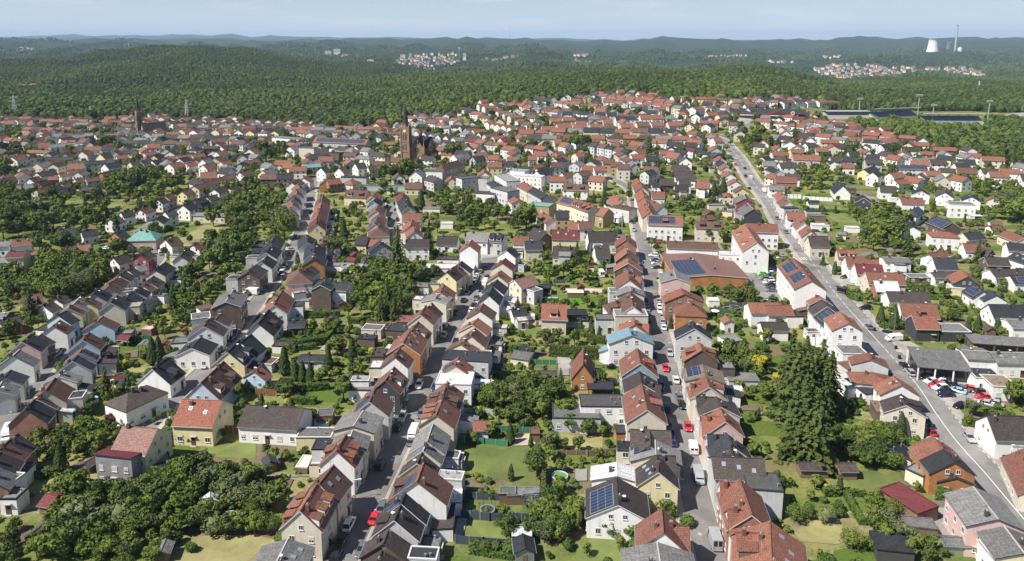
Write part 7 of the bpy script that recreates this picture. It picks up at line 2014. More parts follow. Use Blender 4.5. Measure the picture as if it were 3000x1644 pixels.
SHEDS = [('a0',1960,930,3.0,3.0,2.0,WW,WALL['m'][0],'small red shed with pale pyramid roof among the trees',20),
 ('a0',860,560,2.4,3.2,2.0,DD,M['chimd'],'dark hut with black roof left of the grey clad house',-20),
 ('a0',500,930,4.4,2.6,2.2,MM,wd,'open shelter with raspberry red roof, lower left',75),
 ('a0',400,1190,2.2,4.0,2.0,DD,wd,'narrow purple brown shed roof, lower left gardens',-10),
 ('a0',1530,1380,2.6,3.0,2.0,GG,wd,'weathered shed half sunk in bushes at the bottom',10),
 ('a1',130,560,2.8,2.8,2.1,AA,wd,'round dark pavilion hut in the left garden',30),
 ('a1',650,110,3.6,3.2,2.4,GG,M['brownfence'],'flat grey roofed brown hut beside the round blue pool',5,'garden shed',False),
 ('a1',2100,240,4.6,3.4,2.6,RR,ww,'white shed with red tiled roof above the large lawn',90),
 ('a1',2345,850,2.2,3.0,2.4,GG,wd,'stacked firewood shelter by the dark fence',90,'firewood shelter',False),
 ('a1',460,560,2.2,4.4,2.0,WALL['c'][0],wd,'cream covered swing bench beside the shingled wall',-5,'garden shed',False),
 ('a1',1780,1020,4.4,2.8,2.6,AA,ww,'small grey roofed annex below the white gable house',90,'outbuilding',False),
 ('a1',1740,1150,3.6,5.0,2.8,DD,ww,'brown flat roofed garage at the lower centre',5,'garage',False),
 ('a1',1780,600,2.4,3.0,2.4,WW,M['brownfence'],'tiny brown cabin with a white door and steps',0,'garden shed',False),
 ('a2',140,850,2.6,8.0,2.2,GG,wd,'long open firewood store with grey corrugated roof',92,'firewood shelter',False),
 ('a2',195,930,3.0,3.4,2.2,M['pv'],M['metal'],'small pergola covered with dark solar panels',10,'pergola',False,True),
 ('a2',90,1230,2.4,3.4,2.1,WW,ww,'pale ribbed shed at the bottom of the middle gardens',90,'garden shed',False),
 ('a2',110,1370,3.6,3.8,2.3,AA,M['metal'],'glass roofed grey pavilion at the bottom edge',5,'pavilion'),
 ('a2',210,280,2.0,2.4,2.2,BB,wd,'little brown playhouse at the yellow slide',0,'playhouse',False),
 ('a2',1020,270,3.4,2.6,2.4,AA,WALL['o'][0],'orange shed with slate grey flat roof by the dark hipped house',90,'garden shed',False),
 ('a3',1290,950,5.6,8.8,3.2,MM,wd,'long maroon roofed open barn in the lower right',24,'barn',False),
 ('a3',720,620,3.4,3.6,2.2,DD,wd,'brown hut beyond the golden conifer',90),
 ('a3',410,610,3.0,6.0,2.2,DD,wd,'low mossy shed below the spruces',88),
 ('a3',1140,1340,5.0,6.0,2.4,AA,M['chimd'],'flat black tarred hut roof at the lower right',80,'garden shed',False),
 ('a3',1380,1150,3.0,6.0,2.3,GG,wd,'corrugated grey lean roof below the maroon barn',80,'garden shed',False),
 ('a3',1750,1320,2.6,5.0,2.2,GG,M['metal'],'rounded greenhouse with pale ribs, lower right',85,'greenhouse'),
 ('b0',1180,670,3.6,3.6,2.4,MM,wd,'open summer house with brown red roof in the left gardens',80,'pavilion',True,True),
 ('b0',1345,720,2.2,2.4,2.2,GG,wd,'small grey roofed garden shelter in the left gardens',0,'pavilion',True,True),
 ('b0',1100,1040,2.6,2.6,2.2,MM,ww,'small hut with red roof beside a white awning, left gardens',-30),
 ('b0',1550,720,1.8,1.8,2.4,MM,WALL['m'][0],'narrow dark red playhouse beside the tall cypresses',0,'playhouse'),
 ('b0',1735,580,1.4,1.4,2.2,RR,WALL['m'][0],'tiny red privy hut behind the white slate houses',0),
 ('b0',1790,300,2.0,2.6,2.0,WW,ww,'small white garden tent on the left slope',10,'garden tent'),
 ('b0',1395,570,2.6,3.0,2.3,WALL['p'][0],wd,'pinkish flat garden roof left of the dark conifer',80,'garden shed',False),
 ('b0',1640,100,2.8,5.0,2.4,GG,ww,'small cream summer house on the left hillside',90,'garden shed',False),
 ('b0',1895,110,2.6,2.6,2.1,DD,wd,'octagonal brown hut on the left hillside',40),
 ('b1',815,330,3.0,2.8,2.2,BB,wd,'brown wooden hut beside the tall left trees',10),
 ('b1',720,470,2.0,2.4,2.1,DD,wd,'tiny hut at the top of the clipped hedge',10),
 ('b1',180,870,2.4,4.0,2.0,GG,wd,'low grey roof shed beside the dark column trees',90,'garden shed',False),
 ('b1',260,730,3.0,5.6,2.4,DD,ww,'white shed with dark flat roof behind the long hedge',85,'garden shed',False),
 ('b1',440,310,3.0,5.2,2.6,GG,ww,'white garage with grey roof beside the dark brown tower house',88,'garage',False),
 ('b1',570,330,3.0,4.0,2.2,MM,wd,'brown red hut beside the dark brown tower house',80,'garden shed',False),
 ('b1',2120,1010,3.4,4.6,2.4,GG,M['brownfence'],'red brown shed with speckled flat roof',88,'garden shed',False),
 ('b1',2000,1130,3.6,4.6,2.8,WW,M['metal'],'pale pergola roof right of the white box house',10,'pergola',False,True),
 ('b1',2230,950,3.0,4.4,2.6,AA,M['chimd'],'dark carport with stored goods right of the central street',80,'carport',False,True),
 ('b1',2110,1110,2.4,5.6,3.0,WW,ww,'white sheet canopy beside the big round tree',82,'canopy',False,True),
 ('b1',2230,700,3.0,8.0,2.4,GG,wd,'row of weathered rear sheds behind the long flat building',-10,'garden shed',False),
 ('b2',320,1010,3.0,5.6,2.4,DD,wd,'dark flat hut above the blue spruce',90,'garden shed',False),
 ('b2',820,1130,4.4,6.6,2.6,AA,wd,'low slate grey carport with dark posts',88,'carport',False,True),
 ('b2',660,1010,3.6,7.4,2.7,GG,wd,'wooden carport below the A shaped brick house',85,'carport',False,True),
 ('b2',585,440,5.4,8.0,2.9,AA,M['chimd'],'black framed carport beside the orange roofed house',90,'carport',False,True),
 ('b2',300,190,4.0,5.0,2.8,AA,ww,'white cube pavilion with dark solar roof',85,'pavilion',False,True),
 ('b2',640,190,2.6,2.4,2.8,MM,WALL['m'][0],'dark red playhouse beside the timber stack',5,'playhouse'),
 ('b2',590,230,3.0,5.6,2.4,WALL['c'][0],M['wood'],'beige flat roof above the lime green wall',90,'garden shed',False),
 ('b2',440,130,2.6,4.0,2.4,AA,M['metal'],'small carport with solar sheet near the timber stack',88,'carport',False,True),
 ('b2',130,260,2.6,2.6,2.0,ww,ww,'white peaked party tent in the middle gardens',10,'garden tent'),
 ('b2',1870,300,3.4,3.6,2.3,WW,ww,'white sided garden shed near the netted trampoline',88,'garden shed',False),
 ('b2',2290,385,2.6,4.6,2.4,DD,wd,'dark flat hut right of the lawn with trampoline',88,'garden shed',False),
 ('b2',2050,1150,2.8,5.0,2.3,WW,wd,'pale blue grey lean roof behind the straight street',88,'garden shed',False),
 ('b2',2140,1050,5.0,8.0,2.6,GG,WALL['l'][0],'long grey flat garage roof behind the tan solar house',88,'garage',False),
 ('b2',2030,690,4.6,5.6,3.0,GG,ww,'white garage wall with slanted grey roof',20,'garage',False),
 ('b2',2000,540,3.4,4.0,3.6,OO,ww,'narrow white cottage with brick trim and red brown roof',5,'outbuilding'),
 ('b3',40,600,6.0,8.0,3.6,DD,ww,'dark roofed house half hidden by the tall spruces',88,'outbuilding'),
 ('b3',80,470,7.6,8.6,4.4,RR,ww,'white house with bright orange roof left of the tall spruces',90,'outbuilding'),
 ('b3',215,480,5.0,6.0,4.0,DD,ww,'dark annex beside the orange roof left of the tall spruces',0,'outbuilding',False),
 ('b3',-60,460,8.0,10.0,4.8,OO,ww,'white house with brick trim and long dormer in the right gardens',90,'outbuilding'),
 ('b3',500,580,3.6,5.6,2.8,WW,M['metal'],'white terrace canopy behind the tall white block',-10,'canopy',False,True),
 ('b3',750,1100,6.0,8.0,3.2,WW,ww,'low white flat building with ribbed roof beside the hipped roofs',10,'outbuilding',False),
 ('b3',900,1150,6.0,9.0,3.2,AA,ww,'dark flat roofed white annex below the hipped roofs',10,'outbuilding',False),
 ('b3',2050,580,3.0,3.0,2.3,DD,wd,'dark hut beneath the golden conifers',0),
 ('b3',1240,60,3.0,4.0,2.4,GG,wd,'grey shed behind the red roof, right quarter',88,'garden shed',False),
 ('b3',170,1200,2.2,2.6,1.9,WALL['c'][0],wd,'cream tarpaulin hut under the tall spruces',0,'garden shed',False),
 ('c1',670,1180,3.0,5.0,2.6,GG,ww,'white box garage behind the orange gabled house',88,'garage',False),
 ('c1',920,1140,3.4,3.6,2.2,MM,wd,'brown red hut in the gardens above',30),
 ('c1',900,1190,3.0,4.6,2.2,MM,wd,'long brown red hut beneath the other one',60),
 ('c1',740,1245,4.0,9.0,2.5,GG,ww,'row of low grey garages across the left gardens',88,'garage',False),
 ('c1',900,1255,3.6,8.0,2.5,WW,ww,'row of pale flat garages across the left gardens',88,'garage',False),
 ('c1',690,840,3.0,4.6,2.6,WW,ww,'white sheet roof behind the cream maroon gable',0,'garage',False),
 ('c1',1640,715,5.0,9.0,3.0,GG,ww,'flat white annex with parked roof goods above the upper gardens',88,'outbuilding',False),
 ('c1',1780,850,4.0,6.0,2.6,WW,ww,'small white flat shed in the upper gardens',88,'garden shed',False),
 ('c2',1830,750,5.0,5.0,2.6,BB,wd,'brown garden house with overhanging roof',20,'garden shed'),
 ('c2',695,1270,2.6,5.0,2.8,MM,ww,'white hut with raspberry red roof',90,'garden shed',False),
 ('c2',1895,680,3.6,8.0,2.8,GG,WALL['c'][0],'cream long garage in the right gardens',90,'garage',False),
 ('c3',780,890,3.4,6.0,2.6,WW,ww,'white caravan like hut in the upper right gardens',80,'garden shed',False),
 ('c3',450,780,5.0,8.0,2.8,GG,wd,'grey flat roofed workshop behind the red roofs',80,'outbuilding',False),
 ('c3',480,870,4.4,8.0,2.8,WW,ww,'pale blue grey long workshop roof behind the red roofs',80,'outbuilding',False),
 ('c3',410,740,4.0,7.0,3.0,AA,WALL['l'][0],'slate blue flat roofed annex behind the red roofs',85,'outbuilding',False),
 ('c3',415,660,4.0,6.0,3.0,AA,ww,'small dark roofed white house in the upper right gardens',85,'outbuilding'),
 ('c3',680,950,3.4,4.0,2.4,GG,ww,'little white cabin in the upper right gardens',70),
 ('c3',1930,780,3.0,5.6,2.6,WW,M['metal'],'white party tent roof near the orange balconies',85,'canopy',False,True),
 ('c3',2110,870,4.0,5.6,3.4,BB,ww,'small white house with brown roof near the right edge',80,'outbuilding'),
 ('c3',1170,610,2.4,5.6,2.4,ww,ww,'white caravan like box beside the raspberry wall',85,'garden shed',False),
 ('a0',140,620,3.4,5.6,2.8,WW,M['metal'],'pale ribbed terrace roof at the lower left',-10,'canopy',False,True),
 ('b0',640,1140,2.6,5.0,2.6,WW,M['metal'],'white striped pergola behind the leftmost street',-12,'pergola',False,True),
 ('b0',590,1230,2.6,4.6,2.6,WW,ww,'white flat terrace roof behind the brick gable house',-12,'canopy',False,True),
 ('b0',1310,250,3.6,5.0,2.6,WW,WALL['l'][0],'white edged flat roof behind the cream gable',60,'garage',False)]
for s in SHEDS: shed(*s)
# pools, trampolines, small things
M['water'] = mat_plain('pool_water', (.10,.42,.52), .08, var=.05); M['greenwater'] = mat_plain('pool_water_green', (.14,.24,.09), .1); M['poolwall'] = mat_plain('pool_wall', (.45,.6,.68), .5)
def pool(tile, x, y, r, mat, label, h=1.0):
    p = P(*T(tile, x, y)); o = bpy.data.objects.new('pool', None); C.objects.link(o); o.location = (p.x, p.y, gz(p.x,p.y)); mb = MB(); mb.lathe([(r,-.1),(r,h),(r-.12,h),(r-.12,h-.3)], 20); link('rim', mb.mesh('rim', [M['poolwall']]), o)
    mb = MB(); mb.face([((r-.12)*math.cos(k*.314), (r-.12)*math.sin(k*.314), h-.18) for k in range(20)]); link('water', mb.mesh('water', [mat]), o); tag(o, label, 'swimming pool'); BLOCKED.append((p.x,p.y,r+1))
pool('a1', 615, 140, 1.9, M['water'], 'round turquoise pool beside the white bungalow'); pool('a2', 445, 650, 1.8, M['greenwater'], 'round pool with green water and a ladder in the middle gardens'); pool('a0', 2140, 1030, 1.7, M['greenwater'], 'round green pool among the trees, lower left')
pool('b0', 975, 765, 1.5, M['water'], 'small bright pool in the leftmost gardens', .5); pool('c3', 935, 150, 1.6, M['water'], 'round blue pool in the upper right gardens'); pool('c3', 1420, 1165, 1.6, M['water'], 'blue pool right of the flat grey roofed house'); pool('b0', 850, 1205, 1.8, M['water'], 'blue covered pool beside the curved hedge')
def tramp(tile, x, y, r, label):
    p = P(*T(tile, x, y)); o = bpy.data.objects.new('trampoline', None); C.objects.link(o); o.location = (p.x,p.y,gz(p.x,p.y)); mb = MB(); mb.lathe([(r,.7),(r,.85),(r-.3,.87),(r-.3,.7)], 20); link('frame', mb.mesh('frame', [M['metal']]), o)
    mb = MB(); mb.face([((r-.3)*math.cos(k*.314), (r-.3)*math.sin(k*.314), .8) for k in range(20)]); link('jumping_mat', mb.mesh('jumping_mat', [M['dark']]), o)
    for k in range(6): a = k*1.047; mb = MB(); mb.tube((r*math.cos(a),r*math.sin(a),-.1),(r*math.cos(a),r*math.sin(a),2.4),.04,.04,5); link('net_pole', mb.mesh('net_pole', [M['dark']]), o)
    tag(o, label, 'trampoline'); BLOCKED.append((p.x,p.y,r+1))
tramp('a1', 2155, 960, 1.6, 'round trampoline on the fenced lawn'); tramp('b2', 2075, 335, 2.0, 'netted trampoline behind the ivy corner house'); tramp('a1', 430, 165, 1.5, 'trampoline behind the white bungalow')
p = P(*T('a2', 150, 245)); o = bpy.data.objects.new('slide', None); C.objects.link(o); o.location = (p.x, p.y, 0); mb = MB(); mb.prism([(0,.2),(2.2,1.6),(2.2,1.7),(0,.3)], -.25, .25); link('chute', mb.mesh('chute', [mat_plain('slide_lime', (.5,.7,.02), .4)]), o); mb = MB(); mb.box(2.1,2.2,-.25,.25,0,1.6); link('ladder', mb.mesh('ladder', [M['wood']]), o); tag(o, 'lime yellow slide leaning on the little playhouse', 'slide')
p = P(*T('b2', 205, 500)); o = bpy.data.objects.new('slide', None); C.objects.link(o); o.location = (p.x, p.y, 0); mb = MB(); mb.prism([(-1.4,.1),(.6,1.5),(.6,1.6),(-1.4,.2)], -.25, .25); link('chute', mb.mesh('chute', [mat_plain('slide_yellow', (.7,.5,.03), .4)]), o); mb = MB(); mb.box(.6,1.6,-.5,.5,0,2.0); link('ladder', mb.mesh('ladder', [M['wood']]), o); tag(o, 'yellow slide beside the orange roofed house', 'slide')
p = P(*T('b2', 880, 890)); o = bpy.data.objects.new('parasol', None); C.objects.link(o); o.location = (p.x, p.y, 0); mb = MB(); mb.lathe([(1.6,2.1),(0,2.7)], 8); link('canopy', mb.mesh('canopy', [mat_plain('parasol_lilac', (.55,.45,.6), .8)]), o); mb = MB(); mb.tube((0,0,0),(0,0,2.6),.03,.03,6); link('pole', mb.mesh('pole', [M['metal']]), o); tag(o, 'pale lilac parasol in the garden by the slate blue house', 'parasol')
p = P(*T('b2', 1890, 405)); o = bpy.data.objects.new('parasol', None); C.objects.link(o); o.location = (p.x, p.y, 0); mb = MB(); mb.lathe([(1.5,2.1),(0,2.6)], 8); link('canopy', mb.mesh('canopy', [ww]), o); mb = MB(); mb.tube((0,0,0),(0,0,2.6),.03,.03,6); link('pole', mb.mesh('pole', [M['metal']]), o); tag(o, 'white parasol behind the ivy corner house', 'parasol')
p = P(*T('a1', 2340, 1240)); 
for tl, x, y, c, lb in (('b1',130,1120,(.02,.12,.4),'blue box bin at the brown board fence'),('a2',2035,1340,(.02,.08,.4),'bright blue bin at the bottom of the straight street'),('a1',800,985,(.03,.03,.03),'black bin pair at the white gable, central street'),('a1',715,1155,(.03,.03,.03),'black bins beside the stone coloured house'),('a3',1435,690,(.02,.08,.35),'blue bin beside the orange brick house steps'),('b1',645,855,(.03,.2,.5),'blue barrel beside the garden house'),('b3',990,540,(.02,.02,.02),'black bin on the main road footway'),('b3',1222,800,(.02,.02,.02),'black stone planter before the car showroom'),('b3',1190,710,(.02,.02,.02),'black planter on the gravel patch')):
    p = P(*T(tl, x, y)); o = bpy.data.objects.new('bin', None); C.objects.link(o); o.location = (p.x,p.y,gz(p.x,p.y)+.1); mb = MB(); mb.box(-.32,.32,-.35,.35,0,1.0); link('container', mb.mesh('container', [mat_plain('bin_plastic', c, .5)]), o); mb = MB(); mb.box(-.36,.36,-.4,.38,1.0,1.08); link('lid', mb.mesh('lid', [M['dark']]), o); tag(o, lb, 'bin')
for tl, x, y, wh in (('a1',1333,398,'on the central street below the grey roofs'),('a2',1750,1162,'on the straight street before the silver camper van'),('b2',1470,650,'on the straight street at the side road'),('a1',1270,470,'on the central street beside the dark blue car'),('b1',1560,1130,'on the central street behind the white car'),('a2',1590,650,'on the straight street beside the silver van')):
    p = P(*T(tl, x, y)); mb = MB(); mb.lathe([(.42,.0),(.42,.075),(0,.08)], 14); tag(link('manhole_cover', mb.mesh('manhole_cover', [M['concrete']]), None, (p.x,p.y,gz(p.x,p.y))), 'round manhole cover '+wh, 'manhole cover')
# bus shelter by the main road
p = P(*T('b3', 675, 195)); o = bpy.data.objects.new('bus_shelter', None); C.objects.link(o); o.location = (p.x,p.y,.15); o.rotation_euler = (0,0,R_(38)); mb = MB(); mb.box(-.8,.8,-2,2,2.4,2.55); link('roof', mb.mesh('roof', [M['dark']]), o); mb = MB(); mb.box(.74,.78,-2,2,.2,2.3); mb.box(-.7,.74,-2,-1.96,.2,2.3); link('glass_wall', mb.mesh('glass_wall', [M['glass']]), o); mb = MB(); mb.box(.3,.7,-1.5,1.5,.4,.5); link('bench', mb.mesh('bench', [M['wood']]), o); tag(o, 'glass bus shelter on the footway of the main road', 'bus shelter')
# ------------------------------------------------------------------ trees and shrubs
def hb_blocked(x, y, r):
    for (cx_, cy_, w_) in BLOCKED:
        if (x-cx_)**2+(y-cy_)**2 < (w_*.6+r)**2: return True
    return False
HB = []
for h in HOUSES:
    for B in h['blocks']: HB.append((B['c'].x, B['c'].y, math.cos(-B['rz']), math.sin(-B['rz']), B['w']/2, B['L']/2))
grid = {}
for i, q in enumerate(HB):
    R = max(q[4], q[5])+6
    for gx in range(int((q[0]-R)//15), int((q[0]+R)//15)+1):
        for gy in range(int((q[1]-R)//15), int((q[1]+R)//15)+1): grid.setdefault((gx, gy), []).append(i)
def near_house(x, y, r):
    for i in grid.get((int(x//15), int(y//15)), ()):
        cx_, cy_, c_, s_, w_, l_ = HB[i]; dx, dy = x-cx_, y-cy_; lx, ly = dx*c_-dy*s_, dx*s_+dy*c_
        if abs(lx) < w_+r and abs(ly) < l_+r: return True
    return False
RG_ = {}
for pa, w in ROADS:
    for a, b_ in zip(pa, pa[1:]):
        n = int((b_-a).length/4)+1
        for k in range(n): q = a.lerp(b_, k/n); RG_.setdefault((int(q.x//12), int(q.y//12)), []).append((q.x, q.y, w))
def near_road(x, y, r):
    gx, gy = int(x//12), int(y//12)
    for i in (-1,0,1):
        for j in (-1,0,1):
            for (a, b_, w) in RG_.get((gx+i, gy+j), ()):
                if (x-a)**2+(y-b_)**2 < (w+r)**2: return True
    return False
PL = []    # (kind, x, y, height, label or None)
def tree(kind, tile, x, y, h, label=None):
    if kind in ('round_tree','dark_tree','copper_tree'): h *= {'a':.52,'b':.6,'c':.76 if h < 12 else 1,'d':.85}[tile[0]]
    elif kind in ('conifer_tree','cypress_tree','golden_tree') and tile[0] in 'ab' and h < 16: h *= .8
    p = P(*T(tile, x, y)); PL.append([kind, p.x, p.y, h, label, True])
K = {'r':'round_tree','d':'dark_tree','c':'conifer_tree','y':'cypress_tree','g':'golden_tree','p':'copper_tree','s':'shrub','t':'dark_shrub','u':'golden_shrub','q':'copper_shrub'}
def trees(tile, text):
    for it in text.replace('\n', ';').split(';'):
        tk = it.split('|')[0].split(); lab = it.split('|')[1].strip() if '|' in it else None
        if tk: tree(K[tk[0]], tile, float(tk[1]), float(tk[2]), float(tk[3]), lab)
trees('a3', '''c 430 540 19|tall dark spruce, nearest of the row in the right gardens;c 300 440 20|tall dark spruce, second of the row in the right gardens;g 665 765 5|small golden yellow conifer on the meadow
y 1230 265 8.5|broad olive green clipped conifer beside the cream house;d 850 500 9;d 1010 520 9.5;d 740 470 8.5;d 1150 540 8;r 1220 560 8;r 430 740 7;r 240 1050 8|leafy fruit tree beside the white box house, right gardens;d 390 1030 5;r 530 1060 7.5;r 380 850 5;r 1000 1080 9;r 1090 1230 8|bright leafy tree below the maroon barn;r 780 1300 8.5|bright round tree in the dry meadow
r 1380 1300 7;r 1500 1330 7;d 1480 1400 6;d 130 720 5;r 1380 770 5;r 940 240 6;d 730 280 4;d 860 260 5;r 1860 150 6;d 650 940 5;r 220 720 4;g 110 470 4;s 70 80 4;r 90 640 4;r 960 1330 5;d 1640 1370 4;r 1720 1320 3''')
trees('b3', '''c 240 1412 22|tallest broad spruce standing highest in the right gardens;c 420 1390 18;c 560 1300 17;c 200 1180 20;c 120 1290 15;c 330 1130 17;c 480 1250 19;c 330 1320 20;c 500 1400 17;c 360 1412 19
y 1045 480 9|olive green conifer left of the red roofed white house;y 1170 520 11|taller golden green conifer left of the red roofed white house;r 1080 560 7;r 1230 530 6;r 930 290 7;r 1000 300 6;r 930 210 5;r 1300 110 4.5;r 1690 370 9;r 1660 250 8;d 1690 440 7;y 1950 560 8;y 1860 560 7;d 1760 450 7;g 2130 560 7|golden conifer above the long timber shed;g 2230 530 6.5;r 2190 600 6;r 1880 290 6
r 2290 1240 12|big round tree right of the workshop garage;r 1900 1330 9|bushy tree at the side road by the red cars;d 1880 1400 4;y 2330 1200 8;r 780 1270 5;r 1900 340 4;r 60 60 5;g -30 910 5|bright yellow flowering shrub tree among the right gardens;d 620 870 5;y 390 620 3''')
trees('b2', '''d 2060 230 8;d 2110 270 11;c 2230 300 12;c 2180 280 9;r 1880 210 8;r 1950 230 7;r 1960 330 4.5;y 1475 520 6|bright ivy column on the brick corner house;d 2050 800 7;r 2000 950 8;r 2180 960 10;g 2290 930 7.5|bright yellow flowering tree behind the brown gable;r 2350 1190 9;r 2180 1180 6;d 1960 850 6
y 640 555 6|pointed clipped cypress beside the orange roofed house;y 735 545 6;y 750 600 5.5;y 812 600 5;r 700 320 8;r 820 290 6;r 580 670 9|wide bright green tree above the dark clipped hedge;r 430 640 8;d 330 640 8;r 180 780 8;r 80 630 6;r 100 220 7;d 370 680 6;r 90 940 6;r 180 930 4.5;r 305 940 4.5;d 100 1015 6;d 170 1010 4
c 450 1140 10|blue green spruce beside the wooden carport;d 810 1040 8;r 320 1150 8;r 380 1090 7;d 150 1200 13;d 80 1300 10;d 260 1300 12;d 330 1330 9;r 500 1370 10;c 720 1080 5;r 930 1110 3;y 940 1110 3.5;r 110 1370 7;d 20 90 6''')
trees('a2', '''r 520 200 9|bright round tree before the grey workshop, middle gardens;d 720 235 9;d 620 180 8;r 830 250 6;d 900 370 5;r 340 200 6|pale flowering shrub tree above the slide;r 340 360 9|cream flowering round shrub right of the slide;r 480 380 6;r 620 390 8|pale blossoming tree in the dry middle garden;d 230 620 11|broad dark tree on the big lawn edge;r 340 480 8;r 530 520 4;r 660 510 4;p 520 940 6|dark copper leaved tree beside the dark brown roof;r 460 800 8;d 390 900 9;r 430 760 7
r 310 1090 12|large leafy tree behind the small pavilion;r 610 1130 12|large leafy tree left of the wide white house;d 490 1200 9;r 300 1240 9;d 900 1160 8|dark round tree below the wide white house;r 980 1150 7;r 1100 1220 7;r 1000 1280 5;r 1450 980 8.5|yellow green round tree between cream and red roofed houses;r 700 1370 5;d 10 250 6;d -30 1130 5;s 1630 1080 2.5;r 180 500 6;r 880 180 4;d 870 240 5;r 1000 1330 3;d 340 1390 3''')
trees('a1', '''d 90 410 5;r 280 480 5;d 280 440 4;d 460 450 6;r 70 700 9|leafy tree left of the garden kerb wall;r 200 930 12|big leafy tree left of the stone coloured house;d 100 940 9;r 60 1150 9;r 170 1150 8;d 20 1130 8;d 150 760 5;d 120 700 4;r 2080 90 6;y 2370 320 7|dark pointed cypress at the green mesh fence;d 2330 1180 9|dark round tree behind the lowest dark fence;r 2340 120 8;r 2240 90 6;g 2060 90 4;d 2250 180 2;r 200 560 3;s 30 270 3;d 240 300 4
s 2050 1320 2.5;s 2130 1330 2.5;u 2180 1330 1.8;s 2240 1320 2.5;s 2350 1330 2.5;r 780 80 5;r 690 140 4''')
trees('b1', '''y 900 830 10|tall olive conifer column in the middle left gardens;y 680 900 9;y 270 950 11;y 370 1000 8;y 440 1010 8;r 300 820 9;r 100 850 7;r 540 560 8;r 560 620 6;r 640 590 8;d 500 610 6|dark copper bush in the hedge garden;r 760 760 10;r 720 700 7;r 940 890 6;r 860 570 5;c 1290 430 13|dark spruce group behind the central street, nearest;c 1170 440 12;c 1230 340 15;c 1350 380 13;r 940 330 12;r 900 250 10;r 980 400 9;r 860 400 7;r 1120 430 7;r 1050 500 5
d 270 1160 9|dark round tree at the corner of the dry lawn;y 510 1020 8;r 610 1020 7|blossoming tree in the left gardens;r 740 1000 7;r 820 1190 12|tall loose tree behind the white bungalow gardens;r 980 960 6;r 880 940 6;r 640 960 6;r 560 1040 5;d 180 860 5;r 280 590 3;r 2220 1260 14|large round tree right of the central street;r 2110 1240 6;r 2040 1220 4;r 1000 210 8;r 1080 120 9;r 1160 70 10;r 1250 60 10;r 1350 60 10;r 1430 100 8;r 1290 180 12;r 1400 60 8;d 2250 990 4;p 2370 570 5|copper leaved tree above the white railings;r 2330 620 4;r 2360 950 6;y 120 1100 2;r 420 600 4;d 1030 840 4;r 1070 30 8''')
trees('b0', '''y 1430 850 11|pair of tall dark cypress columns, left one;y 1490 840 11|pair of tall dark cypress columns, right one;c 300 460 15|dark spruce behind the light blue house, far left;c 270 400 11;r 460 410 9;c 990 1150 11|bushy dark conifer behind the slate gabled house;g 1200 1080 5|golden yellow shrub tree in the leftmost gardens;g 1355 450 2.5;c 1620 330 12|blue grey spruce on the hillside;r 1590 1370 5|round tree at the sloping street lamp;r 2250 1190 9|bright round tree right of the pale blue house
r 1100 620 7;r 1230 590 6;d 1050 800 5;r 1500 570 9;r 1540 620 8;r 1340 820 6;r 1580 790 6;r 1440 540 9;r 1650 500 7;r 1750 480 6;y 1800 490 6;r 1840 300 9;r 1900 260 9;d 1770 170 10;r 1830 180 8;r 2080 140 9;r 2150 120 7;r 500 170 11;r 580 150 11;r 660 120 11;r 740 170 10;r 420 150 10;r 820 160 9;r 900 100 10;r 330 130 10;r 700 240 7;d 100 230 12;d 200 190 11;d 60 130 10;r 170 280 6;r 130 570 9;d 60 620 8;r 300 530 8;r 360 500 7;d 880 1320 7;q 1060 1400 3;r 480 300 5;r 500 330 6;r 950 100 9;r 60 730 5
q 1010 830 3.5;r 1180 830 5;r 1010 640 5;r 880 1130 5;r 1080 1180 5;r 1000 1220 5;r 1240 880 4;r 1120 900 5;r 950 900 5;d 1640 730 3;r 2370 640 4;r 1290 420 4;r 1360 470 5;r 1440 440 5;r 1250 500 4;d 1530 180 7;r 240 800 5''')
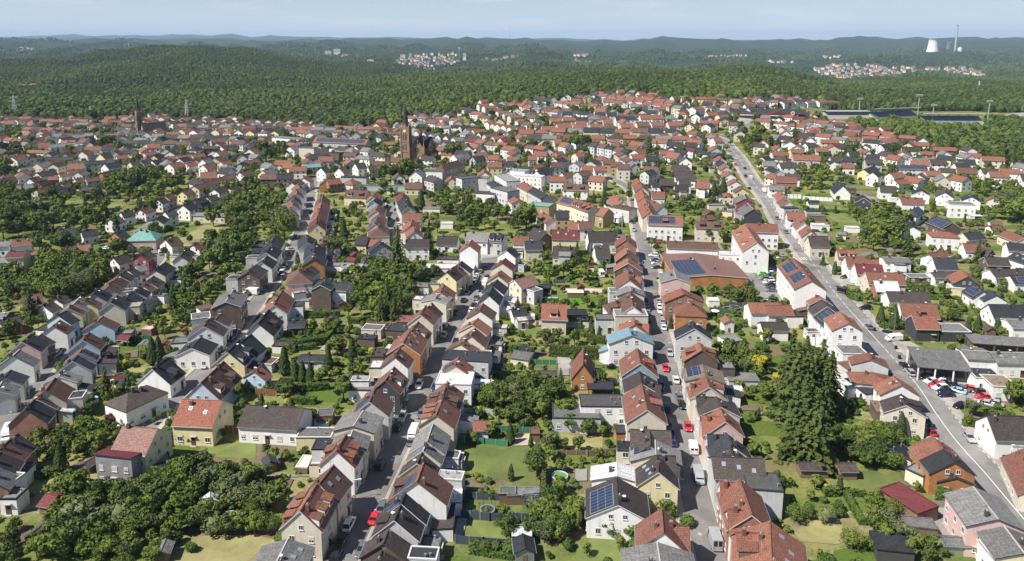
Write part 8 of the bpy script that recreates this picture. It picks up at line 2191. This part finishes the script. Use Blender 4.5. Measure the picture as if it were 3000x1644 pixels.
trees('a0', '''r 1740 700 13|big leafy tree in front of the yellow house;r 1860 720 9;r 1640 640 10;d 1880 640 10;r 740 860 15|very large round tree at the centre of the lower left wood;r 640 840 11;d 950 920 13;r 870 1000 11;r 1290 860 11;r 1210 790 7;d 1400 880 12;d 1540 900 13;r 1640 880 12;d 1680 790 10;d 1230 960 12;r 1120 950 12;r 1300 1040 12;r 1120 1130 13;d 1430 1020 10;r 1060 1230 9;r 640 1180 15|very large bright tree at the lower left;r 790 1160 13;r 900 1130 12;d 700 1320 14;r 560 1350 14;d 820 1300 12;r 930 1160 9;r 520 1080 9;d 620 1260 13;r 1820 870 11;r 1950 760 13;d 2100 760 12;r 2210 800 12;r 2330 760 12;r 1900 1050 9;d 1870 1130 11;r 1980 1170 9;d 2100 1170 8;r 2250 1140 9;r 2330 1120 8;r 2370 1180 9;r 1750 960 9;r 1660 1010 10;r 1560 1070 9;r 1480 1130 8;r 1600 1150 7;r 1750 1090 8
r 1040 1390 9|bright leafy tree at the bottom edge, lower left;r 940 1400 7;r 1150 1400 7;r 1460 1400 7;r 1200 1300 8;r 1280 1360 7;d 1560 1290 7;r 1400 1260 6;r 1100 1290 7;r 820 1370 8;r 350 1380 8;d 100 1320 9;r 290 1300 6;d 400 1340 6;d 150 1130 6;r 60 1250 5
r 430 230 9;r 380 300 8;r 450 420 9;r 370 460 8;r 520 400 8;d 600 330 8;r 660 300 8;r 740 310 7;d 820 300 8;r 880 260 8;r 940 300 7;d 900 380 5;r 980 200 6;r 1040 240 6;r 700 230 5;r 580 250 5;y 575 580 9|slim dark cypress in the lower left gardens;r 430 800 5;r 300 840 3;r 1870 290 6;r 1960 270 5;r 2090 280 6|round fruit tree below the dark red fence;r 1760 330 4;r 1740 160 2;r 2290 100 3;r 1150 220 5;d 880 440 4;r 820 430 4;g 900 460 3;s 1785 1320 2;d 1640 1250 5;y 2310 890 2.5;r 640 480 3;r 720 480 3;r 2170 640 8;r 2310 640 7;r 2270 940 5;r 1080 180 4;q 1050 90 3.5;r 1440 140 4;r 1500 90 4;r 520 640 3;r 250 180 2''')
trees('c1', '''d 1290 430 14|huge round tree below the church;r 1370 420 16|wide bright crown of the huge tree group below the church;r 1200 420 13;r 1420 370 14;d 1330 490 9;r 1180 510 10;y 1540 680 12|golden green cone shaped cypress in the upper gardens;c 1330 1240 19|big dark conifer before the white house with dark roof;c 1300 1150 15;r 270 960 15|large round tree beside the sloping street;r 250 880 13;r 720 1140 12|dark round tree below the hipped roof house;y 820 980 11;c 1610 990 10;c 1620 1140 9
d 1960 830 10;c 1940 720 10;c 1900 780 9;r 1650 830 10;r 1560 830 10;r 1690 900 9;r 1700 620 10;r 1780 580 10;r 1850 640 9;r 1880 560 9;r 1950 600 9;r 2040 760 10;r 2100 740 10;r 2170 740 9;r 2250 720 9;r 2330 740 9;r 2130 860 8;r 2220 880 8;r 1990 870 8;r 2370 860 8;r 2000 560 8;r 2150 650 7;d 1900 890 6;d 890 720 8;r 950 790 8;r 860 870 7;r 960 880 7;p 730 760 8|dark copper tree between the two upper streets;r 760 890 7;r 1000 820 7;r 1200 960 6;d 800 830 6;r 910 1100 6;r 1000 1100 5;r 800 620 6
r 60 160 12;d 100 230 12;r 270 200 11;d 150 180 11;r 30 230 10;r 570 210 8;r 1290 130 9;r 1170 140 10;r 1220 170 9;r 1640 190 12;r 1700 180 10;r 1800 220 13;r 1870 200 12;r 1760 200 10;r 1990 180 10;r 2100 150 10;r 1950 140 9;d 2100 330 7;r 2350 200 7;r 2230 170 6;r 300 330 6;r 200 320 6;r 380 320 6;r 20 480 7;r 60 650 9;r 150 700 10;r 100 800 10;r 30 850 9;r 80 900 8;r 60 780 9;r 170 630 8;r 230 620 7;r 130 560 8;r 40 560 8;r 250 540 6;r 230 1160 6;y 390 1200 6;r 300 1050 4;r 400 240 5;r 1570 310 5;r 1560 520 6;r 1650 470 7;r 1750 500 8;r 2100 560 5;r 1450 1110 5;r 980 1180 6;r 1060 1240 8;r 1160 1290 9;r 1240 1310 9;r 1330 1330 9;r 1400 1300 8;r 1100 1350 8;r 900 1290 6;r 1500 1330 5;r 1600 1320 4''')
trees('c2', '''c 335 360 15|tall dark spruce beside the white apartments;c 1350 340 16|very tall slim dark spruce in the upper gardens;c 1345 200 13;y 1965 570 13|tall columnar cypress pair left of the main road, right one;y 1880 560 10;c 760 620 8;c 860 640 12|dark cone conifer before the grey tower wall;c 1030 640 5;r 1100 540 11|pale round tree at the bend of the straight street;r 1090 600 9;r 1120 760 8;r 1300 1040 7;r 1340 1080 6;r 1580 950 9|broad round street tree before the corner building, leftmost;r 1820 970 9|broad round street tree before the corner building, middle;r 1980 990 10|broad round street tree before the tall white building;r 1415 920 6;g 1380 1130 4;g 1398 1180 4;g 1410 1230 4
r 130 860 14|big dark tree behind the tan block with teal roof;d 60 880 12;d 40 820 10;r 180 850 8;r 260 870 6;r 290 1130 10|round tree beside the cream block, left;r 300 1190 8;c 445 1170 9;c 540 1180 8;c 605 1200 11;r 560 1280 9;r 480 1310 9;r 400 1330 8;r 320 1300 7;r 640 1340 9;r 700 1350 8;r 240 1240 6;r 720 1200 6;r 850 1230 5;r 60 520 6;r 360 500 5;r 540 410 6;r 500 370 4;d 410 280 4;r 740 1060 6;r 800 830 5
r 520 150 12;r 600 130 13;d 660 110 12;r 700 150 10;r 560 100 11;r 440 140 9;r 780 230 6;r 1050 170 9;r 1060 120 8;r 940 165 4;r 1230 310 8;r 1280 330 9;r 1180 310 7;r 1400 360 9;d 1340 380 8;r 1750 230 9;r 1800 270 9;r 1780 330 9;r 1850 240 8;r 1900 360 6;r 1730 200 8;r 2000 140 8;r 1560 110 7;r 1740 80 8;r 1480 590 9;r 1560 690 9;r 1640 720 9;r 1700 720 9;r 1770 700 9;r 1600 640 8;p 1860 650 8|dark copper tree behind the yellow garage;p 1740 640 6;r 1450 700 8;r 1680 860 8;r 2000 860 5;r 1910 800 5;d 1590 620 7;r 1530 390 6;r 2220 200 6;r 120 150 6;r 1660 600 6;r 590 560 6''')
trees('c3', '''r 1050 870 15|big round dome tree in the right hand gardens;r 1130 840 13;r 960 900 12;r 1230 880 13;r 1080 1030 14|second big dome tree below the first, right gardens;r 980 1070 11;r 1180 1050 11;d 900 830 10;d 870 760 9;r 800 760 9;r 760 700 8;c 1000 780 9;c 1290 1120 13|blue green spruce left of the orange cottage;c 240 150 13|tall dark conifer at the top of the main road;c 260 110 12;c 1125 210 11;c 815 100 8;c 390 240 8;y 1130 430 12;y 1160 390 11|olive and golden cypress pair in the right quarter;c 1195 410 9;c 400 350 9|blue grey cedar in the upper right;d 450 330 9;r 560 380 8;r 640 390 8;r 720 430 8;d 760 440 7;r 480 410 7;r 340 430 6;r 540 330 8;y 1370 430 5
r 1700 440 9;r 1780 430 9;r 1860 450 9;r 1950 470 9;r 2040 480 9;r 2120 500 9;r 2200 520 9;d 2020 520 9;r 1520 500 8;r 1560 470 7;r 1320 480 8;r 1290 440 7;r 2200 720 13;r 2290 800 14|large dark tree by the right edge;r 2120 770 11;d 2350 680 13;r 2340 760 12;r 2060 820 8;c 1950 1180 11|dark spruce before the right edge houses;r 1880 880 7;r 1960 870 7;r 2140 970 8;r 1430 810 6|round tree in front of the solar roof;c 1540 700 8;r 1640 740 6;c 1830 800 5;r 1400 990 4;r 1320 1280 6;r 2060 960 6;r 520 1230 0.1;c 510 1200 6;y 620 1290 6;r 500 690 5;r 740 1240 4;r 850 950 4;r 700 660 5;r 60 1330 4;r 85 1390 4;r 190 1110 4;r 1760 1180 6;r 1650 830 5;r 1420 580 0.1;r 1530 650 6;r 2060 650 7;r 1780 1080 4;y 625 720 5;g 1510 200 4''')
trees('c0', '''r 950 130 13|large dark tree group left of the small church spire;d 1030 120 14;r 1110 160 12;d 340 130 10;d 640 110 9;r 500 130 7;d 740 200 8;r 100 130 4;r 1200 130 7;c 230 680 14|dark spruce at the left edge slope;d 1180 520 15|big dark tree in the left valley;r 1080 520 14;d 1280 530 14;r 1000 540 11;r 1160 460 12;r 1350 560 11;d 1060 580 9;r 1280 420 8;r 1420 500 10;r 1520 510 10;r 1600 520 11;r 1680 450 10;d 1790 400 8;r 1660 380 8;r 1480 420 8;r 1560 420 8;c 1930 350 8;r 2020 350 7;r 1850 360 6;r 1920 400 7;r 2360 190 11;d 2330 120 10;r 60 330 12;d 30 400 12;r 130 420 11;r 200 360 11;d 250 400 10;r 150 350 9;r 350 330 6;r 300 350 9
d 60 720 13;d 140 740 13;r 40 800 13;r 210 760 12;d 280 790 12;r 350 740 12;r 420 760 12;r 470 700 9;d 120 860 12;d 220 880 11;r 320 880 11;r 60 900 10;r 420 900 8;r 380 820 11;r 500 800 9;r 580 790 10;r 640 770 9;r 560 740 9;r 680 820 8;r 730 760 9;c 800 720 10;r 830 740 8;r 900 820 7;y 1000 750 6;y 1085 890 9|golden green cypress by the scaffolded house;g 810 970 8|golden conifer below the white house, left valley;y 430 960 8;g 495 910 4;r 540 1030 8;r 470 1000 6;r 750 1000 7;r 880 960 6;r 1110 720 6;r 640 600 6;r 780 600 7;r 560 600 6;r 450 1090 7;r 520 1230 11;r 600 1240 11;r 680 1250 10;d 440 1280 12;r 500 1330 12;r 580 1340 11;r 720 1330 11;d 700 1180 9;r 760 1280 10;r 860 1280 9;r 940 1260 9;r 1020 1250 6;r 900 1230 8;r 130 1310 9;r 60 1350 9;r 200 1340 8;d 700 1390 10;r 850 1370 9;r 420 1400 10;r 300 1400 9
r 1490 960 9|dark tree behind the scaffolded house;r 1540 930 6;r 1770 1000 6|lone round tree on the football field edge;r 2150 800 12;r 2230 780 12;d 2180 870 9;r 2300 820 10;r 2330 700 12;r 2280 640 11;r 2370 620 11;c 2290 560 11;d 2340 500 11;r 2260 920 8;r 2130 950 7;r 2080 940 6;r 2200 980 6;r 2150 1080 10;r 2240 1160 14|large dark tree above the football field;d 2180 1160 12;r 2050 1080 9;r 1950 1080 8;r 1980 1200 7;r 1780 1310 9;r 1700 1340 8;r 2100 1330 9;r 2200 1320 9;r 1850 1280 7;p 2120 680 8|dark copper tree beside the long shed;r 2050 670 6;d 1940 700 5;r 1240 620 7;r 1300 640 6;r 1180 640 6;d 1200 570 8;r 1400 1100 5;r 1530 1120 6;r 1650 890 4;r 1590 670 4;r 2290 470 10;r 2200 560 8''')
trees('d0', '''d 1280 1060 14;r 1330 1000 13|tall dark tree right of the small church;r 900 1010 12;r 870 1060 12;r 800 1090 12;d 1830 980 7;r 1900 960 7;d 2310 1020 8;r 1160 860 11;r 1170 910 9;r 660 920 9;r 60 1060 8;r 530 900 8;r 350 880 12|pale bright crown at the wood edge, left;r 160 870 10;r 950 900 11;d 2130 940 8;r 2450 970 8''')
trees('d1', '''r 560 960 11;r 430 960 15|pale round crown group behind the big steeple;d 480 900 14;r 650 970 8;r 890 880 10;r 850 860 13;d 820 840 11;r 570 990 7;r 1050 970 7;r 1000 1010 9;d 960 1080 10;r 1330 950 9;r 1400 960 11;d 1500 960 11;r 1580 950 11;r 1540 930 10;r 1640 980 9;r 1420 1000 10;r 1320 1060 12;r 1280 1110 13;d 1380 1110 8;r 1660 1100 10;r 1780 1110 13;r 1850 1110 12;r 1720 1080 11;d 1960 850 8;r 2080 880 11;d 1830 730 12|dark copper crown at the upper wood edge;d 1920 730 12;r 2540 800 12;r 2500 830 9;r 1440 1080 7;r 300 1090 9;r 380 1090 10;r 260 1060 9;r 700 1110 9;r 860 1130 9;r 1000 1100 9;r 1100 1090 8;r 2340 840 7;r 2200 830 6''')
trees('d2', '''r 30 800 13;r 100 820 11;r 200 840 11;r 260 850 11;r 160 830 10;d 840 900 13|dark round tree in front of the supermarket;r 870 870 11;r 1020 920 13;d 1060 940 12;r 720 920 9;r 570 940 8;c 570 940 8;r 450 1050 15|big leafy tree beside the road bend, upper right;r 440 980 10;r 570 1060 16|broad crown above the main road;r 620 1100 14;r 540 1100 13;r 700 1080 12;c 840 1110 20|tall dark spruce below the supermarket;d 500 770 8;r 360 960 8;r 400 900 5;r 690 970 9;r 680 830 7;r 720 810 7;r 450 880 6;r 950 800 7;r 300 770 6;r 360 1100 6;r 340 1050 6;r 1220 1080 6;d 1310 1120 8''')
PL = [p for p in PL if p[3] > 1]
HC = {}
for q in PL: HC.setdefault((int(q[1]//12), int(q[2]//12)), []).append((q[1], q[2], q[3]))
def crowded(x, y, d):
    gx, gy = int(x//12), int(y//12)
    for i in (-1,0,1):
        for j in (-1,0,1):
            for (a, b_, h) in HC.get((gx+i, gy+j), ()):
                if (x-a)**2+(y-b_)**2 < (d+h*.28)**2: return True
    return False
THICK = [('a0', [(430,1040),(600,760),(860,840),(1000,900),(1150,860),(1400,780),(1640,600),(1780,520),(1900,600),(2200,640),(2385,700),(2500,900),(2385,1150),(1900,1150),(1500,1200),(1300,1400),(420,1400)], 60, 3, 6),
 ('a0', [(330,230),(560,230),(1000,190),(1040,300),(880,420),(600,470),(340,520)], 30, 3, 5),
 ('c0', [(0,660),(160,640),(520,660),(760,760),(560,860),(380,920),(0,960)], 60, 8, 12), ('c0', [(380,1180),(800,1150),(1000,1240),(900,1412),(300,1412)], 50, 6, 9),
 ('c0', [(960,430),(1400,380),(1650,450),(1700,540),(1300,560),(1000,560)], 30, 8, 12), ('c0', [(2100,700),(2385,450),(2385,1000),(2200,960)], 30, 6, 9), ('c0', [(1900,1000),(2385,1000),(2385,1200),(2100,1200),(1960,1150)], 26, 5, 9),
 ('b0', [(0,60),(400,100),(900,60),(1000,40),(800,220),(480,260),(200,220),(60,240)], 40, 5, 8), ('b0', [(1480,520),(1800,160),(2240,100),(2200,160),(1960,260),(1800,440),(1640,560)], 36, 3, 6),
 ('c1', [(1600,700),(1960,560),(2385,620),(2385,900),(1700,880)], 46, 6, 9), ('c1', [(0,480),(280,600),(240,800),(60,900),(0,860)], 36, 6, 9), ('c1', [(960,1200),(1500,1260),(1680,1300),(1480,1412),(900,1412)], 30, 5, 8),
 ('b1', [(830,60),(1450,40),(1450,230),(1380,440),(1080,460),(860,400)], 40, 5, 8), ('a2', [(180,860),(560,900),(760,1020),(640,1200),(300,1290),(180,1200)], 22, 3.5, 5.5), ('b2', [(0,1060),(380,1090),(400,1230),(240,1412),(0,1412)], 22, 4, 6.5),
 ('a3', [(600,230),(1150,290),(1340,500),(1280,580),(640,540)], 26, 4, 6), ('c3', [(880,620),(1300,820),(1350,1120),(900,1120),(860,860)], 34, 7, 11), ('c3', [(1640,400),(2260,480),(2385,700),(2300,820),(2080,800),(2150,600),(1640,460)], 40, 6, 9),
 ('b2', [(1960,780),(2385,640),(2385,1060),(2000,960)], 20, 3.5, 5.5), ('c3', [(300,300),(560,260),(820,400),(780,480),(300,460)], 24, 6, 9), ('a3', [(960,860),(1200,900),(1260,1240),(1450,1300),(1500,1412),(1300,1412),(960,1200)], 16, 4, 6)]
for tl, po, n, h0, h1 in THICK:
    wp = [tuple(P(*T(tl, x, y)))[:2] for x, y in po]; xs = [p[0] for p in wp]; ys = [p[1] for p in wp]; c = 0
    for _ in range(n*14):
        if c >= n*(.62 if tl[0] in 'ab' else .38): break
        X, Y = rnd.uniform(min(xs), max(xs)), rnd.uniform(min(ys), max(ys)); h = rnd.uniform(h0, h1)
        if not inpoly(X, Y, wp) or near_house(X, Y, h*.22) or near_road(X, Y, h*.3) or crowded(X, Y, h*.16) or hb_blocked(X, Y, h*.2): continue
        PL.append([rnd.choice(['round_tree','round_tree','round_tree','dark_tree']), X, Y, h, None, False]); HC.setdefault((int(X//12), int(Y//12)), []).append((X, Y, h)); c += 1
# growth between the houses, thicker where the photo shows thickets
def scatter(n, ymin, ymax, kinds, hlo, hhi, dist, keep):
    c = 0
    for _ in range(n*6):
        if c >= n: break
        Y = math.sqrt(rnd.uniform(ymin**2, ymax**2)); xi = rnd.uniform(-120, 3120); X = (xi-CX)/F_PX*(Y*CP+CAM_H*SP)
        if Y > 430: z = gz(X, Y); px, py = proj(X, Y, z)
        else: px, py = proj(X, Y, 0)
        if py < edge(px)+6 or in_stadium(px, py): continue
        if not keep(px, py): continue
        h = rnd.uniform(hlo, hhi); rr = h*.3
        if near_road(X, Y, rr+.3) or near_house(X, Y, rr*.8) or hb_blocked(X, Y, rr*.6): continue
        if any(inpoly(X, Y, po) for po in PATCH): continue
        if crowded(X, Y, dist): continue
        k = rnd.choice(kinds); PL.append([k, X, Y, h, None, False]); HC.setdefault((int(X//12), int(Y//12)), []).append((X, Y, h)); c += 1
    print('scatter', c)
scatter(1500, 520, 980, ['round_tree']*5+['dark_tree']*2+['conifer_tree'], 4, 8, 1.8, lambda x, y: True)
scatter(480, 120, 430, ['round_tree']*4+['dark_tree']*2+['cypress_tree'], 2.0, 4.4, 2.2, lambda x, y: True)
scatter(300, 400, 560,  ['round_tree']*4+['dark_tree']*2, 3.5, 6.5, 2.4, lambda x, y: True)
scatter(160, 200, 520, ['round_tree']*4+['dark_tree']*2, 6, 10, 1.5, lambda x, y: x < 700 and 560 < y < 900)
scatter(900, 115, 330, ['shrub']*5+['dark_shrub']*3+['golden_shrub','copper_shrub'][:1], 1.1, 2.8, .7, lambda x, y: True)
scatter(500, 330, 560, ['shrub']*4+['dark_shrub']*2, 1.5, 3, .9, lambda x, y: True)
c = 0
for _ in range(9000):
    if c > 650: break
    Y = math.sqrt(rnd.uniform(540**2, 1040**2)); xi = rnd.uniform(-100, 3100); X = (xi-CX)/F_PX*(Y*CP+CAM_H*SP)
    px, py = proj(X, Y, gz(X, Y))
    if py < edge(px)+6 or in_stadium(px, py) or mnoise.noise(Vector((X/34, Y/34, 8))) < .22: continue
    if near_road(X, Y, 2) or near_house(X, Y, .4) or crowded(X, Y, 1.2): continue
    h = rnd.uniform(6, 11); PL.append([rnd.choice(['round_tree','dark_tree','dark_tree','conifer_tree']), X, Y, h, None, False]); HC.setdefault((int(X//12), int(Y//12)), []).append((X, Y, h)); c += 1
print('town clumps', c)
# nearest / largest in the picture become things, the rest one mass
WORD = {'round_tree':('leafy tree','tree'),'dark_tree':('dark leafy tree','tree'),'conifer_tree':('conifer','tree'),'cypress_tree':('columnar conifer','tree'),'golden_tree':('golden tree','tree'),'copper_tree':('copper leaved tree','tree'),'shrub':('green shrub','shrub'),'dark_shrub':('dark green shrub','shrub'),'golden_shrub':('golden shrub','shrub'),'copper_shrub':('copper leaved shrub','shrub')}
def px_size(q):
    z = gz(q[1], q[2]); d = q[2]*CP+(CAM_H-z)*SP; x, y = proj(q[1], q[2], z+q[3]/2); s = F_PX/d*q[3]
    return s if (-60 < x < 3060 and y < 1700) else -1
for q in PL: q.append(px_size(q))
TR = sorted([q for q in PL if 'shrub' not in q[0]], key=lambda q: -q[6]); SH = sorted([q for q in PL if 'shrub' in q[0]], key=lambda q: -q[6])
def nearest_house(x, y):
    best = None
    for h in HOUSES[:NH]:
        d = (h['blocks'][0]['c'].x-x)**2+(h['blocks'][0]['c'].y-y)**2
        if best is None or d < best[0]: best = (d, h)
    return best[1]
used = {}; auto = []
def place_plant(q):
    kind, x, y, h, lab = q[:5]; sp = SPEC[kind]; i = int(abs(x*31+y*17)) % len(sp); cr, tr, bh = sp[i]; s = h/bh; fat = (min(1.25, .85+rnd.random()*.4) if kind in ('round_tree','dark_tree') else 1)
    rz = rnd.random()*6.28; z = gz(x, y); nm = {'round_tree':'leafy_tree','dark_tree':'leafy_tree','conifer_tree':'conifer','cypress_tree':'columnar_conifer','golden_tree':'golden_tree','copper_tree':'copper_tree'}.get(kind, 'shrub')
    if tr:
        root = bpy.data.objects.new(nm, None); C.objects.link(root); root.location = (x, y, z); root.rotation_euler = (0,0,rz); root.scale = (s*fat, s*fat, s); link('crown', cr, root); link('trunk', tr, root)
    else: root = link(nm, cr, None, (x, y, z), rz, s)
    w, cat = WORD[kind]; grp = 'trees of the gardens' if cat == 'tree' else 'shrubs of the gardens'
    if lab: tag(root, lab, cat, grp)
    else:
        hh = nearest_house(x, y); adj = '' 
        if cat == 'tree': adj = 'tall ' if h > 9 else 'small ' if h < 5 else ''
        base = f"{adj}{w} beside the {ORD[min(hh['n'],60)]} {'house' if hh['cat']=='house' else 'building'} {hh['place']}"
        auto.append((base, root, y, cat, grp, hh))
for q in TR[:300]: place_plant(q)
for q in SH[:200]: place_plant(q)
bg_ = {}
for a in auto: bg_.setdefault(a[0], []).append(a)
NW = ['nearest','second nearest','third nearest','fourth nearest','fifth nearest','sixth nearest','seventh nearest','eighth nearest']+[ORD[i]+' nearest' for i in range(9, 60)]
for base, L_ in bg_.items():
    L_.sort(key=lambda a: a[2])
    for i, a in enumerate(L_): lb_ = (base if len(L_) == 1 else f'{NW[i]} {base}').replace('second nearest','second').replace('copper leaved','copper'); tag(a[1], lb_.replace(' the ', ' ', 1) if len(lb_.split()) > 16 else lb_, a[3], a[4])
rest = [q for q in TR[300:] if q[6] > 0]
# lighter crowns for the mass of smaller trees
lite = [broad(71, nc=18, per=34, leaf=.5, rad=3.5), broad(72, nc=16, per=34, leaf=.5, rad=3.0, low=.15), broad(73, nc=20, per=34, leaf=.5, rad=4.0, low=.1), conifer(74, n=16, per=26, leaf=.6), column(75, n=380, leaf=.4)]
def both(ct, lm):
    mb = MB(); mb.add(ct[0], (0,0,0), 0, 1, [0]*9); mb.add(ct[1], (0,0,0), 0, 1, [1]*9); return mb.mesh('tree_kit', [lm, M['bark']])
kit = [both(lite[0], LEAF['r']), both(lite[1], LEAF['r']), both(lite[2], LEAF['d']), both(lite[3], LEAF['c']), both(lite[4], LEAF['y'])]
ki = {'round_tree':(0,1),'dark_tree':(2,),'conifer_tree':(3,),'cypress_tree':(4,),'golden_tree':(4,),'copper_tree':(2,)}; bh = (8,8,8,14,8)
pts = []
for q in rest: i = rnd.choice(ki[q[0]]); pts.append((q[1], q[2], gz(q[1], q[2]), q[3]/bh[i], rnd.random()*6.28, i))
stuff_field('garden_trees', kit, pts, 'the many smaller trees between the houses further back', 'trees')
sk = [shrub(81, n=160, leaf=.28).mesh('shrub_kit', [LEAF['h']]), shrub(82, n=160, leaf=.28, rad=1.6).mesh('shrub_kit', [LEAF['d']])]
stuff_field('shrubbery', sk, [(q[1], q[2], gz(q[1], q[2]), q[3]/2, rnd.random()*6, 0 if q[0] == 'shrub' else 1) for q in SH[200:] if q[6] > 0], 'low bushes filling the gardens further back', 'shrubs')
# thick undergrowth and weeds close by
ug = [shrub(91, H=1, rad=.8, n=60, leaf=.2).mesh('weed_kit', [LEAF['h']]), shrub(92, H=.8, rad=.9, n=60, leaf=.2).mesh('weed_kit', [LEAF['r']])]
pts = []
for _ in range(16000):
    Y = math.sqrt(rnd.uniform(105**2, 360**2)); xi = rnd.uniform(-50, 3050); X = (xi-CX)/F_PX*(Y*CP+CAM_H*SP)
    if mnoise.noise(Vector((X/14, Y/14, 5)))+.4*mnoise.noise(Vector((X/4, Y/4, 1))) < .12: continue
    if near_road(X, Y, .3) or near_house(X, Y, .3) or any(inpoly(X, Y, po) for po in PATCH): continue
    pts.append((X, Y, 0, rnd.uniform(.4, 1.3), rnd.random()*6, rnd.randint(0, 1)))
stuff_field('undergrowth', ug, pts, 'weeds, beds and low ground cover in the near gardens', 'undergrowth')
# ------------------------------------------------------------------ the woods
fk = []
for s_i in range(7):
    r = random.Random(200+s_i); mb = MB()
    if s_i < 5:
        H_ = 10; lump(mb, (0,0,5), 3.6, 4.6, r, seg=8, rings=5, amp=.2)
        for k in range(15):
            d = rdir(r); d.z = abs(d.z)*1.1-.15; c0 = Vector((d.x*3.3, d.y*3.3, 5+d.z*4.0)); cs = r.uniform(1.1,1.9)
            for j in range(15):
                e = rdir(r)
                if e.dot(d) < -.2: continue
                leafquad(mb, c0+e*cs, e+rdir(r)*.6, r.uniform(.45,.9), r)
    else:
        for k in range(70): t = r.random(); a = r.random()*6.28; R0 = 2.6*(1-t)+.2; leafquad(mb, Vector((math.cos(a)*R0, math.sin(a)*R0, 1.5+11*t)), Vector((math.cos(a), math.sin(a), .9))+rdir(r)*.5, .9-.4*t, r)
        mb.tube((0,0,0), (0,0,11), 2.0, .2, 7, 0, False)
    fk.append(mb.mesh('wood_kit', [LEAF['F'] if s_i < 2 else LEAF['f'] if s_i < 4 else LEAF['d'] if s_i == 4 else LEAF['c']]))
pts = []
def in_far(px, py):
    for f in FAR_POLYS:
        if inpoly(px, py, f[0]): return True
    return False
def woods(y0, y1, step, smin, smax):
    Y = y0
    while Y < y1:
        w = (Y*CP+CAM_H*SP)*1600/F_PX; X = -w
        while X < w:
            x = X+rnd.uniform(-.95,.95)*step; y = Y+rnd.uniform(-.95,.95)*step; X += step
            z = gz(x, y); px, py = proj(x, y, z)
            if not (-60 < px < 3060) or py > edge(px)+2 or in_stadium(px, py): continue
            if y > 2400 and (in_far(px, py) or in_far(px, py+6)) and rnd.random() < .72: continue
            q = mnoise.noise(Vector((x/500, y/900, 7)))
            if y > 2600 and q > .25: continue
            if abs(px-2731) < 20 and y > 4000: continue
            big = mnoise.noise(Vector((x/90, y/90, 0))); con = mnoise.noise(Vector((x/160, y/160, 2)))
            pts.append((x, y, z-1.5, rnd.uniform(smin, smax)*(1+.3*big), rnd.random()*6.28, rnd.choice((5, 6)) if (con > .33 and rnd.random() < .6) else (4 if rnd.random() < .25+.5*con else rnd.randint(0, 1) if rnd.random() < .35+1.6*mnoise.noise(Vector((x/230, y/330, 11))) else rnd.randint(2, 3))))
        Y += step
woods(470, 1300, 7.0, .7, 1.2); woods(1300, 2700, 7.2, .55, 1.0); woods(2700, 4300, 14, .9, 1.5); woods(4300, 6600, 26, 1.0, 1.9)
print('wood crowns', len(pts))
stuff_field('woodland', fk, pts, 'dense green woodland on the hills behind the town', 'forest')
# ------------------------------------------------------------------ haze
X1 = 24000
mb = MB(); mb.box(-X1, X1, -600, 31000, -1200, 330)
m = bpy.data.materials.new('haze'); m.use_nodes = True; t = m.node_tree; t.nodes.clear(); out = t.nodes.new('ShaderNodeOutputMaterial'); pv = t.nodes.new('ShaderNodeVolumePrincipled')
pv.inputs['Color'].default_value = (.56,.76,1,1); pv.inputs['Density'].default_value = HAZE; pv.inputs['Anisotropy'].default_value = 0; t.links.new(pv.outputs[0], out.inputs['Volume'])
tag(link('haze', mb.mesh('haze', [m])), 'thin blue haze over the far hills', 'haze', kind='stuff')
print('objects', len(bpy.data.objects))
for o in bpy.data.objects:
    if o.get('label') and len(o['label'].split()) > 16: print('LONG', o.name, o['label'])
